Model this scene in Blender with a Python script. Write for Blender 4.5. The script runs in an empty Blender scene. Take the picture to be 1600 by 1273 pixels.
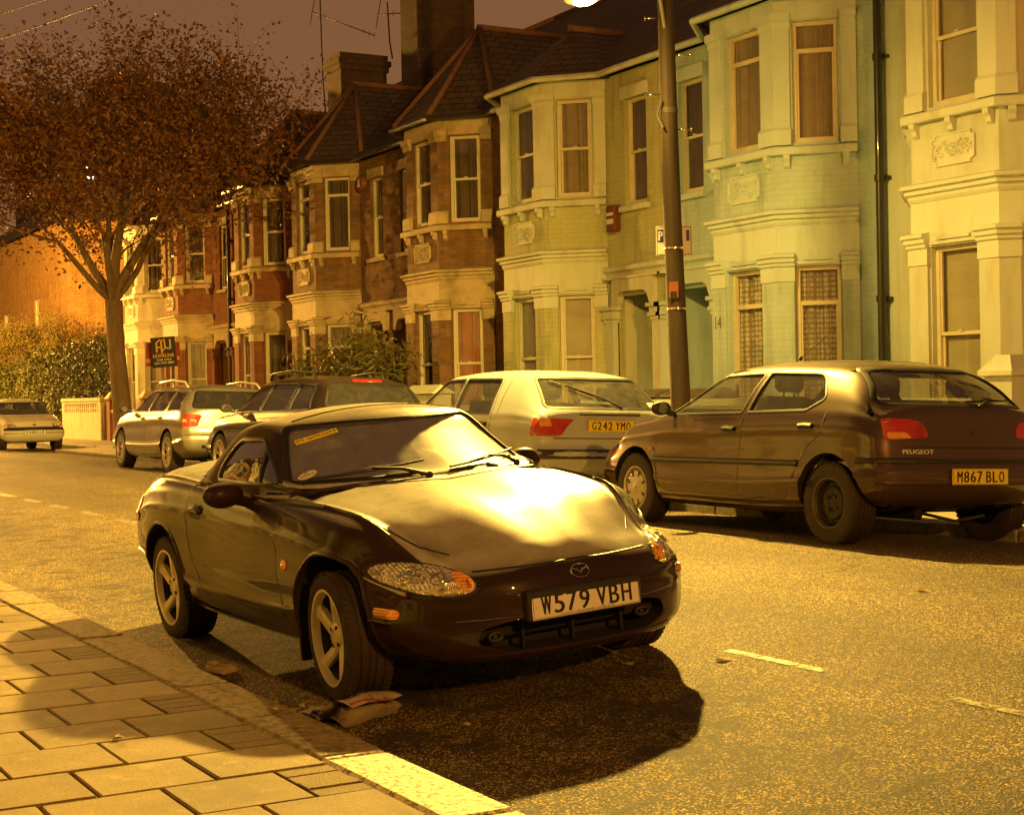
import bpy, bmesh, math, random
import numpy as np
from mathutils import Vector, Matrix
from mathutils.bvhtree import BVHTree
random.seed(7)
SC = bpy.context.scene
COL = SC.collection
PI = math.pi

# ------------------------------------------------------------------ objects
def link(name, me, mats, parent=None, loc=None, rot=None):
    o = bpy.data.objects.new(name, me)
    COL.objects.link(o)
    if me is not None:
        for m in (mats if isinstance(mats, (list, tuple)) else [mats]):
            me.materials.append(m)
    if parent is not None:
        o.parent = parent
    if loc is not None:
        o.location = loc
    if rot is not None:
        o.rotation_euler = rot
    return o

def tag(o, label=None, cat=None, group=None, kind=None):
    if label: o['label'] = label
    if cat: o['category'] = cat
    if group: o['group'] = group
    if kind: o['kind'] = kind
    return o

def thing(name, label, cat, loc=(0, 0, 0), rz=0.0, group=None):
    o = bpy.data.objects.new(name, None)
    COL.objects.link(o)
    o.empty_display_size = .2
    o.location = loc
    o.rotation_euler = (0, 0, rz)
    return tag(o, label, cat, group)

def sub(name, parent, loc=(0, 0, 0), rot=(0, 0, 0)):
    o = bpy.data.objects.new(name, None)
    COL.objects.link(o)
    o.parent = parent
    o.location = loc
    o.rotation_euler = rot
    return o

class MB:
    """collects shapes; build() links them as ONE mesh object"""
    def __init__(s):
        s.v = []; s.f = []; s.mi = []; s.sm = []; s.cur = 0; s.smooth = False
    def add(s, vs, fs, smooth=None):
        n = len(s.v)
        s.v.extend([tuple(p) for p in vs])
        sm = s.smooth if smooth is None else smooth
        for f in fs:
            s.f.append(tuple(i + n for i in f)); s.mi.append(s.cur); s.sm.append(sm)
    def box(s, x0, x1, y0, y1, z0, z1, b=0.0):
        if x0 > x1: x0, x1 = x1, x0
        if y0 > y1: y0, y1 = y1, y0
        if z0 > z1: z0, z1 = z1, z0
        b = min(b, (x1-x0)*.45, (y1-y0)*.45, (z1-z0)*.45)
        if b <= 0:
            vs = [(x, y, z) for z in (z0, z1) for y in (y0, y1) for x in (x0, x1)]
            s.add(vs, [(0, 2, 3, 1), (4, 5, 7, 6), (0, 1, 5, 4), (2, 6, 7, 3), (0, 4, 6, 2), (1, 3, 7, 5)], False)
            return
        bm = bmesh.new()
        bmesh.ops.create_cube(bm, size=1)
        for v in bm.verts:
            v.co = Vector(((x0+x1)/2+v.co.x*(x1-x0), (y0+y1)/2+v.co.y*(y1-y0), (z0+z1)/2+v.co.z*(z1-z0)))
        bmesh.ops.bevel(bm, geom=bm.edges[:], offset=b, segments=1, affect='EDGES')
        s.bm(bm)
    def bm(s, bm, smooth=False):
        bm.verts.index_update()
        s.add([v.co[:] for v in bm.verts], [[v.index for v in f.verts] for f in bm.faces], smooth)
        bm.free()
    def obox(s, c, half, ax, b=0):
        """oriented box: centre, half sizes, axes (3 vectors)"""
        m = MB(); m.box(-half[0], half[0], -half[1], half[1], -half[2], half[2], b)
        c = Vector(c); a = [Vector(t) for t in ax]
        s.add([c + a[0]*p[0] + a[1]*p[1] + a[2]*p[2] for p in m.v], m.f, False)
    def prism(s, pts, axis, a, b, smooth=False):
        """polygon of 2-D pts extruded along axis ('x','y','z') from a to b"""
        n = len(pts)
        def P(p, t):
            if axis == 'x': return (t, p[0], p[1])
            if axis == 'y': return (p[0], t, p[1])
            return (p[0], p[1], t)
        vs = [P(p, a) for p in pts] + [P(p, b) for p in pts]
        fs = [tuple(range(n))[::-1], tuple(range(n, 2*n))]
        s.add(vs, fs, False)
        s.add(vs, [(i, (i+1) % n, (i+1) % n+n, i+n) for i in range(n)], smooth)
    def tube(s, pts, rad, seg=8, caps=True, smooth=True):
        pts = [Vector(p) for p in pts]
        n = len(pts)
        rr = rad if isinstance(rad, (list, tuple)) else [rad]*n
        vs = []; up = None
        for i in range(n):
            d = (pts[min(i+1, n-1)] - pts[max(i-1, 0)])
            d = d.normalized() if d.length > 1e-9 else Vector((0, 0, 1))
            if up is None:
                up = d.orthogonal().normalized()
            else:
                up = (up - d*up.dot(d))
                up = up.normalized() if up.length > 1e-6 else d.orthogonal().normalized()
            w = d.cross(up)
            for k in range(seg):
                a = 2*PI*k/seg
                vs.append(pts[i] + (up*math.cos(a) + w*math.sin(a))*rr[i])
        fs = []
        for i in range(n-1):
            for k in range(seg):
                k2 = (k+1) % seg
                fs.append((i*seg+k, i*seg+k2, (i+1)*seg+k2, (i+1)*seg+k))
        s.add(vs, fs, smooth)
        if caps:
            s.add(vs[:seg], [tuple(range(seg))[::-1]], False)
            s.add(vs[-seg:], [tuple(range(seg))], False)
    def lathe(s, prof, seg=32, c=(0, 0, 0), axis='y', smooth=True, closed=False):
        """prof: (r, t) list; revolves about axis through c"""
        vs = []
        for r, t in prof:
            for k in range(seg):
                a = 2*PI*k/seg
                u, w = r*math.cos(a), r*math.sin(a)
                if axis == 'y': p = (c[0]+u, c[1]+t, c[2]+w)
                elif axis == 'z': p = (c[0]+u, c[1]+w, c[2]+t)
                else: p = (c[0]+t, c[1]+u, c[2]+w)
                vs.append(p)
        fs = []
        m = len(prof)
        for i in range(m if closed else m-1):
            j = (i+1) % m
            for k in range(seg):
                k2 = (k+1) % seg
                fs.append((i*seg+k, i*seg+k2, j*seg+k2, j*seg+k))
        s.add(vs, fs, smooth)
    def ball(s, c, r, seg=12, rings=8, sc=(1, 1, 1)):
        vs = []; fs = []
        for i in range(rings+1):
            th = PI*i/rings
            for k in range(seg):
                a = 2*PI*k/seg
                vs.append((c[0]+r*sc[0]*math.sin(th)*math.cos(a), c[1]+r*sc[1]*math.sin(th)*math.sin(a), c[2]+r*sc[2]*math.cos(th)))
        for i in range(rings):
            for k in range(seg):
                k2 = (k+1) % seg
                fs.append((i*seg+k, (i+1)*seg+k, (i+1)*seg+k2, i*seg+k2))
        s.add(vs, fs, True)
    def mesh(s, name, autos=None):
        me = bpy.data.meshes.new(name)
        me.from_pydata(s.v, [], s.f)
        me.polygons.foreach_set('use_smooth', s.sm)
        me.polygons.foreach_set('material_index', s.mi)
        me.update()
        return me
    def build(s, name, mats, parent=None, loc=None, rot=None, fix=True):
        me = s.mesh(name)
        if fix:
            bm = bmesh.new(); bm.from_mesh(me)
            bmesh.ops.remove_doubles(bm, verts=bm.verts, dist=1e-5)
            bmesh.ops.recalc_face_normals(bm, faces=bm.faces)
            for e in bm.edges:
                if len(e.link_faces) == 2 and e.calc_face_angle(0) > math.radians(38): e.smooth = False
            bm.to_mesh(me); bm.free()
        return link(name, me, mats, parent, loc, rot)

def pchip(xs, ys, x):
    xs = np.asarray(xs, float); ys = np.asarray(ys, float); x = np.asarray(x, float)
    h = np.diff(xs); d = np.diff(ys)/h
    m = np.zeros(len(xs))
    for i in range(1, len(xs)-1):
        if d[i-1]*d[i] > 0:
            w1 = 2*h[i]+h[i-1]; w2 = h[i]+2*h[i-1]
            m[i] = (w1+w2)/(w1/d[i-1]+w2/d[i])
    m[0] = d[0]; m[-1] = d[-1]
    i = np.clip(np.searchsorted(xs, x)-1, 0, len(h)-1)
    t = np.clip((x-xs[i])/h[i], 0, 1)
    return ((2*t**3-3*t**2+1)*ys[i] + (t**3-2*t**2+t)*h[i]*m[i] + (-2*t**3+3*t**2)*ys[i+1] + (t**3-t**2)*h[i]*m[i+1])

def rpoly(pts, r, n=5):
    """round the corners of a closed 2-D polygon"""
    out = []; N = len(pts)
    for i in range(N):
        p0, p1, p2 = Vector(pts[i-1][:2]), Vector(pts[i][:2]), Vector(pts[(i+1) % N][:2])
        rr = pts[i][2] if len(pts[i]) > 2 else r
        a = (p0-p1); b = (p2-p1)
        d = min(rr, a.length*.48, b.length*.48)
        q0 = p1 + a.normalized()*d; q2 = p1 + b.normalized()*d
        for k in range(n+1):
            t = k/n
            q = q0*(1-t)**2 + p1*2*t*(1-t) + q2*t*t
            out.append((q.x, q.y))
    return out

def resample(pts, step):
    out = []; N = len(pts)
    for i in range(N):
        a, b = Vector(pts[i]), Vector(pts[(i+1) % N])
        L = (b-a).length
        n = max(1, int(math.ceil(L/step)))
        for k in range(n):
            q = a.lerp(b, k/n); out.append((q.x, q.y))
    return out

# ------------------------------------------------------------------ materials
def nodes(name):
    m = bpy.data.materials.new(name); m.use_nodes = True
    nt = m.node_tree; nt.nodes.clear()
    out = nt.nodes.new('ShaderNodeOutputMaterial')
    return m, nt, out
def N(nt, t, **kw):
    n = nt.nodes.new(t)
    for k, v in kw.items():
        if k in n.inputs: n.inputs[k].default_value = v
        else: setattr(n, k, v)
    return n
def c4(c): return (c[0], c[1], c[2], 1.0)

def pm(name, col, rough=.6, metal=0.0, var=.15, scale=6.0, bump=.0, bscale=60.0, coat=0.0, spec=.5, col2=None, c2scale=2.0, c2lo=.5, c2hi=.62, streak=0.0, coatr=.05):
    """principled with noise variation, optional second colour in patches, bump"""
    m, nt, out = nodes(name)
    L = nt.links.new
    b = N(nt, 'ShaderNodeBsdfPrincipled')
    tc = N(nt, 'ShaderNodeTexCoord')
    mp = N(nt, 'ShaderNodeMapping')
    if streak: mp.inputs['Scale'].default_value = (1, 1, streak)
    L(tc.outputs['Object'], mp.inputs['Vector'])
    n1 = N(nt, 'ShaderNodeTexNoise', Scale=scale, Detail=6.0, Roughness=.62)
    L(mp.outputs[0], n1.inputs['Vector'])
    r = N(nt, 'ShaderNodeMapRange')
    r.inputs['From Min'].default_value = .3; r.inputs['From Max'].default_value = .7
    r.inputs['To Min'].default_value = 1-var; r.inputs['To Max'].default_value = 1+var
    L(n1.outputs['Fac'], r.inputs['Value'])
    mul = N(nt, 'ShaderNodeMix', data_type='RGBA', blend_type='MULTIPLY')
    mul.inputs['Factor'].default_value = 1
    mul.inputs['A'].default_value = c4(col)
    comb = N(nt, 'ShaderNodeCombineColor')
    for k in range(3): L(r.outputs[0], comb.inputs[k])
    if col2 is not None:
        n2 = N(nt, 'ShaderNodeTexNoise', Scale=c2scale, Detail=5.0, Roughness=.65)
        L(mp.outputs[0], n2.inputs['Vector'])
        r2 = N(nt, 'ShaderNodeMapRange')
        r2.inputs['From Min'].default_value = c2lo; r2.inputs['From Max'].default_value = c2hi
        L(n2.outputs['Fac'], r2.inputs['Value'])
        mx = N(nt, 'ShaderNodeMix', data_type='RGBA')
        mx.inputs['A'].default_value = c4(col); mx.inputs['B'].default_value = c4(col2)
        L(r2.outputs[0], mx.inputs['Factor'])
        L(mx.outputs['Result'], mul.inputs['A'])
    L(comb.outputs[0], mul.inputs['B'])
    L(mul.outputs['Result'], b.inputs['Base Color'])
    b.inputs['Metallic'].default_value = metal
    b.inputs['Specular IOR Level'].default_value = spec
    rr = N(nt, 'ShaderNodeMapRange')
    rr.inputs['To Min'].default_value = max(.02, rough*(1-.25)); rr.inputs['To Max'].default_value = min(1, rough*(1+.25))
    L(n1.outputs['Fac'], rr.inputs['Value']); L(rr.outputs[0], b.inputs['Roughness'])
    if coat:
        b.inputs['Coat Weight'].default_value = coat; b.inputs['Coat Roughness'].default_value = coatr
    if bump:
        n3 = N(nt, 'ShaderNodeTexNoise', Scale=bscale, Detail=5.0, Roughness=.6)
        L(mp.outputs[0], n3.inputs['Vector'])
        bp = N(nt, 'ShaderNodeBump'); bp.inputs['Strength'].default_value = min(1, bump); bp.inputs['Distance'].default_value = .004*max(1, bump)
        L(n3.outputs['Fac'], bp.inputs['Height']); L(bp.outputs[0], b.inputs['Normal'])
    L(b.outputs[0], out.inputs[0])
    return m

def brick_mat(name, c1, c2, mortar, bump=.5, var=.25, bw=.225, bh=.075, ms=.010):
    """bricks that follow any vertical wall: u = distance along the wall, v = height"""
    m, nt, out = nodes(name); L = nt.links.new
    b = N(nt, 'ShaderNodeBsdfPrincipled'); b.inputs['Roughness'].default_value = .85
    geo = N(nt, 'ShaderNodeNewGeometry')
    up = N(nt, 'ShaderNodeCombineXYZ'); up.inputs[2].default_value = 1
    cr = N(nt, 'ShaderNodeVectorMath', operation='CROSS_PRODUCT')
    L(geo.outputs['True Normal'], cr.inputs[1]); L(up.outputs[0], cr.inputs[0])
    nm = N(nt, 'ShaderNodeVectorMath', operation='NORMALIZE'); L(cr.outputs[0], nm.inputs[0])
    dt = N(nt, 'ShaderNodeVectorMath', operation='DOT_PRODUCT')
    L(nm.outputs[0], dt.inputs[0]); L(geo.outputs['Position'], dt.inputs[1])
    sp = N(nt, 'ShaderNodeSeparateXYZ'); L(geo.outputs['Position'], sp.inputs[0])
    cv = N(nt, 'ShaderNodeCombineXYZ'); L(dt.outputs['Value'], cv.inputs[0]); L(sp.outputs[2], cv.inputs[1])
    br = N(nt, 'ShaderNodeTexBrick')
    br.inputs['Scale'].default_value = 1.0
    br.inputs['Color1'].default_value = c4(c1); br.inputs['Color2'].default_value = c4(c2); br.inputs['Mortar'].default_value = c4(mortar)
    br.inputs['Mortar Size'].default_value = ms; br.inputs['Brick Width'].default_value = bw; br.inputs['Row Height'].default_value = bh
    br.inputs['Mortar Smooth'].default_value = .3
    L(cv.outputs[0], br.inputs['Vector'])
    n1 = N(nt, 'ShaderNodeTexNoise', Scale=3.0, Detail=8.0, Roughness=.7); L(geo.outputs['Position'], n1.inputs['Vector'])
    r = N(nt, 'ShaderNodeMapRange'); r.inputs['From Min'].default_value = .3; r.inputs['From Max'].default_value = .7
    r.inputs['To Min'].default_value = 1-var; r.inputs['To Max'].default_value = 1+var; L(n1.outputs['Fac'], r.inputs['Value'])
    mul = N(nt, 'ShaderNodeMix', data_type='RGBA', blend_type='MULTIPLY'); mul.inputs['Factor'].default_value = 1
    comb = N(nt, 'ShaderNodeCombineColor')
    for k in range(3): L(r.outputs[0], comb.inputs[k])
    L(br.outputs['Color'], mul.inputs['A']); L(comb.outputs[0], mul.inputs['B']); L(mul.outputs['Result'], b.inputs['Base Color'])
    mp_ = N(nt, 'ShaderNodeMapping'); mp_.inputs['Scale'].default_value = (4.5, 4.5, .45); L(geo.outputs['Position'], mp_.inputs['Vector'])
    sk = N(nt, 'ShaderNodeTexNoise', Scale=1.0, Detail=7.0, Roughness=.65); L(mp_.outputs[0], sk.inputs['Vector'])
    sr = N(nt, 'ShaderNodeMapRange'); sr.inputs['From Min'].default_value = .50; sr.inputs['From Max'].default_value = .72; sr.inputs['To Min'].default_value = 1.0; sr.inputs['To Max'].default_value = .62; L(sk.outputs['Fac'], sr.inputs['Value'])
    sc_ = N(nt, 'ShaderNodeCombineColor')
    for k in range(3): L(sr.outputs[0], sc_.inputs[k])
    ml = N(nt, 'ShaderNodeMix', data_type='RGBA', blend_type='MULTIPLY'); ml.inputs['Factor'].default_value = 1
    L(mul.outputs['Result'], ml.inputs['A']); L(sc_.outputs[0], ml.inputs['B']); L(ml.outputs['Result'], b.inputs['Base Color'])
    n2 = N(nt, 'ShaderNodeTexNoise', Scale=40.0, Detail=4.0); L(geo.outputs['Position'], n2.inputs['Vector'])
    ad = N(nt, 'ShaderNodeMath', operation='MULTIPLY_ADD'); ad.inputs[1].default_value = .35
    inv = N(nt, 'ShaderNodeMath', operation='SUBTRACT'); inv.inputs[0].default_value = 1; L(br.outputs['Fac'], inv.inputs[1])
    L(n2.outputs['Fac'], ad.inputs[0]); L(inv.outputs[0], ad.inputs[2])
    bp = N(nt, 'ShaderNodeBump'); bp.inputs['Strength'].default_value = bump; bp.inputs['Distance'].default_value = .008
    L(ad.outputs[0], bp.inputs['Height']); L(bp.outputs[0], b.inputs['Normal'])
    L(b.outputs[0], out.inputs[0])
    return m

def glass_mat(name, tint=(.8, .8, .78), rough=.03, refl=.06, dust=0.0, dustcol=(.5, .5, .45), film=0.0):
    m, nt, out = nodes(name); L = nt.links.new
    tr = N(nt, 'ShaderNodeBsdfTransparent'); tr.inputs[0].default_value = c4(tint)
    gl = N(nt, 'ShaderNodeBsdfGlossy'); gl.inputs['Roughness'].default_value = rough
    fr = N(nt, 'ShaderNodeLayerWeight', Blend=.5)
    pw = N(nt, 'ShaderNodeMath', operation='POWER'); pw.inputs[1].default_value = 4.0; L(fr.outputs['Facing'], pw.inputs[0])
    ad = N(nt, 'ShaderNodeMath', operation='MULTIPLY_ADD'); ad.inputs[1].default_value = .95; ad.inputs[2].default_value = refl; ad.use_clamp = True
    L(pw.outputs[0], ad.inputs[0])
    mx = N(nt, 'ShaderNodeMixShader'); L(ad.outputs[0], mx.inputs[0]); L(tr.outputs[0], mx.inputs[1]); L(gl.outputs[0], mx.inputs[2])
    last = mx
    if dust:
        df = N(nt, 'ShaderNodeBsdfDiffuse'); df.inputs[0].default_value = c4(dustcol)
        tc = N(nt, 'ShaderNodeTexCoord')
        n1 = N(nt, 'ShaderNodeTexNoise', Scale=9.0, Detail=8.0, Roughness=.75); L(tc.outputs['Object'], n1.inputs['Vector'])
        r = N(nt, 'ShaderNodeMapRange'); r.inputs['From Min'].default_value = .3; r.inputs['From Max'].default_value = .75
        r.inputs['To Min'].default_value = dust*.5; r.inputs['To Max'].default_value = dust*1.6; L(n1.outputs['Fac'], r.inputs['Value'])
        m2 = N(nt, 'ShaderNodeMixShader'); L(r.outputs[0], m2.inputs[0]); L(mx.outputs[0], m2.inputs[1]); L(df.outputs[0], m2.inputs[2])
        last = m2
    if film:   # dew film: a wide soft sheen against the light
        g2 = N(nt, 'ShaderNodeBsdfGlossy'); g2.inputs['Roughness'].default_value = .42
        m3 = N(nt, 'ShaderNodeMixShader'); m3.inputs[0].default_value = film; L(last.outputs[0], m3.inputs[1]); L(g2.outputs[0], m3.inputs[2]); last = m3
    L(last.outputs[0], out.inputs[0])
    return m

def emit_mat(name, col, s):
    m, nt, out = nodes(name)
    e = N(nt, 'ShaderNodeEmission', Strength=s); e.inputs[0].default_value = c4(col)
    nt.links.new(e.outputs[0], out.inputs[0]); return m

M = {}
M['black'] = pm('black_rubber', (.012, .011, .010), .55, bump=.2)
M['plastic'] = pm('dark_plastic', (.022, .02, .018), .5, bump=.3, bscale=200)
M['under'] = pm('underbody_black', (.008, .007, .006), .9)
M['seat'] = pm('seat_cloth', (.035, .032, .03), .9, bump=.5, bscale=150)
M['tyre'] = pm('tyre_rubber', (.030, .018, .011), .8, var=.3, scale=12, bump=1.2, bscale=90)
M['alloy'] = pm('alloy_wheel', (.74, .66, .48), .38, .2, var=.12, scale=14)
M['alloy_bright'] = pm('bright_alloy', (.85, .82, .74), .35, .2, var=.1)
M['hubcover'] = pm('silver_wheel_cover', (.45, .43, .39), .45, .3)
M['steel'] = pm('dull_steel_wheel', (.07, .06, .05), .6, .3, var=.3)
M['chrome'] = pm('chrome', (.7, .68, .62), .15, 1.0, var=.05)
M['glass'] = glass_mat('window_glass', (.95, .95, .93), .02, .05)
M['carglass'] = glass_mat('car_glass', (.80, .80, .74), .02, .12, dust=.07)
M['screen'] = glass_mat('dusty_windscreen_glass', (.5, .5, .45), .05, .26, dust=.22, film=.22)
M['sideglass'] = glass_mat('reflecting_side_glass', (.6, .6, .55), .01, .42, dust=.05)
M['darkglass'] = glass_mat('dark_tinted_glass', (.22, .2, .18), .02, .20, dust=.05)
M['redlens'] = pm('red_lamp_lens', (.45, .02, .008), .2, var=.2, scale=30, coat=1.0)
M['amberlens'] = pm('amber_lamp_lens', (.90, .42, .04), .25, var=.2, scale=40, coat=1.0)
M['clearlens'] = pm('reflector_lamp_lens', (.62, .6, .5), .12, .75, var=.35, scale=26, bump=2.2, bscale=38, coat=1.0)
def reflector_mat():
    m, nt, out = nodes('lamp_reflector'); L = nt.links.new
    b = N(nt, 'ShaderNodeBsdfPrincipled', Roughness=.2, Metallic=.7); b.inputs['Coat Weight'].default_value = 1; b.inputs['Coat Roughness'].default_value = .02
    tc = N(nt, 'ShaderNodeTexCoord'); v = N(nt, 'ShaderNodeTexVoronoi', Scale=42.0); L(tc.outputs['Object'], v.inputs['Vector'])
    v.inputs['Randomness'].default_value = .6
    cr = N(nt, 'ShaderNodeValToRGB'); cr.color_ramp.elements[0].color = (.95, .90, .74, 1); cr.color_ramp.elements[1].color = (.42, .36, .24, 1)
    sc = N(nt, 'ShaderNodeSeparateColor'); L(v.outputs['Color'], sc.inputs[0]); L(sc.outputs[1], cr.inputs[0]); cr.color_ramp.elements[0].position = .45; L(cr.outputs[0], b.inputs['Base Color'])
    w = N(nt, 'ShaderNodeTexWave', Scale=24.0, Distortion=1.5); w.bands_direction = 'Y'; L(tc.outputs['Object'], w.inputs['Vector'])
    ad = N(nt, 'ShaderNodeMath', operation='MULTIPLY_ADD'); ad.inputs[1].default_value = .5; L(w.outputs['Fac'], ad.inputs[0]); L(v.outputs['Distance'], ad.inputs[2])
    bp = N(nt, 'ShaderNodeBump'); bp.inputs['Strength'].default_value = 1; bp.inputs['Distance'].default_value = .012; L(ad.outputs[0], bp.inputs['Height']); L(bp.outputs[0], b.inputs['Normal'])
    L(b.outputs[0], out.inputs[0]); return m
M['clearlens'] = reflector_mat()
def ribbed_lens(name, col):
    m, nt, out = nodes(name); L = nt.links.new
    b = N(nt, 'ShaderNodeBsdfPrincipled', Roughness=.25); b.inputs['Coat Weight'].default_value = 1; b.inputs['Coat Roughness'].default_value = .03
    tc = N(nt, 'ShaderNodeTexCoord'); w = N(nt, 'ShaderNodeTexWave', Scale=26.0); w.bands_direction = 'Z'; L(tc.outputs['Object'], w.inputs['Vector'])
    n = N(nt, 'ShaderNodeTexNoise', Scale=9.0); L(tc.outputs['Object'], n.inputs['Vector'])
    cr = N(nt, 'ShaderNodeValToRGB'); cr.color_ramp.elements[0].color = c4([k*.35 for k in col]); cr.color_ramp.elements[1].color = c4(col)
    ad = N(nt, 'ShaderNodeMath', operation='MULTIPLY_ADD'); ad.inputs[1].default_value = .45; L(w.outputs['Fac'], ad.inputs[0]); L(n.outputs['Fac'], ad.inputs[2]); L(ad.outputs[0], cr.inputs[0])
    cr.color_ramp.elements[0].position = .3; cr.color_ramp.elements[1].position = .95
    L(cr.outputs[0], b.inputs['Base Color']); bp = N(nt, 'ShaderNodeBump'); bp.inputs['Strength'].default_value = .6; bp.inputs['Distance'].default_value = .003; L(w.outputs['Fac'], bp.inputs['Height']); L(bp.outputs[0], b.inputs['Normal'])
    L(b.outputs[0], out.inputs[0]); return m
M['redlens'] = ribbed_lens('red_lamp_lens', (.55, .025, .010)); M['amberlens'] = ribbed_lens('amber_lamp_lens', (.95, .42, .05))
M['plate_w'] = pm('white_plate', (.72, .72, .66), .45, var=.05)
M['plate_y'] = pm('yellow_plate', (.78, .66, .05), .45, var=.05)
M['ink'] = pm('black_lettering', (.01, .01, .01), .5, var=.02)
# ------------------------------------------------------------------ cars
def loft(stn, rad, bow, nseg=5, ncor=4, step=.045, front=None, rear=None, cap=7):
    """closed body shell. stn: (x, [(y,z)...]) bottom centre -> top centre.
    front/rear: dict(prof=[(z,dx)...], k, p, L) warp of the ends"""
    xs = [s[0] for s in stn]
    P = np.array([s[1] for s in stn], float)            # S,K,2
    X = np.linspace(xs[0], xs[-1], int((xs[-1]-xs[0])/step)+2)
    K = P.shape[1]
    Q = np.zeros((len(X), K, 2))
    for k in range(K):
        for c in range(2): Q[:, k, c] = pchip(xs, P[:, k, c], X)
    rings = []
    for i in range(len(X)):
        pts = [Vector((Q[i, k, 0], Q[i, k, 1])) for k in range(K)]
        prev = pts[0]; out = [pts[0]]
        for k in range(1, K):
            a, b = pts[k-1], pts[k]
            last = (k == K-1)
            start = prev
            if last: end = b; q2 = None
            else:
                c = pts[k+1]
                d = min(rad[k], (b-a).length*.49, (c-b).length*.49)
                end = b + (a-b).normalized()*d if (a-b).length > 1e-6 else b
                q2 = b + (c-b).normalized()*d if (c-b).length > 1e-6 else b
            dv = end-start
            nrm = Vector((dv.y, -dv.x)).normalized() if dv.length > 1e-6 else Vector((0, 0))
            for j in range(1, nseg+1):
                t = j/nseg
                out.append(start.lerp(end, t) + nrm*(bow[k-1]*4*t*(1-t)))
            if not last:
                for j in range(1, ncor+1):
                    t = j/ncor
                    out.append(end*(1-t)**2 + b*2*t*(1-t) + q2*t*t)
                prev = q2
        rings.append(out)
    n = len(rings[0])
    full = []
    for i, r in enumerate(rings):
        L = [(X[i], p.x, p.y) for p in r] + [(X[i], -p.x, p.y) for p in r[-2:0:-1]]
        full.append(L)
    m = len(full[0])
    vs = []; fs = []
    hw = max(abs(p[1]) for L in full for p in L)
    def capr(L, x):
        zc = (max(p[2] for p in L)+min(p[2] for p in L))/2
        out = []
        for q in range(cap-1, 0, -1):
            t = q/cap
            out.append([(x, p[1]*t, zc+(p[2]-zc)*t) for p in L])
        return out, (x, 0, zc)
    rc, rcen = capr(full[0], X[0]); fc, fcen = capr(full[-1], X[-1])
    allr = rc[::-1] + full + fc
    for L in allr: vs += L
    for i in range(len(allr)-1):
        for j in range(m):
            j2 = (j+1) % m
            fs.append((i*m+j, i*m+j2, (i+1)*m+j2, (i+1)*m+j))
    vs.append(rcen); a = len(vs)-1; vs.append(fcen); b = len(vs)-1
    for j in range(m):
        j2 = (j+1) % m
        fs.append((a, j2, j)); o = (len(allr)-1)*m
        fs.append((b, o+j, o+j2))
    V = np.array(vs)
    def warp(V, W, xe, sgn):
        if not W: return
        s = np.clip(1-np.abs(V[:, 0]-xe)/W['L'], 0, 1); s = s*s*(3-2*s)
        z = [p[0] for p in W['prof']]; d = [p[1] for p in W['prof']]
        off = pchip(z, d, np.clip(V[:, 2], z[0], z[-1]))
        V[:, 0] += sgn*s*(off - W['k']*(np.abs(V[:, 1])/hw)**W['p'])
    warp(V, front, X[-1], 1); warp(V, rear, X[0], -1)
    me = bpy.data.meshes.new('loft')
    me.from_pydata([tuple(p) for p in V], [], fs)
    bm = bmesh.new(); bm.from_mesh(me)
    bmesh.ops.remove_doubles(bm, verts=bm.verts, dist=1e-4)
    bmesh.ops.recalc_face_normals(bm, faces=bm.faces)
    for f in bm.faces: f.smooth = True
    bm.to_mesh(me); bm.free(); me.update()
    return me

def probe(poly, md):
    n = len(poly); a = sum(p[0] for p in poly)/n; b = sum(p[1] for p in poly)/n
    return {'L': [((a, 3, b), (0, -1, 0)), ((a, -3, b), (0, 1, 0))], 'F': [((4, a, b), (-1, 0, 0)), ((4, a+.2, b), (-1, 0, 0))], 'B': [((-4, a, b), (1, 0, 0)), ((-4, a+.2, b), (1, 0, 0))]}[md]
class Surf:
    """the uncut shell, for laying things on it"""
    def __init__(s, me):
        s.v = [v.co.copy() for v in me.vertices]
        s.f = [tuple(p.vertices) for p in me.polygons]
        s.n = [v.normal.copy() for v in me.vertices]
        s.bvh = BVHTree.FromPolygons(s.v, s.f)
    def normal(s, p):
        loc, n, i, d = s.bvh.find_nearest(p)
        if loc is None: return Vector((0, 0, 1))
        acc = Vector((0, 0, 0))
        for k in s.f[i]:
            w = 1/((s.v[k]-loc).length_squared+1e-5); acc += s.n[k]*w
        return acc.normalized()
    def proj(s, a, b, mode):
        if mode == 'L': o, d = Vector((a, 3, b)), Vector((0, -1, 0))
        elif mode == 'R': o, d = Vector((a, -3, b)), Vector((0, 1, 0))
        elif mode == 'F': o, d = Vector((4, a, b)), Vector((-1, 0, 0))
        elif mode == 'B': o, d = Vector((-4, a, b)), Vector((1, 0, 0))
        else: o, d = Vector((a, b, 3)), Vector((0, 0, -1))
        loc, n, i, dist = s.bvh.ray_cast(o, d)
        if loc is None:
            tgt = {'L': Vector((a, .6, b)), 'R': Vector((a, -.6, b)), 'F': Vector((1.2, a, b)), 'B': Vector((-1.2, a, b)), 'T': Vector((a, b, .6))}[mode]
            loc = s.bvh.find_nearest(tgt)[0]
        return loc, s.normal(loc)

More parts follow.
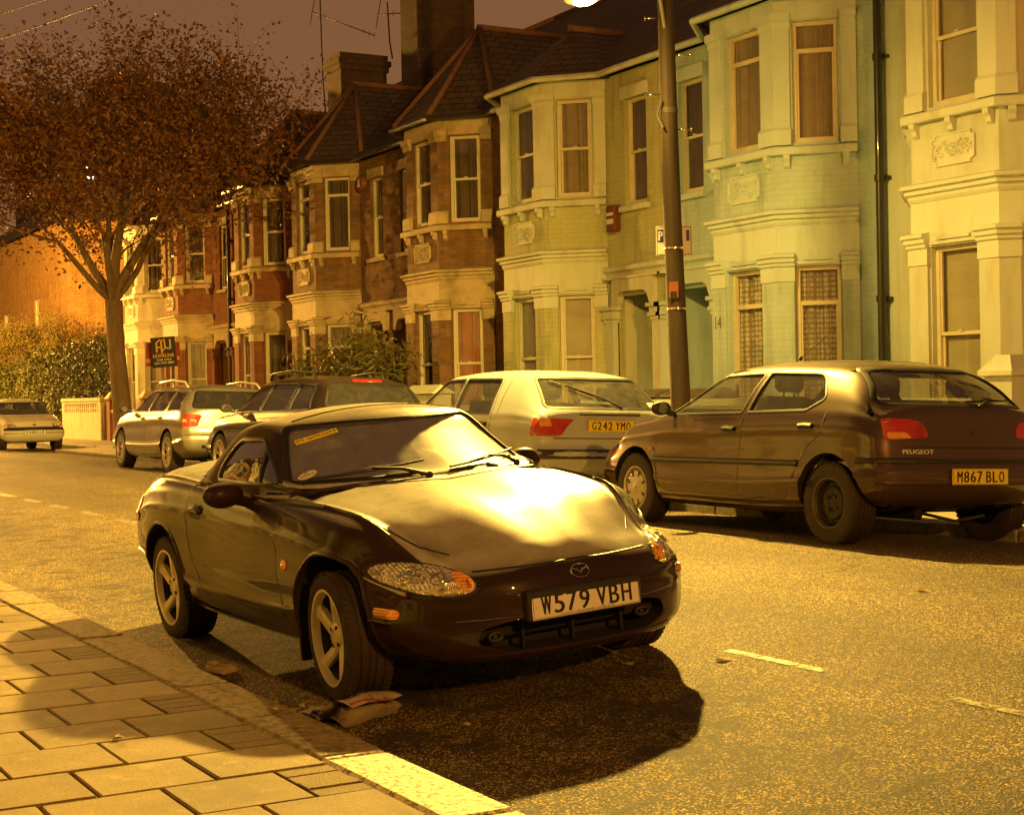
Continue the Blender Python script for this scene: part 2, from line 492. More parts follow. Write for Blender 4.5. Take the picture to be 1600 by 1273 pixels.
def patch(mb, S, poly, mode, off=.004, edge=-.006, bulge=0.0, rings=5, step=.03):
    """a smooth patch lying on the shell (its rim tucked into it)"""
    pl = resample(poly, step); n = len(pl)
    cx = sum(p[0] for p in pl)/n; cy = sum(p[1] for p in pl)/n
    vs = []; fs = []
    lv = [(1.0, edge), (.995, off)] + [(1-(k+1)/rings, off+bulge*(1-(1-(k+1)/rings)**2)) for k in range(rings-1)]
    for sc, of in lv:
        for p in pl:
            loc, nr = S.proj(cx+(p[0]-cx)*sc, cy+(p[1]-cy)*sc, mode)
            vs.append(loc+nr*of)
    for i in range(len(lv)-1):
        for j in range(n):
            fs.append((i*n+j, i*n+(j+1) % n, (i+1)*n+(j+1) % n, (i+1)*n+j))
    loc, nr = S.proj(cx, cy, mode); vs.append(loc+nr*(off+bulge)); c = len(vs)-1
    o = (len(lv)-1)*n
    for j in range(n): fs.append((o+j, o+(j+1) % n, c))
    mb.add(vs, fs, True)

def strip(mb, S, line, mode, w=.006, off=.0015, closed=False, step=.03, round_=False):
    """a ribbon lying on the shell along a 2-D line (shut lines, seals, mouldings)"""
    pts = [Vector(p) for p in line]
    q = []
    for i in range(len(pts)-(0 if closed else 1)):
        a, b = pts[i], pts[(i+1) % len(pts)]
        k = max(1, int(math.ceil((b-a).length/step)))
        q += [a.lerp(b, t/k) for t in range(k)]
    if not closed: q.append(pts[-1])
    n = len(q); P = []
    for i in range(n):
        a = q[i-1] if (closed or i > 0) else q[i]; b = q[(i+1) % n] if (closed or i < n-1) else q[i]
        t = (b-a); t = t.normalized() if t.length > 0 else Vector((1, 0))
        nn = Vector((-t.y, t.x))*w/2
        l1, n1 = S.proj(q[i].x-nn.x, q[i].y-nn.y, mode); l2, n2 = S.proj(q[i].x+nn.x, q[i].y+nn.y, mode)
        if round_: P.append([l1-n1*.004, l1.lerp(l2, .12)+n1*off*.8, l1.lerp(l2, .5)+n1*off*1.25, l1.lerp(l2, .88)+n2*off*.8, l2-n2*.004])
        else: P.append([l1-n1*.003, l1+n1*off, l2+n2*off, l2-n2*.003])
    k = len(P[0]); vs = [p for r in P for p in r]; fs = []
    for i in range(n if closed else n-1):
        j = (i+1) % n
        for c in range(k-1): fs.append((i*k+c, j*k+c, j*k+c+1, i*k+c+1))
    mb.add(vs, fs, True)

def tmpobj(me, mats=()):
    o = bpy.data.objects.new('tmp', me); COL.objects.link(o)
    for m in mats: me.materials.append(m)
    return o
def evaluated(o):
    dg = bpy.context.evaluated_depsgraph_get(); dg.update()
    return bpy.data.meshes.new_from_object(o.evaluated_get(dg), preserve_all_data_layers=False, depsgraph=dg)
DBG = []
def carve(me, cutters, paint, S):
    """exact boolean of every cutter (mesh, material), then the uncut shell's normals"""
    r = me
    if not len(r.materials): r.materials.append(paint)
    rj = random.Random(1)
    for ct in cutters:
        cme, cm = ct[0], ct[1]
        cme.materials.append(cm); n0 = len(r.polygons)
        for attempt in range(9):
            o = bpy.data.objects.new('t', r); COL.objects.link(o); c = bpy.data.objects.new('t', cme); COL.objects.link(c)
            j = 1e-5 if attempt == 0 else 8e-4*attempt
            c.location = (rj.uniform(-j, j), rj.uniform(-j, j), rj.uniform(-j, j))
            md = o.modifiers.new('b', 'BOOLEAN'); md.object = c; md.operation = 'DIFFERENCE'; md.solver = 'EXACT'; md.material_mode = 'TRANSFER'
            if attempt % 3 == 1: md.use_hole_tolerant = True
            if attempt % 3 == 2: md.use_self = True; md.use_hole_tolerant = True
            q = evaluated(o)
            bpy.data.objects.remove(o); bpy.data.objects.remove(c)
            ok = len(q.polygons) > n0*.5 and len(q.polygons) != n0
            if ok and len(ct) > 2:
                bv = BVHTree.FromPolygons([v.co for v in q.vertices], [tuple(p.vertices) for p in q.polygons])
                for po, pd in ct[2]:
                    h1 = S.bvh.ray_cast(Vector(po), Vector(pd)); h2 = bv.ray_cast(Vector(po), Vector(pd))
                    if h2[0] is not None and h2[3]-h1[3] < .03: ok = False
            if ok: r = q; DBG.append(attempt); break
        else: print('CUT FAILED', cm.name, n0)

    mats = [m for m in r.materials]
    r.validate()
    for p in r.polygons: p.use_smooth = True
    ln = []
    cache = {}
    cn = [Vector(t.vector) for t in r.corner_normals]
    for p in r.polygons:
        fn = p.normal
        for li in p.loop_indices:
            vi = r.loops[li].vertex_index
            if vi not in cache:
                co = r.vertices[vi].co; loc, nn, i, d = S.bvh.find_nearest(co)
                cache[vi] = (S.normal(co), d if d is not None else 9)
            nn, d = cache[vi]
            if d < .004 and fn.dot(nn) > .6: ln.append(nn[:])
            else: ln.append(fn[:])
    r.normals_split_custom_set(ln)
    return r

def cyl_mesh(c, r, y0, y1, seg=40, sx=1.0):
    mb = MB(); pts = [(c[0]+sx*r*math.cos(2*PI*k/seg), c[1]+r*math.sin(2*PI*k/seg)) for k in range(seg)]
    mb.prism(pts, 'y', y0, y1); me = mb.mesh('cut')
    bm = bmesh.new(); bm.from_mesh(me); bmesh.ops.remove_doubles(bm, verts=bm.verts, dist=1e-5); bmesh.ops.recalc_face_normals(bm, faces=bm.faces); bm.to_mesh(me); bm.free()
    return me
def prism_mesh(pts, axis, a, b):
    mb = MB(); mb.prism(pts, axis, a, b); me = mb.mesh('cut')
    bm = bmesh.new(); bm.from_mesh(me); bmesh.ops.remove_doubles(bm, verts=bm.verts, dist=1e-5); bmesh.ops.recalc_face_normals(bm, faces=bm.faces); bm.to_mesh(me); bm.free()
    return me
def cabin_mesh(poly, wfun):
    """cavity: side polygon (x,z), half width = wfun(z)"""
    n = len(poly); vs = [(x, wfun(z), z) for x, z in poly] + [(x, -wfun(z), z) for x, z in poly]
    fs = [tuple(range(n)), tuple(range(n, 2*n))[::-1]] + [(i, i+n, (i+1) % n+n, (i+1) % n) for i in range(n)]
    me = bpy.data.meshes.new('cab'); me.from_pydata(vs, [], fs)
    bm = bmesh.new(); bm.from_mesh(me); bmesh.ops.recalc_face_normals(bm, faces=bm.faces); bm.to_mesh(me); bm.free()
    return me

def cabin2(poly, wfun, zf):
    """cavity in one piece: upper side polygon (first and last points on the belt line) over a box"""
    n = len(poly); vs = [(x, wfun(z), z) for x, z in poly] + [(x, -wfun(z), z) for x, z in poly]
    a, b = poly[0], poly[-1]; w = wfun(a[1])-.004
    vs += [(a[0], w, zf), (b[0], w, zf), (a[0], -w, zf), (b[0], -w, zf)]; o = 2*n
    fs = [tuple(range(n)), tuple(range(n, 2*n))[::-1]] + [(i, i+n, i+n+1, i+1) for i in range(n-1)]
    fs += [(0, n-1, o+1, o), (n, 2*n-1, o+3, o+2), (0, n, o+2, o), (n-1, 2*n-1, o+3, o+1), (o, o+1, o+3, o+2)]
    me = bpy.data.meshes.new('cab'); me.from_pydata(vs, [], fs)
    bm = bmesh.new(); bm.from_mesh(me); bmesh.ops.recalc_face_normals(bm, faces=bm.faces); bm.to_mesh(me); bm.free()
    return me

def text_geo(txt, w, h, depth=.0015, bold=.0):
    cu = bpy.data.curves.new('t', 'FONT'); cu.body = txt; cu.size = 1; cu.extrude = 0; cu.resolution_u = 3; cu.offset = bold
    o = bpy.data.objects.new('t', cu); COL.objects.link(o)
    me = evaluated(o); bpy.data.objects.remove(o)
    xs = [v.co.x for v in me.vertices]; ys = [v.co.y for v in me.vertices]
    x0, x1, y0, y1 = min(xs), max(xs), min(ys), max(ys)
    vs = [((v.co.x-x0)/(x1-x0)*w-w/2, (v.co.y-y0)/(y1-y0)*h-h/2) for v in me.vertices]
    fs = [tuple(p.vertices) for p in me.polygons]
    return vs, fs
def text_on(mb, txt, w, h, O, U, V, off=.002, bold=0.0, surf=None):
    """lettering as thin raised faces; O centre, U/V plane axes"""
    if bold:   # heavier strokes: the same letters again a hair to each side
        for sgn in (-1, 1): text_on(mb, txt, w, h, Vector(O)+Vector(U).normalized()*sgn*h*.035, U, V, off+sgn*.0001)
    vs, fs = text_geo(txt, w, h)
    O, U, V = Vector(O), Vector(U).normalized(), Vector(V).normalized(); Nn = U.cross(V)
    mb.add([O+U*a+V*b+Nn*off for a, b in vs], fs, False)

def text_surf(mb, S, txt, w, h, a, z, md='B', off=.004):
    """letters along the local tangent of the shell"""
    sg = -1 if md == 'B' else 1
    p, n = S.proj(a, z, md); p1, _ = S.proj(a-sg*w/2, z, md); p2, _ = S.proj(a+sg*w/2, z, md); p3, _ = S.proj(a, z+h, md)
    U = (p2-p1).normalized(); V = (p3-p).normalized(); V = (V-U*U.dot(V)).normalized()
    text_on(mb, txt, w, h, (p+(p1+p2)/2)/2, U, V, off, bold=.02)
def number_plate(parent, txt, O, U, V, yellow, w=.52, h=.111, small=None):
    O, U, V = Vector(O), Vector(U).normalized(), Vector(V).normalized(); Nn = U.cross(V)
    mb = MB(); mb.obox(O, (w/2, h/2, .004), (U, V, Nn), .002)
    p = mb.build('number_plate', M['plate_y'] if yellow else M['plate_w'], parent)
    t = MB(); ks = h/.111; cwid = {' ': .033, '1': .022}; tot = sum(cwid.get(c, .050) for c in txt)*ks+.011*ks*(len(txt)-1-2*txt.count(' ')); cx = -tot/2; prev = ' '
    for c in txt:   # plate characters stand in equal cells
        wd = cwid.get(c, .050)*ks
        if prev != ' ' and c != ' ': cx += .011*ks
        if c != ' ':
            ii = .76 if c in 'I' else 1
            for q, s_ in enumerate((-1, 0, 1)): text_on(t, c, wd*.90, .077*ks, O+U*(cx+wd/2+s_*.0024*ks), U, V, .0055+q*.0001)
        cx += wd; prev = c
    for s in (-1, 1):
        for q, hh in ((1, .0012),):
            t.obox(O+V*s*(h/2-.005)+Nn*.0045, (w/2-.006, .0009, .0006), (U, V, Nn))
            t.obox(O+U*s*(w/2-.005)+Nn*.0045, (.0009, h/2-.006, .0006), (U, V, Nn))
    t.build('lettering', M['ink'], p, fix=False)
    if small:
        t = MB(); text_on(t, small, w*.5, h*.05, O-V*h*.40, U, V, .0055); t.build('lettering', M['ink'], p, fix=False)
    t = MB()
    for s in (-1, 1): t.ball(O+U*s*w*.46+Nn*.004, .007, 10, 6)
    t.build('screw', M['plate_w'] if not yellow else M['plate_y'], p)
    return p

def wheel(parent, x, y, r, rr, w, style, side, steer=0.0):
    """side +1: outer face looks to +y. wheel > tyre, rim"""
    e = sub('wheel', parent, (x, y, r), (0, 0, steer))
    s = side
    t = MB()
    prof = [(rr-.004, -.5), (rr+.012, -.52), (r*.86, -.53), (r*.955, -.50), (r*.985, -.44)]
    g = [(-.40, 1), (-.30, 1), (-.29, .975), (-.25, .975), (-.24, 1), (-.10, 1), (-.09, .975), (-.04, .975), (-.03, 1), (.05, 1), (.06, .975), (.10, .975), (.11, 1), (.25, 1), (.26, .975), (.30, .975), (.31, 1), (.40, 1)]
    prof += [(r*k, a) for a, k in g] + [(r*.985, .44), (r*.955, .50), (r*.86, .53), (rr+.012, .52), (rr-.004, .5)]
    t.lathe([(a, b*w*s) for a, b in prof], 56)
    # tread blocks
    for k in range(56):
        a = 2*PI*k/56
        for yo in (-.42, .42):
            c = Vector((math.cos(a)*r*.992, yo*w, math.sin(a)*r*.992))
            t.obox(c, (.0055, .07*w, r*.034), (Vector((math.cos(a), 0, math.sin(a))), Vector((0, 1, 0)), Vector((-math.sin(a), 0, math.cos(a)))))
    t.build('tyre', M['tyre'], e)
    m = MB(); o = .5*w*s
    # barrel and lip
    m.lathe([(rr, o*1.0), (rr+.006, o*1.06), (rr-.006, o*1.06), (rr-.014, o*.85), (rr-.016, o*.70)], 56)
    dk = MB(); dk.lathe([(rr-.017, o*.71), (rr-.034, o*.30), (rr-.036, -o*.88), (rr*.5, -o*.5), (.02, -o*.4)], 40); dk.lathe([(rr*.66, o*.02), (rr*.66, -o*.1), (.02, -o*.1)], 32); dk.build('shaded_wheel_back', M['under'], e)  # barrel and disc near-black, painting the shade behind the spokes
    def spoke(a, r0, r1, w0, w1, y0, y1, th=.03, tw=0.0, n=7):
        vs = []; fs = []
        for i in range(n):
            u = i/(n-1); rad = r0+(r1-r0)*u; ww = (w0+(w1-w0)*u*u)/2
            yy = y0+(y1-y0)*u - s*.012*math.sin(u*PI)*0
            aa = a+tw*math.sin(u*PI*.5)
            d = Vector((math.cos(aa), 0, math.sin(aa))); q = Vector((-math.sin(aa), 0, math.cos(aa)))
            c = d*rad
            for (f, g_) in ((-1, -th), (-1, -.006), (-.6, .004), (.6, .004), (1, -.006), (1, -th)):
                p = c+q*ww*f; vs.append((p.x, yy+s*g_, p.z))
        for i in range(n-1):
            for c in range(5): fs.append((i*6+c, i*6+c+1, (i+1)*6+c+1, (i+1)*6+c))
            fs.append((i*6+5, i*6, (i+1)*6, (i+1)*6+5))
        m.add(vs, fs, True)
    mat = M['alloy']
    if style == 'five':
        for k in range(5): spoke(PI/2+.12+k*2*PI/5, .045, rr-.012, .056, .060, o*.60, o*.84, .030, -.30, 9)
        for k in range(5):
            a = PI/2-.18+k*2*PI/5
            spoke(a, rr-.028, rr-.008, .07, .11, o*.80, o*.88, .02, 0, 4)
        m.lathe([(.062, o*.35), (.064, o*.62), (.052, o*.72), (.034, o*.74), (.031, o*.69), (.001, o*.69)], 24)
        hm = MB()
        for k in range(4):
            a = PI/4+k*PI/2+.2; hm.lathe([(.0001, o*.75), (.009, o*.75), (.0105, o*.62)], 10, (.049*math.cos(a), 0, .049*math.sin(a)))
    elif style == 'ten':
        mat = M['alloy_bright']
        for k in range(10): spoke(PI/2+k*2*PI/10, .05, rr-.01, .03, .034, o*.7, o*.86, .03, 0, 5)
        m.lathe([(.07, o*.3), (.07, o*.72), (.05, o*.8), (.001, o*.8)], 24)
        hm = MB()
        for k in range(5):
            a = k*2*PI/5; hm.lathe([(.0001, o*.8), (.009, o*.8), (.0105, o*.62)], 8, (.05*math.cos(a), 0, .05*math.sin(a)))
    elif style == 'steel':
        mat = M['steel']
        m.lathe([(rr-.03, o*.75), (rr*.86, o*.45), (rr*.70, o*.40), (rr*.62, o*.62), (rr*.42, o*.72), (rr*.30, o*.55), (rr*.24, o*.60), (.001, o*.60)], 40)
        hm = MB()
        for k in range(4):
            a = .6+k*PI/2; hm.lathe([(.0001, o*.82), (.011, o*.82), (.013, o*.5)], 8, (rr*.34*math.cos(a), 0, rr*.34*math.sin(a)))
        for k in range(8):
            a = k*PI/4; hm.lathe([(.0001, o*.53), (.014, o*.53)], 8, (rr*.78*math.cos(a), 0, rr*.78*math.sin(a)))
    else:  # cover: scalloped disc with a cut rim
        mat = M['hubcover']
        n = 72; vs = []; fs = []
        lv = [(.93, .70), (.80, .95), (.66, 1.0), (.36, .92), (.2, 1.0), (.05, 1.0)]
        for q, (k_, yy) in enumerate(lv):
            for j in range(n):
                a = 2*PI*j/n
                sc = 1-.10*max(0, math.cos(a*8))**2 if q == 0 else 1
                vs.append((rr*k_*sc*math.cos(a), o*yy, rr*k_*sc*math.sin(a)))
        for q in range(len(lv)-1):
            for j in range(n): fs.append((q*n+j, q*n+(j+1) % n, (q+1)*n+(j+1) % n, (q+1)*n+j))
        m.add(vs, fs, True)
        hm = MB()
        for k in range(8):
            a = (k+.5)*PI/4; hm.obox((rr*.72*math.cos(a), o*1.0, rr*.72*math.sin(a)), (.024, .003, .009), (Vector((math.cos(a), 0, math.sin(a))), Vector((0, 1, 0)), Vector((-math.sin(a), 0, math.cos(a)))))
    ro = m.build('rim', mat, e)
    hm.build('wheel_bolt', M['black'] if style != 'ten' else M['alloy_bright'], ro)
    return e

def seats(parent, xf, y, zf, zb, rear=None, hr=True):
    for s in (-1, 1):
        m = MB()
        m.box(xf-.25, xf+.25, s*y-.24, s*y+.24, zf-.14, zf, .05)
        prof = [(-.27, 0), (-.20, -.02), (-.33, .55), (-.44, .53), (-.36, 0)]
        m.prism([(xf+a, zf+b) for a, b in prof], 'y', s*y-.23, s*y+.23)
        if hr:
            m.box(xf-.47, xf-.37, s*y-.13, s*y+.13, zf+.58, zf+.76, .035)
            for q in (-.05, .05): m.tube([(xf-.41, s*y+q, zf+.5), (xf-.42, s*y+q, zf+.62)], .007, 6)
        m.build('seat', M['seat'], parent)
    if rear:
        m = MB(); m.box(rear, rear+.5, -.6, .6, zf-.12, zf, .04)
        m.prism([(rear, zf-.02), (rear+.1, zf-.02), (rear-.10, zf+.52), (rear-.2, zf+.5)], 'y', -.6, .6)
        for s in (-.35, .35): m.box(rear-.23, rear-.14, s-.12, s+.12, zf+.54, zf+.68, .03)
        m.build('rear_bench', M['seat'], parent)
def steering(parent, x, y, z, r=.185):
    m = MB(); n = 28; pts = []
    ax = Vector((-.9, 0, .42)).normalized(); u = Vector((0, 1, 0)); v = ax.cross(u)
    c = Vector((x, y, z))
    pts = [c+(u*math.cos(2*PI*k/n)+v*math.sin(2*PI*k/n))*r for k in range(n+1)]
    m.tube(pts, .014, 8, caps=False)
    for a in (0, PI, -PI/2):
        m.tube([c, c+(u*math.cos(a)+v*math.sin(a))*r], .014, 6)
    m.ball(c, .055, 12, 8); m.tube([c, c-ax*.3], .03, 8)
    m.build('steering_wheel', M['plastic'], parent)
def mirror(parent, p, s, mat, sc=1.0, fwd=1):
    """door mirror shell with its glass; p at the mirror's inner foot"""
    m = MB(); x, y, z = p
    m.ball((x, y+s*.13*sc, z+.055*sc), .1*sc, 16, 10, (.62, 1.12, .70))
    m.tube([(x-.02, y-s*.02, z), (x, y+s*.06*sc, z+.03*sc)], [.03*sc, .035*sc], 8)
    for i, v in enumerate(m.v):
        if v[0] < x-.035*sc: m.v[i] = (x-.035*sc, v[1], v[2])
    o = m.build('door_mirror', mat, parent)
    g = MB(); g.lathe([(.0001, x-.0365*sc), (.052*sc, x-.0365*sc)], 20, (0, y+s*.13*sc, z+.055*sc), 'x')
    g.build('mirror_glass', M['chrome'], o)
def wiper(parent, S, a, b, mode, piv):
    """blade along a->b on the glass, arm from the pivot"""
    m = MB(); n = 8; pts = []
    for i in range(n+1):
        t = i/n; l, nr = S.proj(a[0]+(b[0]-a[0])*t, a[1]+(b[1]-a[1])*t, mode); pts.append(l+nr*.012)
    m.tube(pts, .006, 6)
    mid, nr = S.proj((a[0]+b[0])/2, (a[1]+b[1])/2, mode); pv, n2 = S.proj(piv[0], piv[1], mode)
    m.tube([pv+n2*.012, pv.lerp(mid, .5)+n2*.035, mid+nr*.024], [.012, .009, .006], 6)
    m.tube([pts[2]+nr*.004, mid+nr*.024, pts[-3]+nr*.004], .004, 5)
    m.ball(pv+n2*.01, .018, 10, 6)
    m.build('wiper', M['black'], parent)

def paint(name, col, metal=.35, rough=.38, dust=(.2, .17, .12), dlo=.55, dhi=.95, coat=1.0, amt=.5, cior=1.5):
    """car paint: clear coat, paler on what faces up: road dust, and on the roadster a painted dew sheen"""
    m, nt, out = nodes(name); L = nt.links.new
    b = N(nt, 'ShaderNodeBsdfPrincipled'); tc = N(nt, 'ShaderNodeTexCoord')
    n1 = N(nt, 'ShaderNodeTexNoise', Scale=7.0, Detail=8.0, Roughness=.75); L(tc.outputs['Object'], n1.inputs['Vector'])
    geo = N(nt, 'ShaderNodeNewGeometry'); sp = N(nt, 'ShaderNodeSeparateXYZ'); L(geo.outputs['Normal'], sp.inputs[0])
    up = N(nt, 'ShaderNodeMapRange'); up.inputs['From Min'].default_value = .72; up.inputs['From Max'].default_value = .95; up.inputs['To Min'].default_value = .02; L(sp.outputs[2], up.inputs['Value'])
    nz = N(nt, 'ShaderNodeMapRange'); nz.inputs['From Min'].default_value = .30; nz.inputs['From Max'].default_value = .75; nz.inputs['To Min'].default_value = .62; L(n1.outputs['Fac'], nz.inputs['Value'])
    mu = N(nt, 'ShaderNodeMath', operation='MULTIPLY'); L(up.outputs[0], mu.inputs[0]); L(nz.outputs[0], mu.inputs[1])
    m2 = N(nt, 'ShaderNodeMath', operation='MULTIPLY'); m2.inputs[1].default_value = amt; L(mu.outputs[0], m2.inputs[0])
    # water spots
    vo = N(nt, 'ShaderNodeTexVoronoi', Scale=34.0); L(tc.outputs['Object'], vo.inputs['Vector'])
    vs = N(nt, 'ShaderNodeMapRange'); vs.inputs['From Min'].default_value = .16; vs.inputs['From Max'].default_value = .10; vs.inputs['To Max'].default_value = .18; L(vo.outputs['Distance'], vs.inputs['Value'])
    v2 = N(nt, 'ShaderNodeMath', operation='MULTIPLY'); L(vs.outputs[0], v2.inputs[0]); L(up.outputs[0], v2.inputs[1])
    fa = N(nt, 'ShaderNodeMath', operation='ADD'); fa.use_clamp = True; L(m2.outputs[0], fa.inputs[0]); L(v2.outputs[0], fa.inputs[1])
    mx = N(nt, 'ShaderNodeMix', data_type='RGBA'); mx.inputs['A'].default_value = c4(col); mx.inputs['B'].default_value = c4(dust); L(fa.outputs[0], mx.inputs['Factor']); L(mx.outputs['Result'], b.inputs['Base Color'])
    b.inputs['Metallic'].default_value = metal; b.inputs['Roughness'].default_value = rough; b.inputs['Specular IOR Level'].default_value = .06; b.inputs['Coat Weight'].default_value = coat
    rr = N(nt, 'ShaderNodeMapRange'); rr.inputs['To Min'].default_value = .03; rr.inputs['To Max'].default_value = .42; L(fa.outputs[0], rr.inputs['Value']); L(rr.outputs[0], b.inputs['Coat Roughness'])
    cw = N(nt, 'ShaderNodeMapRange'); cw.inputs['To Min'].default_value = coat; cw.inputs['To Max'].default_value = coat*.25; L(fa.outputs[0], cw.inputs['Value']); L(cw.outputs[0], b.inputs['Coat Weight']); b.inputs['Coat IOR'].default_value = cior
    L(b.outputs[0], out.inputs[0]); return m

def make_body(parent, name, paintm, stn, rad, bow, ax, ar, hw, cab=None, wfun=None, side=(), scr=(), front=None, rear=None, aw=.34, archin=.47, split=None, dz=0.0, step=.045):
    """shell with wheel arches, cabin cavity and window openings. Returns (object, Surf)"""
    me = loft(stn, rad, bow, front=front, rear=rear, step=step)
    S = Surf(me)
    cut = []
    for x in ax:
        for s in (-1, 1):
            cut.append((cyl_mesh((x, ar[1]), ar[0], s*archin, s*1.2), M['under']))
    if cab: cut.append((cabin_mesh(cab, wfun), M['plastic']))
    for poly in side: cut.append((prism_mesh(poly, 'y', -1.3, 1.3), M['black']))
    for poly, x0, x1 in scr: cut.append((prism_mesh(poly, 'x', x0, x1), M['black']))
    r = carve(me, cut, paintm, S)
    return r, S
def sec(zb, yb, yl, zl, yw, zw, ys, zs, yr, zr, zt):
    return [(0, zb), (yb, zb), (yl, zl), (yw, zw), (ys, zs), (yr, zr), (0, zt)]

def windows(t, S, sides, fronts, gm, seal=.022, modes=('L', 'R')):
    """glass panes with rubber seals. sides: list of polys (x,z); fronts: (poly, mode, glass)"""
    for poly in sides:
        for md in modes:
            m = MB(); patch(m, S, poly, md, off=-.010, edge=-.012, rings=4, step=.06)
            g = m.build('side_window', gm, t)
            m = MB(); strip(m, S, poly, md, w=seal, off=.004, closed=True, step=.05, round_=True)
            m.build('window_seal', M['black'], g)
    for poly, md, gl, nm in fronts:
        m = MB(); patch(m, S, poly, md, off=-.008, edge=-.010, rings=8, step=.05)
        g = m.build(nm, gl, t)
        m = MB(); strip(m, S, poly, md, w=seal*1.3, off=.005, closed=True, step=.05, round_=True)
        m.build('window_seal', M['black'], g)

def lines(t, S, ls, name='shut_line', w=.007, mat=None, off=.0012, modes=('L', 'R')):
    for ln in ls:
        for md in modes:
            m = MB(); strip(m, S, ln, md, w=w, off=off, step=.04)
            m.build(name, mat or M['black'], t, fix=False)

def handle(t, S, x, z, mat, modes=('L', 'R'), w=.15, h=.045):
    for md in modes:
        m = MB(); patch(m, S, rpoly([(x-w/2-.012, z-h/2-.01), (x+w/2+.012, z-h/2-.01), (x+w/2+.012, z+h/2+.01), (x-w/2-.012, z+h/2+.01)], .02), md, off=.002, rings=3)
        b = m.build('handle_recess', M['black'], t)
        m = MB(); strip(m, S, [(x-w/2, z+h*.15), (x, z+h*.25), (x+w/2, z+h*.15)], md, w=h*.8, off=.020, round_=True)
        m.build('door_handle', mat, b)

def lamp_patch(t, S, name, pieces, modes, ringm=None):
    """pieces: list of (poly, material, off, bulge)"""
    for md, sg in modes:
        par = None
        for poly, mt, off, bu in pieces:
            pl = [(p[0]*sg, p[1]) if md in ('F', 'B') else p for p in poly]
            m = MB(); patch(m, S, pl, md, off=off, edge=-.008, bulge=bu, rings=5, step=.02)
            o = m.build(name if par is None else 'lens', mt, par or t)
            if par is None: par = o

def plate_at(t, S, x, z, md, txt, yellow, w=.52, h=.111, small=None, tilt=0.0, out=.015):
    l, n = S.proj(x, z, md)
    sg = 1 if md == 'F' else -1
    Nn = Vector((sg*math.cos(tilt), 0, math.sin(tilt)))
    U = Vector((0, sg, 0)); V = Nn.cross(U)
    return number_plate(t, txt, l+Nn*out, U, V, yellow, w, h, small)

# ---------------------------------------------------------------- hatchbacks and estates
def squash(sp, k, z0=.92):
    f = lambda z: z0+(z-z0)*k if z > z0 else z
    sp['stn'] = [(x, [(a, f(b)) for a, b in q]) for x, q in sp['stn']]
    sp['side'] = [[(a, f(b)) for a, b in w] for w in sp['side']]
    sp['scr'] = [([(a, f(b)) for a, b in w[0]],)+tuple(w[1:]) for w in sp['scr']]
    sp['cab'] = [([(a, f(b)) for a, b in sp['cab'][0][0]], sp['cab'][0][1])]
    return sp
def build_car(nm, label, group, loc, rz, roll, sp):
    if 'sq' in sp: squash(sp, sp['sq'])
    t = thing(nm, label, sp.get('cat', 'car'), loc, 0, group)
    t.rotation_euler = (roll, 0, rz)
    me, S = make_body(t, 'body', sp['paint'], sp['stn'], sp['rad'], sp['bow'], sp['ax'], (sp['arch'], sp['wr']+.015), sp['hw'],
                      side=sp['cutside'], scr=sp['cutscr'], front=sp.get('front'), rear=sp.get('rear'), archin=sp['hw']-.34, cab=None, step=sp.get('step', .05)) if False else (None, None)
    me0 = loft(sp['stn'], sp['rad'], sp['bow'], front=sp.get('front'), rear=sp.get('rear'), step=sp.get('step', .05))
    S = Surf(me0)
    cut = []
    for x in sp['ax']:
        for s in (-1, 1): cut.append((cyl_mesh((x, sp['wr']+.012), sp['arch'], s*(sp['hw']-.30), s*1.3), M['under']))
    cut.append((cabin2(sp['cab'][0][0], sp['cab'][0][1], .45), M['plastic']))
    for poly in sp['side']: cut.append((prism_mesh(poly, 'y', -1.3, 1.3), M['black'], probe(poly, 'L')))
    for poly, md, gl, n_, x0, x1 in sp['scr']: cut.append((prism_mesh(poly, 'x', x0, x1), M['black'], probe(poly, md)))
    body = link('body', carve(me0, cut, sp['paint'], S), [], t)
    windows(t, S, sp['side'], [(p, md, gl, n_) for p, md, gl, n_, a, b in sp['scr']], sp.get('glass', M['carglass']))
    tw = sp['tw']
    for i, x in enumerate(sp['ax']):
        for s in (-1, 1):
            st = sp['styles'][i] if not isinstance(sp['styles'][i], tuple) else sp['styles'][i][0 if s > 0 else 1]
            wheel(t, x, s*tw, sp['wr'], sp['rr'], sp.get('ww', .185), st, s, sp.get('steer', 0) if x > 0 else 0)
    # undertray joining the wheel wells
    m = MB(); m.box(sp['ax'][1]-.1, sp['ax'][0]+.1, -.5, .5, .22, .34, .02)
    for x in sp['ax']: m.tube([(x, -tw+.08, sp['wr']), (x, tw-.08, sp['wr'])], .035, 8)
    m.tube([(-.2, .25, .2), (sp['ax'][1]-.35, .3, .22), (sp['stn'][0][0]+.25, .35, .22)], .035, 8)
    m.build('underbody', M['under'], t)
    seats(t, *sp['seats'])
    steering(t, *sp['wheelpos'])
    m = MB(); m.box(sp['dash'][0], sp['dash'][1], -.62, .62, sp['dash'][2]-.2, sp['dash'][2], .05)
    m.build('dashboard', M['plastic'], t)
    lines(t, S, sp['shut'])
    for ln, mt, w, off in sp.get('mould', []): lines(t, S, [ln], 'side_moulding', w, mt, off)
    for ln, md, mt, w, off, n_ in sp.get('band', []):
        m = MB(); strip(m, S, ln, md, w=w, off=off, step=.04, round_=off > .004); m.build(n_, mt, t)
    for x, z in sp['handles']: handle(t, S, x, z, sp.get('hmat', M['plastic']))
    if 'hood' in sp:
        for ln in sp['hood']: m = MB(); strip(m, S, ln, 'T', w=.008, off=.001, step=.04); m.build('shut_line', M['black'], t, fix=False)
    for x, y, z in sp['mirrors']:
        for s in (-1, 1): mirror(t, (x, s*y, z), s, sp.get('mmat', sp['paint']), .85)
    return t, S

